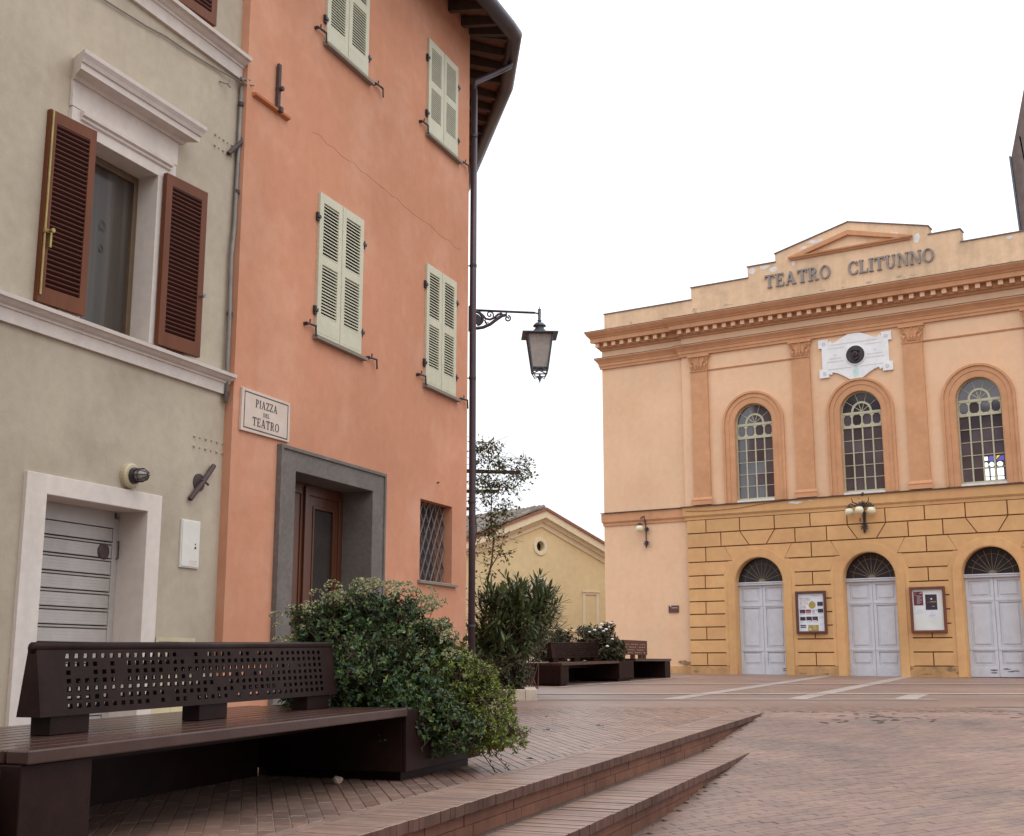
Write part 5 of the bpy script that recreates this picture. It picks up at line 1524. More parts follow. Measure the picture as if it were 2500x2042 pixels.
for (x, z, sx, sz, yy) in ((2.62, -0.05, 0.14, 0.10, SB - 0.0305), (2.45, -0.02, 0.09, 0.05, SB - 0.0305), (2.95, -0.28, 0.12, 0.05, -0.0345), (5.80, -0.22, 0.07, 0.09, -0.0345), (6.1, -0.33, 0.16, 0.03, -0.0345), (6.75, -0.34, 0.10, 0.03, -0.0345), (8.95, -0.20, 0.10, 0.07, -0.0345), (9.4, -0.33, 0.18, 0.03, -0.0345), (10.0, -0.2, 0.14, 0.08, -0.0345), (10.2, -0.30, 0.10, 0.05, -0.0345)):
    k = 13
    mb.prism([(x + sx * rp_.uniform(0.5, 1.15) * cos(2 * pi * i / k), z + sz * rp_.uniform(0.5, 1.15) * sin(2 * pi * i / k)) for i in range(k)], yy, yy + 0.0004)
mb.build('damp_stain', 'damp', TH)
mb = MB(); rp_ = random.Random(71)
for k_ in range(46):
    x = rp_.uniform(0.3, 12.9); sx = rp_.uniform(0.03, 0.16); sz = rp_.uniform(0.012, 0.05)
    z = 10.08 + sz + rp_.random() ** 2 * 0.22; k = 10
    mb.prism([(x + sx * rp_.uniform(0.4, 1.2) * cos(2 * pi * i / k), z + sz * rp_.uniform(0.4, 1.2) * sin(2 * pi * i / k)) for i in range(k)], PY - 0.0006 - 0.0001 * (k_ % 4), PY)
mb.build('mould_stain', 'mould', TH, kind='stuff')
# the name
letters('TEATRO', 5.45, 10.605, 0.385, PY, 0.05, 'letter', TH, 0.90, 0.115)
letters('CLITUNNO', 7.90, 10.585, 0.375, PY, 0.05, 'letter', TH, 0.90, 0.085)
mb = MB(); mb.tube([(CL, -0.09, 4.28), (3.6, -0.09, 4.24), (4.4, -0.09, 4.26), (5.2, -0.09, 4.34), (6.0, -0.09, 4.39)], 0.006, 5); mb.build('loose_cable', 'joint', TH)
mb = MB(); rp_ = random.Random(15)
for (x, z, sx, sz) in ((6.1, 4.31, 0.22, 0.05), (6.55, 4.34, 0.06, 0.02)):
    mb.prism([(x + sx * rp_.uniform(0.6, 1.1) * cos(2 * pi * i / 10), z + sz * rp_.uniform(0.5, 1.0) * sin(2 * pi * i / 10)) for i in range(10)], -0.0835, -0.08)
mb.build('bare_patch', 'patch', TH)
mb = MB(); mb.box(0.5, REND, 3, 16, -1, 9.6); mb.build('body', 'peach', TH)

def on_theatre(name, label, cat, s, z, y=0.0, group=None):
    c, si = cos(TR), sin(TR)
    return thing(name, label, cat, (TO[0] + c * s - si * y, TO[1] + si * s + c * y, z), TR, group)
# marble plaque with a bronze roundel
t = on_theatre('memorial_plaque', 'white marble memorial plaque with a dark bronze portrait roundel above the middle window', 'plaque', 7.985, 8.265)
half = [(0.0, 0.62), (0.18, 0.61), (0.36, 0.53), (0.50, 0.45), (0.64, 0.415), (0.66, 0.47), (0.70, 0.485), (0.72, 0.455), (0.745, 0.46), (0.745, 0.545), (1.02, 0.545), (1.02, 0.30), (0.93, 0.30)]
pl = half + [(0.93, -0.30), (1.02, -0.30), (1.02, -0.545), (0.745, -0.545), (0.745, -0.46), (0.72, -0.455), (0.70, -0.485), (0.66, -0.47), (0.64, -0.415), (0.50, -0.46), (0.36, -0.54), (0.18, -0.66), (0.0, -0.68)]
pl = pl + [(-x, z) for x, z in reversed(pl[1:-1])]
mb = MB(); mb.prism(pl, -0.055, 0.0); mb.build('slab', 'marble', t, bevel=0.006)
mb = MB()
mb.box(-0.66, 0.66, -0.060, -0.0551, 0.355, 0.372); mb.box(-0.76, -0.30, -0.060, -0.0551, 0.255, 0.268); mb.box(0.30, 0.76, -0.060, -0.0551, 0.255, 0.268)
mb.box(-0.76, 0.76, -0.060, -0.0551, -0.335, -0.318)
for sx in (-1, 1):
    for sz in (-1, 1):
        mb.lathe([(0.055, 0.0552), (0.05, 0.065), (0.03, 0.06), (0.0, 0.066)], (sx * 0.87, 0, sz * 0.42), 14, 'y')
mb.build('relief_lines', 'marble_line', t)
mb = MB()
rt = random.Random(2)
for (xc_, z, w_) in ((-0.56, 0.07, 0.03), (-0.56, -0.03, 0.17), (-0.56, -0.12, 0.24), (0.56, 0.07, 0.03), (0.56, -0.03, 0.22), (0.56, -0.12, 0.25)):
    x = xc_ - w_
    while x < xc_ + w_:
        b_ = rt.uniform(0.018, 0.04); mb.box(x, min(x + b_, xc_ + w_ + 0.01), -0.0575, -0.0551, z - 0.02, z + 0.022); x += b_ + 0.012
mb.build('inscription', 'marble_line', t)
mb = MB(); mb.lathe([(0.0, 0.056), (0.285, 0.056), (0.285, 0.075), (0.26, 0.08), (0.255, 0.07), (0.0, 0.07)], (0.02, 0, 0.0), 36, 'y'); mb.build('rim', 'marble', t, smooth=False)
R_ = MB(); R_.lathe([(0.0, 0.071), (0.252, 0.071), (0.252, 0.085), (0.235, 0.09), (0.0, 0.09)], (0.02, 0, 0.0), 36, 'y'); R_ = R_.build('portrait_roundel', 'bronze', t)
mb = MB(); mb.lathe([(0.0, 0.15), (0.05, 0.145), (0.085, 0.12), (0.095, 0.09)], (0.02, 0, 0.0), 14, 'y'); 
for v_i in range(len(mb.v)): mb.v[v_i] = (mb.v[v_i][0], mb.v[v_i][1], mb.v[v_i][2] * 1.35 + 0.01)
mb.tube([(0.02, -0.155, 0.03), (0.02, -0.17, -0.02)], 0.012, 6); mb.tube([(-0.03, -0.14, 0.045), (-0.005, -0.145, 0.045)], 0.012, 6); mb.tube([(0.045, -0.145, 0.045), (0.07, -0.14, 0.045)], 0.012, 6); mb.tube([(-0.01, -0.148, -0.06), (0.05, -0.148, -0.06)], 0.01, 6)
mb.tube([(-0.08, -0.11, 0.09), (0.02, -0.13, 0.14), (0.12, -0.11, 0.09)], 0.03, 6); mb.tube([(-0.06, -0.10, -0.09), (0.02, -0.12, -0.15), (0.10, -0.10, -0.09)], 0.03, 6)
mb.build('relief_head', 'bronze', R_, smooth=True)
mb = MB(); mb.prism([(-0.02, -0.29), (0.06, -0.29), (0.10, -0.45), (0.05, -0.62), (-0.06, -0.62), (-0.09, -0.45)], -0.0562, -0.0552); mb.build('verdigris_stain', 'verdigris', t)

# globe lamps
def acanthus(mb, c, r, n, rr):
    for i in range(n):
        a = 2 * pi * i / n
        mb.tube([c, (c[0] + r * 0.6 * cos(a), c[1] - 0.02, c[2] + r * 0.6 * sin(a)), (c[0] + r * cos(a + 0.3), c[1] - 0.04, c[2] + r * sin(a + 0.3))], rr, 5, r1=rr * 0.4)
def globe(par, c, r=0.105):
    m_ = MB(); m_.lathe([(max(0.0, r * sin(pi * i / 12)), -r * cos(pi * i / 12)) for i in range(13)], c, 20); m_.build('globe', 'globe', par, smooth=True)
    m_ = MB(); m_.lathe([(0.07, 0.085), (0.085, 0.09), (0.07, 0.115), (0.05, 0.13), (0.03, 0.17), (0.0, 0.18)], c, 14)
    for k in range(5):
        a = 2 * pi * k / 5; m_.tube([(c[0] + 0.05 * cos(a), c[1] + 0.05 * sin(a), c[2] + 0.12), (c[0] + 0.10 * cos(a), c[1] + 0.10 * sin(a), c[2] + 0.15)], 0.014, 5, r1=0.005)
    m_.build('gallery', 'iron', par)
t = on_theatre('triple_globe_lamp', 'ornate iron wall lamp with three opal globes between the middle window and middle door', 'wall lamp', 7.99, 3.35)
mb = MB()
mb.tube([(0, -0.05, 0.02), (0.0, -0.06, 0.3), (0.0, -0.05, 0.6), (0, -0.05, 0.95), (0, -0.05, 1.06)], 0.028, 8)
mb.tube([(0.03, -0.05, 0.25), (0.035, -0.06, 0.48)], 0.02, 6); mb.tube([(0, -0.05, 1.0), (0, -0.05, 1.10)], 0.04, 8)
mb.tube([(-0.08, -0.08, 0.42), (-0.10, -0.08, 0.36), (-0.09, -0.08, 0.31)], 0.014, 5)
mb.tube([(0, -0.06, 0.9), (-0.05, -0.07, 0.96), (-0.13, -0.08, 0.945)], 0.016, 5, r1=0.004)
acanthus(mb, (0.02, -0.08, 0.17), 0.11, 9, 0.024); acanthus(mb, (0.03, -0.08, 0.52), 0.07, 7, 0.02); acanthus(mb, (0.0, -0.08, 0.78), 0.10, 9, 0.022)
mb.tube([(0.0, -0.06, 0.12), (0.01, -0.07, 0.0)], 0.02, 6, r1=0.004)
mb.build('stem', 'iron', t)
for sx, gx, gy in ((-1, -0.33, -0.22), (0, -0.02, -0.36), (1, 0.26, -0.22)):
    m_ = MB(); m_.tube([(0, -0.06, 0.74), (gx * 0.5, gy * 0.6, 0.72), (gx * 0.85, gy, 0.80), (gx, gy, 0.78), (gx, gy, 0.72)], 0.018, 6)
    if sx: m_.tube([(gx * 0.35, gy * 0.5, 0.78), (gx * 0.72, gy * 0.9, 0.84), (gx * 0.80, gy, 0.96)], 0.022, 6, r1=0.008)
    m_.build('arm', 'iron', t)
    globe(t, (gx, gy, 0.585 if sx else 0.60), 0.118)
t = on_theatre('single_globe_lamp', 'small iron wall lamp with one opal globe on the left bay of the theatre', 'wall lamp', 1.43, 3.27, SB)
mb = MB()
mb.tube([(0, -0.05, 0.03), (0, -0.05, 0.5), (-0.02, -0.05, 0.85), (-0.05, -0.06, 0.99)], 0.018, 7)
mb.tube([(-0.04, -0.06, 0.96), (-0.10, -0.10, 0.94), (-0.13, -0.16, 0.88)], 0.018, 6)
acanthus(mb, (0.03, -0.07, 0.15), 0.10, 9, 0.022); acanthus(mb, (0.05, -0.07, 0.56), 0.085, 8, 0.022); mb.tube([(0, -0.05, 0.08), (0, -0.06, 0.0)], 0.018, 6, r1=0.004)
mb.tube([(-0.03, -0.05, 0.80), (-0.03, -0.05, 0.98)], 0.03, 7)
mb.build('stem', 'iron', t)
globe(t, (-0.13, -0.20, 0.59), 0.115)
t = on_theatre('small_plate', 'small dark brown plate with white line on the left bay of the theatre', 'sign', 2.10, 1.385, SB)
mb = MB(); mb.prism(rect(0, 0.31, 0, 0.20), -0.04, 0); mb.build('plate', 'frame_red', t, bevel=0.004)
mb = MB(); mb.prism(rect(0.10, 0.29, 0.125, 0.135), -0.0415, -0.0401); mb.prism(rect(0.05, 0.085, 0.165, 0.195), -0.0415, -0.0401); mb.build('print', 'paper', t)
# poster cases
def poster_case(label, s0, z0, w, h, m_):
    t = on_theatre('poster_case', label, 'poster case', s0, z0, -0.031)
    b = MB(); b.prism(rect(0, w, 0, h), -0.075, 0, [rect(0.065, w - 0.065, 0.065, h - 0.065)]); b.build('frame', m_, t, bevel=0.008)
    b = MB(); b.box(0.063, w - 0.063, -0.022, -0.015, 0.063, h - 0.063); b.build('backboard', 'paper2', t)
    return t
Y0 = -0.0221
t = poster_case('dark wooden poster case with white season poster and gold apple, left of middle door', 5.995, 0.73, 0.85, 1.14, 'frame_red')
mb = MB(); mb.box(0.068, 0.782, Y0 - 0.002, Y0, 0.068, 1.072); mb.build('poster', 'paper', t)
def pr(par, m_, rs, y=-0.0242, nm='print'):
    b = MB()
    for i, (x0, x1, z0, z1) in enumerate(rs): b.prism(rect(x0, x1, z0, z1), y - 0.0008 - 0.0001 * (i % 3), y)
    return b.build(nm, m_, par)
letters('TEATRO', 0.115, 0.875, 0.085, -0.0242, 0.0012, 'pr_tan', t, 0.62, 0.10)
letters('DI STA', 0.118, 0.775, 0.085, -0.0242, 0.0012, 'pr_tan', t, 0.56, 0.10)
letters('2016', 0.12, 0.675, 0.085, -0.0242, 0.0012, 'pr_tan', t, 0.70, 0.12)
b = MB(); b.prism(circle(0.455, 0.765, 0.098, 28), -0.0262, -0.0256); b.prism([(0.44, 0.86), (0.455, 0.86), (0.47, 0.90), (0.46, 0.905)], -0.0262, -0.0256); b.build('apple_print', 'pr_gold', t)
pr(t, 'pr_dark', [(0.60, 0.755, 0.735, 0.845), (0.605, 0.757, 0.555, 0.66), (0.105, 0.255, 0.545, 0.645), (0.275, 0.43, 0.355, 0.455), (0.445, 0.60, 0.355, 0.455), (0.105, 0.255, 0.35, 0.45), (0.105, 0.26, 0.20, 0.235), (0.11, 0.26, 0.155, 0.185), (0.57, 0.60, 0.33, 0.355), (0.405, 0.43, 0.33, 0.355)])
pr(t, 'pr_mag', [(0.27, 0.42, 0.595, 0.645), (0.125, 0.20, 0.565, 0.60), (0.48, 0.53, 0.38, 0.42)], -0.0252)
pr(t, 'pr_tan', [(0.27, 0.42, 0.545, 0.594)], -0.0252)
pr(t, 'pr_grey', [(0.45, 0.52, 0.55, 0.64), (0.54, 0.585, 0.60, 0.645), (0.46, 0.66, 1.005, 1.02), (0.105, 0.24, 0.515, 0.53), (0.28, 0.40, 0.515, 0.53), (0.45, 0.57, 0.515, 0.53), (0.60, 0.70, 0.70, 0.715), (0.62, 0.72, 0.525, 0.54), (0.12, 0.19, 0.305, 0.32), (0.28, 0.42, 0.305, 0.32), (0.45, 0.58, 0.305, 0.32), (0.64, 0.75, 0.43, 0.445), (0.645, 0.72, 0.40, 0.412), (0.65, 0.72, 0.25, 0.26), (0.65, 0.70, 0.22, 0.23)])
pr(t, 'pr_gold', [(0.32, 0.61, 0.07, 0.23)])
pr(t, 'paper', [(0.46, 0.53, 0.195, 0.205), (0.35, 0.40, 0.10, 0.135), (0.46, 0.55, 0.14, 0.15)], -0.0252)
t = poster_case('reddish wooden poster case with two dark bills pinned high, right of middle door', 9.08, 0.715, 0.90, 1.175, 'frame_red2') if False else None
M['frame_red2'] = mat('reddish_poster_frame', (0.15, 0.045, 0.028), 0.5, 0.15, 10, stretch=(1, 1, 0.2))
t = poster_case('reddish wooden poster case with two dark bills pinned high, right of middle door', 9.08, 0.715, 0.90, 1.175, 'frame_red2')
mb = MB(); mb.box(0.095, 0.335, Y0 - 0.0015, Y0, 0.70, 1.055); mb.build('bill', 'pr_red', t)
mb = MB(); mb.box(0.375, 0.70, Y0 - 0.0015, Y0, 0.565, 0.995); mb.build('bill', 'paper', t)
mb = MB(); mb.box(0.39, 0.685, Y0 - 0.0026, Y0 - 0.0016, 0.58, 0.975); mb.build('bill_print', 'pr_dark', t)
rt = random.Random(31)
rs = [(0.17 + rt.uniform(0, 0.02), rt.uniform(0.25, 0.32), 0.745 + i * 0.026, 0.755 + i * 0.026) for i in range(9)] + [(0.25, 0.31, 0.995, 1.02), (0.285, 0.31, 1.02, 1.04)]
pr(t, 'pr_grey', rs, Y0 - 0.0016); pr(t, 'pr_tan', [(0.11, 0.18, 1.02, 1.032), (0.11, 0.16, 0.985, 0.998), (0.12, 0.22, 0.95, 0.962)], Y0 - 0.0016)
pr(t, 'pr_gold', [(0.52, 0.665, 0.775, 0.795)], Y0 - 0.0027); pr(t, 'pr_mag', [(0.43, 0.52, 0.765, 0.785)], Y0 - 0.0027)
b = MB(); b.prism(circle(0.545, 0.86, 0.022, 14), Y0 - 0.0038, Y0 - 0.0027); b.prism(rect(0.56, 0.62, 0.665, 0.675), Y0 - 0.0038, Y0 - 0.0027); b.build('print', 'paper', t)
mb = MB(); mb.box(0.10, 0.35, Y0 - 0.001, Y0, 0.45, 0.685); mb.build('notice', 'paper', t)
mb = MB(); mb.box(0.40, 0.70, Y0 - 0.001, Y0, 0.37, 0.555); mb.build('notice', 'paper', t)
pr(t, 'pr_grey', [(0.15, 0.30, 0.555, 0.562), (0.14, 0.33, 0.525, 0.532), (0.13, 0.30, 0.495, 0.502), (0.18, 0.28, 0.585, 0.592), (0.46, 0.62, 0.435, 0.443), (0.45, 0.60, 0.415, 0.423), (0.47, 0.63, 0.455, 0.462), (0.525, 0.555, 0.495, 0.515), (0.46, 0.69, 0.385, 0.39)], Y0 - 0.0011)

# brown tower rising behind the right parapet
t = on_theatre('clad_tower', 'brown clad tower with a slanted edge rising behind the right end of the parapet', 'tower', 12.75, 9.6, 3.0)
mb = MB()
mb.prism([(-0.66, -0.2), (6.0, -0.2), (6.0, 9), (0.3, 9), (-0.33, 6.8), (-0.86, 4.65), (-0.70, 1.3)], 0, 4, [[(-0.50, 4.0), (-0.46, 4.0), (-0.57, 5.2), (-0.61, 5.2)], [(-0.45, 3.2), (-0.41, 3.2), (-0.455, 3.9), (-0.495, 3.9)]])
mb.build('cladding', 'tower', t)
mb = MB(); mb.prism([(-0.73, -0.2), (-0.67, -0.2), (-0.71, 1.3), (-0.87, 4.65), (-0.92, 4.65), (-0.76, 1.3)], -0.05, 0.2); mb.build('edge_strip', 'lampgrey', t)

# ================================================================== YELLOW CHURCH BEHIND
CA = (1.31, 48.0); CRz = radians(40)
CH = thing('yellow_church', 'small yellow gabled church with cream raking cornice and tiled roof behind the shrubs', 'church', (CA[0], CA[1], 0), CRz)
SL = 0.37; xc0 = -0.25
def gz(x, top): return top - SL * abs(x - xc0)
mb = MB(); mb.prism([(-7, -1.2), (6, -1.2), (6, gz(6, 5.15)), (xc0, 5.15), (-7, gz(-7, 5.15))], 0, 0.5, [circle(-0.30, 4.325, 0.20, 24), arch(-0.35, 0.36, 2.0, 2.72)]); mb.build('wall', 'church', CH)
for (zt, zb, out, m_, nm) in ((5.28, 5.08, 0.05, 'church_trim', 'raking_cornice'), (5.42, 5.28, 0.14, 'church_trim', 'raking_cornice'), (5.70, 5.42, 0.30, 'church_trim', 'raking_cornice'), (5.80, 5.70, 0.36, 'roof_edge', 'roof_edge')):
    for sg in (-1, 1):
        X = xc0 + sg * 7.0
        p = [(xc0, zb + 0.0), (X, zb - SL * 7.0), (X, zt - SL * 7.0), (xc0, zt)]
        m2 = MB(); m2.prism(p if sg < 0 else p[::-1], -out, 0.0 if zb < 5.3 else 0.1); m2.build(nm, m_, CH, fix=True)
mb = MB(); mb.prism(circle(-0.30, 4.325, 0.345, 28), -0.04, 0, [circle(-0.30, 4.325, 0.20, 28)]); mb.build('oculus_frame', 'church_trim', CH, bevel=0.01)
mb = MB(); mb.box(-0.55, -0.05, 0.2, 0.22, 4.05, 4.6); mb.build('oculus_pane', 'glass_fan', CH)
mb = MB(); mb.prism([(-0.85, 2.0), (-0.71, 2.0), (-0.71, 2.72)] + [(-0.35 - 0.36 * cos(pi * i / 16), 2.72 + 0.36 * sin(pi * i / 16)) for i in range(17)] + [(0.01, 2.0), (0.15, 2.0), (0.15, 2.72)] + [(-0.35 + 0.50 * cos(pi * i / 16), 2.72 + 0.50 * sin(pi * i / 16)) for i in range(17)], -0.04, 0); mb.build('window_frame', 'church_trim', CH)
mb = MB(); mb.box(-0.75, 0.05, 0.2, 0.22, 2.1, 3.5); mb.build('pane', 'glass_fan', CH)
mb = MB(); mb.prism(rect(1.90, 2.76, 1.21, 2.70), -0.03, 0, [rect(2.03, 2.63, 1.34, 2.57)]); mb.box(1.86, 2.80, -0.06, -0.0301, 2.66, 2.73); mb.build('blind_panel_frame', 'church_trim', CH, bevel=0.006)
mb = MB(); mb.profile_x([(0, 1.10), (0.05, 1.11), (0.06, 1.15), (0.03, 1.16), (0.03, 1.205), (0, 1.21)], -7, 6); mb.build('string_course', 'church_trim', CH, fix=True)
mb = MB(); mb.box(-7, 6, -0.02, 0, -1.2, 0.9); mb.build('base', 'church_trim', CH)
mb = MB(); mb.add([(xc0, -0.36, 5.80), (xc0 - 7, -0.36, 5.80 - SL * 7), (xc0 - 7, 16, 5.80 - SL * 7), (xc0, 16, 5.80), (xc0 + 7, -0.36, 5.80 - SL * 7), (xc0 + 7, 16, 5.80 - SL * 7)], [(0, 1, 2, 3), (0, 3, 5, 4)]); mb.build('roof', 'tile', CH, fix=True)
# half-round tiles on the visible left slope
tl = MB(); nseg = 6
pv = []
for e, r in ((0.0, 0.115), (0.46, 0.09)):
    for i in range(nseg + 1):
        a = pi * i / nseg; pv.append((-e, r * cos(a), r * sin(a)))
tl.add(pv, [(i, i + 1, nseg + 2 + i, nseg + 1 + i) for i in range(nseg)])
tme = None
ang = math.atan(SL)
rt = random.Random(9)
nt_ = 0
for j in range(38):
    for i in range(12):
        if nt_ >= 300: break
        xx = xc0 - 0.06 - i * 0.37 * cos(ang); yy = -0.24 + j * 0.235
        if j > 24: continue
        zz = 5.80 - SL * (xc0 - xx) + 0.02 + 0.01 * (i % 2)
        loc = (xx + rt.uniform(-0.03, 0.03), yy + rt.uniform(-0.02, 0.02), zz + rt.uniform(0, 0.02))
        rot = (rt.uniform(-0.06, 0.06), -ang, rt.uniform(-0.06, 0.06))
        if tme is None:
            o_ = tl.build('roof_tile', 'tile', CH, loc=loc, fix=False); o_.rotation_euler = rot; tme = o_.data
        else: inst('roof_tile', tme, CH, loc, rot)
        nt_ += 1

# pale railing at the church foot
t = thing('railing', 'short pale railing between the shrubs in front of the yellow church', 'railing', (1.35, 33.5, -0.38), 0.0)
for i in range(6):
    m_ = MB(); m_.box(i * 0.10, i * 0.10 + 0.045, 0, 0.03, 0, 0.72); m_.build('baluster', 'church_trim', t)
m_ = MB(); m_.box(-0.05, 0.62, -0.01, 0.04, 0.721, 0.77); m_.build('rail', 'church_trim', t)

# ================================================================== BENCHES
def bench(label, loc, yaw, length, tilt, group, seatz=0.465, back=(0.60, 3.36), blocks=(0.0, 0.42), rearpanel=True, seed=1, holes_on=True):
    t = thing('bench', label, 'bench', loc, group=group, rot=(0, -tilt, pi / 2 - yaw))
    # local x along the bench (away), y to the back, z up from the paving
    dep = 1.20
    m_ = MB(); m_.box(blocks[0], blocks[1], 0.035, dep - 0.035, 0.035, seatz - 0.056); m_.build('support_block', 'bench', t, bevel=0.006)
    m_ = MB(); m_.box(blocks[0] + 0.05, blocks[1] - 0.05, 0.085, dep - 0.085, -0.06, 0.0349); m_.build('plinth', 'bench', t)
    if rearpanel:
        m_ = MB(); m_.box(blocks[1] + 0.001, length + 0.006, dep - 0.09, dep - 0.05, 0.0, seatz - 0.058); m_.build('rear_panel', 'bench', t)
        m_ = MB(); m_.box(blocks[1] + 0.001, length - 0.005, dep * 0.5 - 0.05, dep * 0.5 + 0.05, seatz - 0.14, seatz - 0.0565); m_.build('spine_beam', 'bench', t)
    n = 10; pw = dep / n
    for i in range(n):
        m_ = MB(); m_.box(0, length, i * pw + 0.006, (i + 1) * pw - 0.006, seatz - 0.055, seatz); m_.build('plank', 'bench_seat', t, bevel=0.007)
    # A-shaped perforated backrest
    z0, z1 = seatz + 0.085, seatz + 0.388
    yb, yt, yc = 0.068, 0.024, 0.545
    a, b = back
    m_ = MB()
    for xa_ in (a, b - 0.012):
        v = [(xa_, yc - yb, z0), (xa_, yc + yb, z0), (xa_, yc + yt, z1), (xa_, yc - yt, z1)]
        m_.add(v + [(p[0] + 0.012, p[1], p[2]) for p in v], [(0, 1, 2, 3), (7, 6, 5, 4), (0, 4, 5, 1), (1, 5, 6, 2), (2, 6, 7, 3), (3, 7, 4, 0)])
    m_.build('end_cap', 'bench', t, fix=True)
    rg = random.Random(seed)
    pitch, hole = 0.0640, 0.031
    rows = 7; rp_, rh = 0.0385, 0.0215
    ncol = int((b - a - 0.30) / pitch)
    mask = [[rg.random() > 0.10 for _ in range(ncol)] for _ in range(rows)]
    for sg in (-1, 1):
        m_ = MB()
        def P(x, u, off):     # u 0..1 up the slope, off = thickness towards inside
            y = yc + sg * (yb + (yt - yb) * u)
            return (x, y - sg * off, z0 + (z1 - z0) * u)
        Ls = sqrt((z1 - z0) ** 2 + (yb - yt) ** 2)
        us = [0.0]; base_u = 0.07
        # rectangles of solid + hole cells
        def quadbox(x0, x1, u0, u1):
            v = [P(x0, u0, 0), P(x1, u0, 0), P(x1, u1, 0), P(x0, u1, 0), P(x0, u0, 0.006), P(x1, u0, 0.006), P(x1, u1, 0.006), P(x0, u1, 0.006)]
            m_.add(v, [(0, 1, 2, 3), (7, 6, 5, 4), (0, 4, 5, 1), (1, 5, 6, 2), (2, 6, 7, 3), (3, 7, 4, 0)])
        x0h = a + 0.17
        xe = x0h + ncol * pitch
        u0h = base_u; ue = base_u + rows * rp_ / Ls
        if not holes_on:
            quadbox(a + 0.013, b - 0.013, 0, 1)
        else:
            quadbox(a + 0.013, x0h, 0, 1); quadbox(xe, b - 0.013, 0, 1); quadbox(x0h, xe, 0, u0h); quadbox(x0h, xe, ue, 1)
            for r_ in range(rows):
                ua = u0h + r_ * rp_ / Ls; ub = ua + rp_ / Ls; hm = (rp_ - rh) / 2 / Ls
                quadbox(x0h, xe, ua, ua + hm); quadbox(x0h, xe, ub - hm, ub)
                for c_ in range(ncol):
                    xa_ = x0h + c_ * pitch; e = (pitch - hole) / 2
                    if mask[r_][c_]:
                        quadbox(xa_, xa_ + e, ua + hm, ub - hm); quadbox(xa_ + pitch - e, xa_ + pitch, ua + hm, ub - hm)
                    else:
                        quadbox(xa_, xa_ + pitch, ua + hm, ub - hm)
        m_.build('perforated_sheet', 'bench', t, fix=True)
    m_ = MB(); m_.tube([(a, yc, z1 + 0.004), (b, yc, z1 + 0.004)], yt + 0.004, 10); m_.build('top_tube', 'bench', t, smooth=True)
    for xf in (a + 0.08, (a + b) / 2 - 0.14, b - 0.36):
        m_ = MB(); m_.box(xf, xf + 0.27, yc - 0.055, yc + 0.055, seatz + 0.0005, z0 + 0.01); m_.build('foot', 'bench', t, bevel=0.004)
    return t
BG = 'brown planked benches with perforated backrests'
BYAW = radians(20.6)
BO = (-1.873, 5.0)
bench('long dark brown bench with perforated backrest in the left foreground', (BO[0], BO[1], plat(*BO)), BYAW, 3.44, 0.0140, BG, seed=11)
BEN = (BO[0] - sin(BYAW) * 3.6, BO[1] - cos(BYAW) * 3.6)
def bl(t, p): # bench-local to world xy from BO
    return (BO[0] + sin(BYAW) * t - cos(BYAW) * p, BO[1] + cos(BYAW) * t + sin(BYAW) * p)
p_ = bl(-0.09, 0.05)
t = thing('neighbouring_bench', 'end block of another dark bench cropped at the bottom left corner', 'bench', (p_[0], p_[1], plat(*p_)), group=BG, rot=(0, -0.014, pi / 2 - BYAW))
m_ = MB(); m_.box(-0.46, 0.0, 0.0, 1.1, 0.0, 0.40); m_.build('support_block', 'bench', t, bevel=0.006)
for i in range(10):
    m_ = MB(); m_.box(-3.4, -0.47, i * 0.12 - 0.05 + 0.003, i * 0.12 + 0.064, 0.41, 0.465); m_.build('plank', 'bench_seat', t, bevel=0.005)
m_ = MB(); m_.box(-3.4, -2.9, 0.0, 1.1, 0.0, 0.409); m_.build('support_block', 'bench', t, bevel=0.006)

def trough(name, label, loc, yaw, tilt, w, d, h, group):
    t = thing(name, label, 'planter', loc, group=group, rot=(0, -tilt, pi / 2 - yaw))
    m_ = MB()
    m_.box(0, w, 0, 0.03, 0.06, h); m_.box(0, w, d - 0.03, d, 0.06, h); m_.box(0, 0.03, 0.0301, d - 0.0301, 0.06, h); m_.box(w - 0.03, w, 0.0301, d - 0.0301, 0.06, h)
    m_.build('box', 'bench', t, bevel=0.005)
    m_ = MB(); m_.box(0.07, w - 0.07, 0.07, d - 0.07, -0.05, 0.0599); m_.build('plinth', 'bench', t)
    m_ = MB(); m_.box(0.0305, w - 0.0305, 0.0305, d - 0.0305, 0.061, h - 0.05); m_.build('soil', 'soil', t)
    return t
PGN = 'square dark steel planters joined to the benches'
p_ = bl(3.45, 0.02)
trough('planter', 'square dark brown steel planter holding the big flowering shrub at the bench end', (p_[0], p_[1], plat(*p_)), BYAW, 0.014, 1.27, 1.2, 0.45, PGN)
# far benches and planter
FY_ = radians(25.5); FO = (1.02, 25.72)
def fl_(t, p): return (FO[0] + sin(FY_) * t - cos(FY_) * p, FO[1] + cos(FY_) * t + sin(FY_) * p)
bench('far brown bench in front of the pale flowering shrub and the church', (FO[0], FO[1], plat(*FO)), FY_, 3.3, 0.013, BG, seed=5)
p_ = fl_(3.32, 0.02)
trough('planter', 'far dark planter between the two far benches holding a shrub with white flowers', (p_[0], p_[1], plat(*p_)), FY_, 0.013, 0.95, 1.2, 0.45, PGN)
p_ = fl_(7.0, 0.0)
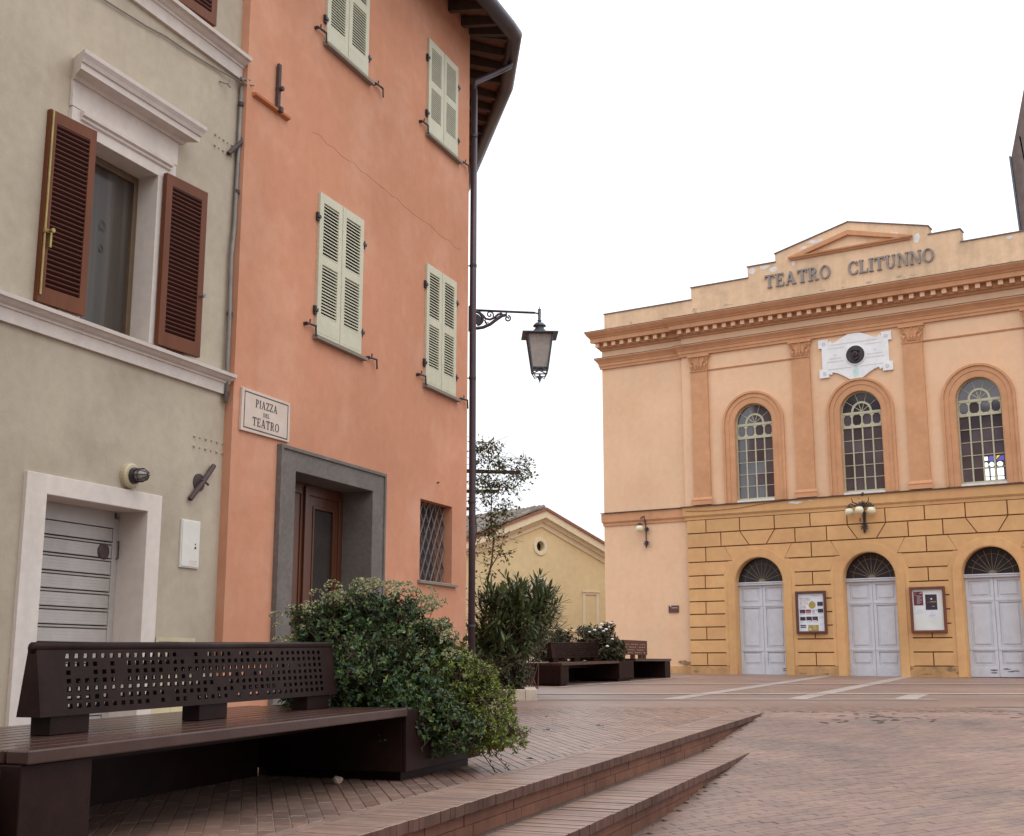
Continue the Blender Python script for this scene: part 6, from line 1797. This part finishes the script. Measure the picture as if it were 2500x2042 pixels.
# the last bench is built the other way round: its block stands at the far end
t = thing('bench', 'farthest reddish brown bench against the corner of the theatre', 'bench', (p_[0], p_[1], plat(*p_)), group=BG, rot=(0, 0, pi / 2 - FY_))
m_ = MB(); m_.box(-0.42, 0, 0.035, 1.165, 0, 0.409); m_.build('support_block', 'bench', t, bevel=0.006)
for i in range(10):
    m_ = MB(); m_.box(-2.65, 0, i * 0.12 + 0.003, i * 0.12 + 0.117, 0.41, 0.465); m_.build('plank', 'bench_seat', t)
m_ = MB(); m_.box(-2.65, -0.42, 1.08, 1.12, 0, 0.408); m_.build('rear_panel', 'bench', t)
M['bench_r'] = mat('reddish_bench_steel', (0.085, 0.028, 0.018), 0.45, 0.2, 9)
m_ = MB()
hl = [rect(-2.2 + i * 0.13, -2.2 + i * 0.13 + 0.075, 0.60 + r_ * 0.066, 0.618 + r_ * 0.066) for i in range(12) for r_ in range(4) if (i * 7 + r_ * 3) % 5]
m_.prism(rect(-2.4, -0.55, 0.555, 0.905), 0.45, 0.462, hl); m_.build('perforated_sheet', 'bench_r', t)
for xf in (-2.2, -1.5, -0.95, -0.70): 
    m_ = MB(); m_.box(xf, xf + 0.10, 0.463, 0.56, 0.466, 0.60); m_.build('foot', 'bench_r', t)

# pale kerb bed and trough at the oleander
KB = thing('kerb_bed', 'low pale stone kerb round the oleander bed by the orange house', 'planting bed', (-1.6, 19.50, plat(0, 19.5)), 0.0)
for (x0, x1) in ((0, 0.98), (0.985, 1.80), (1.805, 1.98)):
    m_ = MB(); m_.box(x0, x1, 0, 0.18, -0.05, 0.165); m_.build('kerb_stone', 'kerb', KB, bevel=0.006)
for (y0, y1) in ((0.181, 1.1), (1.105, 2.1), (2.105, 3.1)):
    m_ = MB(); m_.box(1.80, 1.98, y0, y1, -0.05, 0.17); m_.build('kerb_stone', 'kerb', KB, bevel=0.006)
m_ = MB(); m_.box(0, 1.799, 0.181, 3.6, -0.05, 0.13); m_.build('soil', 'soil', KB)
t = trough('terracotta_trough', 'plain brown trough behind the pale kerb beside the far bench', (-1.0, 24.0, plat(0, 24)), pi / 2, 0.0, 1.22, 0.6, 0.60, None)
t['category'] = 'planter'
for ch in t.children:
    if ch.name.startswith('box') or ch.name.startswith('plinth'): ch.data.materials[0] = M['terracotta']

# ================================================================== PLANTS
def leaf_mesh(L, Wd, fold=0.25):
    return [(0, 0, 0), (L * 0.45, Wd / 2, fold * Wd), (L, 0, -0.1 * L), (L * 0.45, -Wd / 2, fold * Wd)], [(0, 2, 1), (0, 3, 2)]
def frame_from(d, rg):
    d = d.normalized()
    u = d.cross(Vector((rg.uniform(-1, 1), rg.uniform(-1, 1), rg.uniform(-1, 1))))
    if u.length < 1e-4: u = d.cross(Vector((1, 0, 0)))
    u.normalize()
    w = d.cross(u)
    return d, u, w
def add_leaf(mb, p, d, up, L, Wd, rg):
    """leaf along d, its face turned mostly to `up`"""
    d = d.normalized()
    s = d.cross(up)
    if s.length < 1e-4: s = d.cross(Vector((1, 0, 0)))
    s.normalize(); n = s.cross(d)
    vs_, fs = leaf_mesh(L, Wd)
    mb.cur = rg.random()
    mb.add([tuple(p + d * v[0] + s * v[1] + n * v[2]) for v in vs_], fs)

def bush(t, clumps, nleaf, L, Wd, lm, seed, sm='stem', shell=0.55, root=None, droop=0.0, twig=True, light=None, nobj=0):
    """clumps: list of (centre, radii, weight). Leaves sit in sprigs spread through each clump, denser near its surface"""
    rg = random.Random(seed)
    extra = []
    for c, r, w in clumps:
        for _ in range(5):
            q = Vector((rg.gauss(0, 1), rg.gauss(0, 1), rg.gauss(0.2, 1))).normalized()
            k = rg.uniform(0.25, 0.42)
            extra.append(((c[0] + q.x * r[0] * 0.95, c[1] + q.y * r[1] * 0.95, c[2] + q.z * r[2] * 0.95), (r[0] * k, r[1] * k, r[2] * k), w * 0.09))
    clumps = [(c, (r[0] * 0.92, r[1] * 0.92, r[2] * 0.92), w) for c, r, w in clumps] + extra
    tot = sum(c[2] for c in clumps)
    mb = MB(); sb = MB()
    root = root or Vector((0, 0, 0))
    allp = []
    for c, r, w in clumps:
        c = Vector(c)
        ns = int(nleaf * w / tot / 7)
        for _ in range(ns):
            while True:
                q = Vector((rg.gauss(0, 1), rg.gauss(0, 1), rg.gauss(0, 1)))
                if q.length > 0.1: break
            q.normalize()
            rad = shell + (1 - shell) * rg.random() ** 0.7
            rad *= 1.0 + 0.16 * rg.gauss(0, 1) * 0.6
            p = c + Vector((q.x * r[0], q.y * r[1], q.z * r[2])) * rad
            out = (Vector((q.x / r[0], q.y / r[1], q.z / r[2])).normalized() * 0.7 + Vector((rg.gauss(0, .4), rg.gauss(0, .4), rg.gauss(0.25, .4)))).normalized()
            tw = 5 * L * 0.32
            if twig and rg.random() < 0.45:
                sb.tube([p - out * tw * 1.6, p + out * tw], 0.0022, 3, caps=False)
            for k in range(7):
                a = 2.4 * k + rg.uniform(-0.4, 0.4)
                d, u, ww = frame_from(out, rg)
                ld = (out * rg.uniform(0.15, 0.8) + u * cos(a) + ww * sin(a) + Vector((0, 0, -droop))).normalized()
                up = (out + Vector((0, 0, 0.8)) + Vector((rg.gauss(0, .35), rg.gauss(0, .35), 0))).normalized()
                add_leaf(mb, p + out * tw * (k / 7 - 0.3), ld, up, L * rg.uniform(0.65, 1.2), Wd * rg.uniform(0.7, 1.15), rg)
        for _ in range(7):
            q = c + Vector((rg.uniform(-.6, .6) * r[0], rg.uniform(-.6, .6) * r[1], rg.uniform(-.3, .7) * r[2]))
            b0 = root + Vector((rg.uniform(-.15, .15), rg.uniform(-.15, .15), 0))
            mid = (b0 + q) / 2 + Vector((rg.uniform(-.08, .08), rg.uniform(-.08, .08), rg.uniform(0, .1)))
            sb.tube([b0, mid, q], 0.013, 5, r1=0.004)
    mb.build('foliage', lm, t, kind='stuff')
    sb.build('branches', sm, t)
    return t

# big flowering shrub in the near planter
VX, VY, VZ = -0.95, 9.05, -0.36
V = thing('viburnum_shrub', 'large dark green shrub topped with cream flower heads beside the foreground bench', 'shrub', (VX, VY, VZ))
cl = [((-0.10, 0.05, 0.42), (0.42, 0.42, 0.36), 2.2), ((-0.30, -0.1, 0.52), (0.29, 0.32, 0.25), 1.3), ((-0.02, 0.1, 0.66), (0.32, 0.34, 0.21), 1.2), ((0.24, 0.1, 0.50), (0.30, 0.34, 0.26), 1.2), ((0.44, 0.1, 0.32), (0.22, 0.3, 0.28), 1.0),
      ((0.06, -0.28, 0.24), (0.46, 0.34, 0.30), 2.0), ((-0.28, -0.34, 0.14), (0.29, 0.30, 0.22), 1.4), ((0.32, -0.40, 0.02), (0.30, 0.28, 0.24), 1.5), ((0.52, -0.38, -0.10), (0.24, 0.22, 0.16), 0.8), ((-0.46, -0.12, 0.62), (0.15, 0.2, 0.12), 0.4), ((-0.54, 0.0, 0.42), (0.11, 0.16, 0.09), 0.25), ((0.18, -0.54, -0.12), (0.26, 0.2, 0.17), 0.9),
      ((-0.40, -0.66, 0.22), (0.19, 0.2, 0.13), 0.6), ((-0.22, -0.55, 0.32), (0.24, 0.2, 0.2), 0.7)]
bush(V, cl, 31000, 0.041, 0.025, 'leaf_dark', 3, root=Vector((0.05, 0.05, -0.1)), shell=0.35)
rg = random.Random(17)
fh = MB()
for i in range(26):
    q = Vector((rg.gauss(0, 1), rg.gauss(0, 1), abs(rg.gauss(0, 1)))).normalized()
    p = Vector((q.x * 0.046, q.y * 0.046, q.z * 0.026))
    for k in range(3):
        add_leaf(fh, p, (q + Vector((rg.gauss(0, .7), rg.gauss(0, .7), rg.gauss(0, .5)))), q, 0.017, 0.014, rg)
fm = None
heads = []
for (cx_, cz_, n_, sx, sz) in ((-0.28, 0.80, 7, 0.16, 0.04), (-0.5, 0.70, 6, 0.13, 0.06), (-0.02, 0.89, 9, 0.22, 0.04), (0.22, 0.84, 5, 0.14, 0.05), (0.34, 0.74, 6, 0.12, 0.05), (0.46, 0.60, 4, 0.08, 0.06), (-0.60, 0.47, 5, 0.06, 0.05), (0.32, 0.62, 4, 0.16, 0.06), (0.50, 0.42, 3, 0.14, 0.06), (-0.45, 0.58, 3, 0.12, 0.04)):
    for _ in range(int(n_ * 1.8)): heads.append((cx_ + rg.gauss(0, sx * 0.62), rg.uniform(-0.34, 0.12), cz_ + rg.gauss(0, sz * 0.6)))
for p in heads:
    s_ = rg.uniform(0.7, 1.25)
    rot = (rg.uniform(-.6, .6), rg.uniform(-.6, .6), rg.uniform(0, 6))
    if fm is None:
        o_ = fh.build('flower_head', 'flower', V, loc=p); o_.rotation_euler = rot; fm = o_.data
    else: inst('flower_head', fm, V, p, rot, (s_, s_, s_))
# lighter shrub at the right of the same planter
Hs = thing('light_shrub', 'bright yellow-green small-leaved shrub spilling over the right of the near planter', 'shrub', (-0.44, 9.15, -0.33))
cl = [((0.06, -0.05, 0.20), (0.24, 0.30, 0.18), 1.3), ((0.24, -0.12, -0.02), (0.23, 0.28, 0.19), 1.3), ((0.16, -0.26, -0.17), (0.24, 0.24, 0.15), 1.0), ((0.36, -0.16, -0.16), (0.16, 0.2, 0.14), 0.5), ((0.02, 0.1, 0.33), (0.15, 0.2, 0.10), 0.4), ((-0.08, -0.3, -0.02), (0.18, 0.2, 0.16), 0.5)]
bush(Hs, cl, 13500, 0.028, 0.014, 'leaf_light', 5, root=Vector((0, 0.0, -0.1)))
rg = random.Random(23); mb = MB(); sb = MB()
for (x0, z0, x1, z1) in ((0.14, -0.24, 0.42, -0.40), (0.12, -0.26, 0.34, -0.43), (0.22, -0.18, 0.47, -0.27)):
    a = Vector((x0, -0.30, z0)); b = Vector((x1, -0.40 + rg.uniform(-.1, .1), z1)); 
    for i in range(26):
        t_ = 0.25 + 0.75 * rg.random() ; p = a.lerp(b, t_) + Vector((rg.gauss(0, .008), rg.gauss(0, .01), 0.06 * sin(pi * t_) + rg.gauss(0, .008)))
        add_leaf(mb, p, (b - a).normalized() * rg.uniform(0.3, 1.0) + Vector((rg.gauss(0, .4), rg.uniform(-.7, .7), rg.gauss(0, .45))), Vector((rg.gauss(0, .4), -0.7, 0.7)), rg.uniform(0.016, 0.028), rg.uniform(0.007, 0.011), rg)
    sb.tube([a, a.lerp(b, .5) + Vector((0, 0, 0.06)), b], 0.003, 4)
mb.build('hanging_sprigs', 'leaf_dark', Hs, kind='stuff'); sb.build('hanging_twigs', 'stem', Hs)
# a small creeper at the door jamb
S1 = thing('seedling', 'thin leafy seedling sprouting between bench back and grey door jamb', 'plant', (-1.38, 9.95, -0.5))
bush(S1, [((0.0, 0, 0.44), (0.20, 0.1, 0.10), 1.0)], 190, 0.04, 0.022, 'leaf_light', 9, root=Vector((0, 0, -0.2)))

# oleander
O = thing('oleander', 'tall oleander bush with long narrow leaves beside the downpipe corner', 'shrub', (0.0, 21.6, plat(0, 21.6) + 0.1))
rg = random.Random(41)
sb = MB(); olv = MB(); leaves = []
for i in range(290):
    q = Vector((rg.gauss(0, 1), rg.gauss(0, 1), rg.gauss(0.1, 1))).normalized()
    k = rg.uniform(0.45, 1.0)
    tip = Vector((0.11 + q.x * 0.86 * k, 0.05 + q.y * 0.7 * k, 1.22 + q.z * 0.82 * k))
    if tip.z < 0.95: tip.x = min(tip.x, 0.12 + max(0.0, tip.z - 0.5))
    if i % 4 == 0: tip = Vector((rg.uniform(-0.7, 0.10), rg.uniform(-0.5, 0.5), rg.uniform(0.45, 1.0)))
    base = Vector((rg.uniform(-0.55, 0.45), rg.uniform(-0.4, 0.4), 0.0))
    mid = base.lerp(tip, 0.5) + Vector(((base.x - tip.x) * 0.12, (base.y - tip.y) * 0.12, 0.05))
    if i % 2 == 0: sb.tube([base, mid, tip], 0.008, 4, r1=0.003)
    else: sb.tube([mid.lerp(tip, 0.4), tip], 0.005, 4, r1=0.003)
    d0 = (Vector((q.x * 0.9, q.y * 0.9, max(q.z, -0.25) * 0.6 + 0.35))).normalized()
    ph = rg.uniform(0, 6)
    fr = random.Random(i)
    d, u, w_ = frame_from(d0, fr)
    for lev in range(rg.randint(5, 7)):
        p = tip - d0 * 0.05 * lev
        for m3 in range(3):
            an = ph + lev * 1.05 + m3 * 2.094 + rg.uniform(-.2, .2)
            open_ = 0.55 + 0.28 * lev
            ld = (d + (u * cos(an) + w_ * sin(an)) * open_ + Vector((rg.gauss(0, .1), rg.gauss(0, .1), -0.10 - 0.06 * lev))).normalized()
            leaves.append((p, ld, rg.uniform(0.16, 0.25), rg.uniform(0.030, 0.045)))
leaves.sort(key=lambda q: q[0].y)
lv = MB(); lv.add([(0, 0, 0), (0.35, 0.5, 0.12), (0.75, 0.38, 0.06), (1, 0, -0.08), (0.75, -0.38, 0.06), (0.35, -0.5, 0.12), (0.38, 0, 0), (0.75, 0, -0.02)], [(0, 6, 1), (6, 7, 2, 1), (7, 3, 2), (0, 5, 6), (5, 4, 7, 6), (4, 3, 7)])
lme = None
for i, (p, ld, L, Wd) in enumerate(leaves):
    if i % 15 == 0 and i < 4490:
        q = ld.to_track_quat('X', 'Z')
        if lme is None:
            o_ = lv.build('leaf', 'leaf_ole', O, loc=p); lme = o_.data
        else: o_ = inst('leaf', lme, O, p)
        o_.rotation_euler = q.to_euler(); o_.scale = (L, Wd, Wd)
    else:
        s_ = ld.cross(Vector((0, 0, 1))); 
        if s_.length < 1e-3: s_ = Vector((1, 0, 0))
        s_.normalize(); n_ = s_.cross(ld); olv.cur = rg.random()
        olv.add([tuple(p + ld * (v[0] * L) + s_ * (v[1] * Wd) + n_ * (v[2] * Wd)) for v in lv.v], lv.f)
olv.build('foliage', 'leaf_ole', O, kind='stuff'); sb.build('branches', 'stem_red', O)
# undergrowth below the oleander
U = thing('low_shrub', 'low mixed green shrub at the foot of the oleander', 'shrub', (-0.25, 21.0, plat(0, 21) + 0.13))
bush(U, [((-0.2, 0, 0.25), (0.5, 0.3, 0.28), 1.0), ((0.22, 0.1, 0.26), (0.30, 0.3, 0.28), 0.8)], 4500, 0.06, 0.035, 'leaf_far', 12)
# pergola beams and climber
PG = thing('pergola', 'dark pergola beams jutting from behind the orange corner, wrapped by a climber', 'pergola', (-0.9, 22.0, 3.0))
mb = MB(); mb.add([(-1.2, 0, 0.34), (-1.2, 0.09, 0.34), (1.06, 0.09, 0.29), (1.06, 0, 0.29), (-1.2, 0, 0.41), (-1.2, 0.09, 0.41), (1.06, 0.09, 0.34), (1.06, 0, 0.34)], [(0, 1, 2, 3), (4, 7, 6, 5), (0, 3, 7, 4), (1, 5, 6, 2), (0, 4, 5, 1), (3, 2, 6, 7)]); mb.build('beam', 'tube', PG, fix=True)
mb = MB(); mb.box(-1.2, 0.67, 0.6, 0.68, 0.03, 0.085); mb.build('beam', 'tube', PG)
mb = MB(); mb.box(-1.2, 0.12, 1.2, 1.28, -0.22, -0.165); mb.build('beam', 'tube', PG)
mb = MB(); mb.box(-0.65, -0.57, 0.0, 0.08, -3.6, 0.33); mb.build('post', 'tube', PG)
VN = thing('climber', 'leggy twisted climber with sparse small leaves growing up to the pergola', 'climbing plant', (-0.62, 21.9, plat(0, 22) + 0.1))
rg = random.Random(77); sb = MB(); mb = MB()
def twine(p0, p1, n, amp, r0, r1):
    p0 = Vector(p0); p1 = Vector(p1); pts = []
    for i in range(n + 1):
        t_ = i / n; p = p0.lerp(p1, t_)
        if 0 < i < n: p = p + Vector((rg.uniform(-amp, amp), rg.uniform(-amp, amp), 0))
        pts.append(p)
    sb.tube(pts, r0, 5, r1=r1); return pts
mains = [twine((0.05, 0, 0), (0.30, 0, 2.55), 7, 0.05, 0.022, 0.014), twine((0.30, 0, 2.55), (0.22, 0, 4.0), 6, 0.04, 0.014, 0.008), twine((0.0, 0, 0), (-0.05, 0, 2.4), 6, 0.04, 0.02, 0.013), twine((-0.05, 0, 2.4), (-0.02, 0, 3.95), 6, 0.04, 0.013, 0.007), twine((0.15, 0, 1.8), (0.48, 0, 2.62), 5, 0.04, 0.01, 0.005), twine((0.2, 0, 3.3), (0.85, 0, 3.9), 6, 0.05, 0.009, 0.004), twine((0.2, 0, 3.55), (0.62, 0, 3.45), 5, 0.05, 0.007, 0.004), twine((0.24, 0, 2.9), (0.5, 0, 3.15), 4, 0.04, 0.006, 0.003)]
spots = []
for pts in mains[1:2] + mains[3:]:
    for p in pts: spots.append((p, 0.16))
for _ in range(26): spots.append((Vector((rg.uniform(-0.1, 0.95), rg.uniform(-0.1, 0.3), rg.uniform(3.50, 4.0))), 0.12))
for _ in range(12): spots.append((Vector((rg.uniform(0.0, 0.36), rg.uniform(-0.1, 0.3), rg.uniform(3.95, 4.28))), 0.10))
for _ in range(14): spots.append((Vector((rg.uniform(-0.1, 0.6), rg.uniform(-0.1, 0.2), rg.uniform(2.3, 3.3))), 0.10))
for p, r in spots:
    for k in range(13):
        q = p + Vector((rg.gauss(0, r * .8), rg.gauss(0, r * .6), rg.gauss(0, r * .6)))
        add_leaf(mb, q, Vector((rg.uniform(-1, 1), rg.uniform(-1, 1), rg.uniform(-1, .5))), Vector((rg.gauss(0, .6), -0.6, 0.7)), rg.uniform(0.06, 0.095), rg.uniform(0.032, 0.05), rg)
    for _ in range(3): sb.tube([p, p + Vector((rg.gauss(0, .09), rg.gauss(0, .04), rg.gauss(0, .07))), p + Vector((rg.gauss(0, .16), rg.gauss(0, .08), rg.gauss(0, .12)))], 0.006, 4, r1=0.003)
mb.build('foliage', 'leaf_vine', VN, kind='stuff'); sb.build('stems', 'stem', VN)
# far flowering shrub and companions
p_ = fl_(3.7, 0.6)
F = thing('white_flowering_shrub', 'rounded shrub with a few white flowers in the far planter between the far benches', 'shrub', (p_[0], p_[1], plat(*p_) + 0.42))
bush(F, [((-0.05, 0, 0.40), (0.50, 0.5, 0.42), 1.5), ((-0.42, 0.2, 0.26), (0.36, 0.4, 0.26), 0.7), ((0.24, -0.1, 0.22), (0.28, 0.4, 0.32), 0.7)], 9000, 0.075, 0.045, 'leaf_far', 14, shell=0.3)
rg = random.Random(6); fw = MB(); fw.lathe([(0.0, -0.02), (0.035, -0.012), (0.04, 0.005), (0.02, 0.02), (0.0, 0.022)], (0, 0, 0), 8)
fwm = None
for (x, z) in ((-0.18, 0.72), (-0.05, 0.78), (0.08, 0.74), (0.02, 0.70), (-0.30, 0.68), (0.15, 0.80), (0.10, 0.36), (0.22, 0.52), (-0.02, 0.86), (0.2, 0.88)):
    if fwm is None:
        o_ = fw.build('flower', 'flower_w', F, loc=(x, -0.5, z)); fwm = o_.data
    else: inst('flower', fwm, F, (x, -0.48, z), scale=(rg.uniform(.7, 1.2),) * 3)
F2 = thing('dark_low_shrub', 'dark low shrub behind the left end of the far bench', 'shrub', (0.95, 29.2, plat(0, 29)))
bush(F2, [((-0.1, 0, 0.62), (0.5, 0.4, 0.55), 1.0)], 4200, 0.075, 0.045, 'leaf_far', 15)

# bits on the paving
bm = bmesh.new(); bmesh.ops.create_icosphere(bm, subdivisions=2, radius=0.034)
rg = random.Random(3)
for v in bm.verts: v.co *= rg.uniform(0.78, 1.18); v.co.z *= 0.85
me = bpy.data.meshes.new('pebble'); bm.to_mesh(me); bm.free(); me.materials.append(M['pebble'])
o_ = bpy.data.objects.new('stone', me); COL.objects.link(o_); o_.location = (-1.10, 8.13, plat(-1.1, 8.13) + 0.022); tag(o_, 'small broken stone lying on the bricks in front of the planter', 'stone')
rg = random.Random(12)
for (px_, py_, lab) in ((0.17, 9.75, 'dry leaf on the bricks just right of the hanging sprigs of the near planter'), (0.34, 12.9, 'dry leaf lying midway between the near planter and the pale kerb'), (0.42, 15.2, 'dry leaf lying nearest to the pale kerb bed'), (0.95, 13.6, 'dry leaf lying beside the upper step edge strip')):
    mb = MB(); a = rg.uniform(0, 6)
    add_leaf(mb, Vector((0, 0, 0.004)), Vector((cos(a), sin(a), 0.15)), Vector((0, 0, 1)), 0.075, 0.035, rg)
    add_leaf(mb, Vector((0, 0, 0.003)), Vector((cos(a + 2), sin(a + 2), 0.12)), Vector((0, 0, 1)), 0.04, 0.02, rg)
    o_ = mb.build('fallen_leaf', 'stem', loc=(px_, py_, plat(px_, py_) + 0.003))
    tag(o_, lab, 'leaf', 'dry leaves on the brick paving')

# ------------------------------------------------------------------ lift everything to its real height
for o in bpy.data.objects:
    if o.parent is None:
        o.location.z += ZO
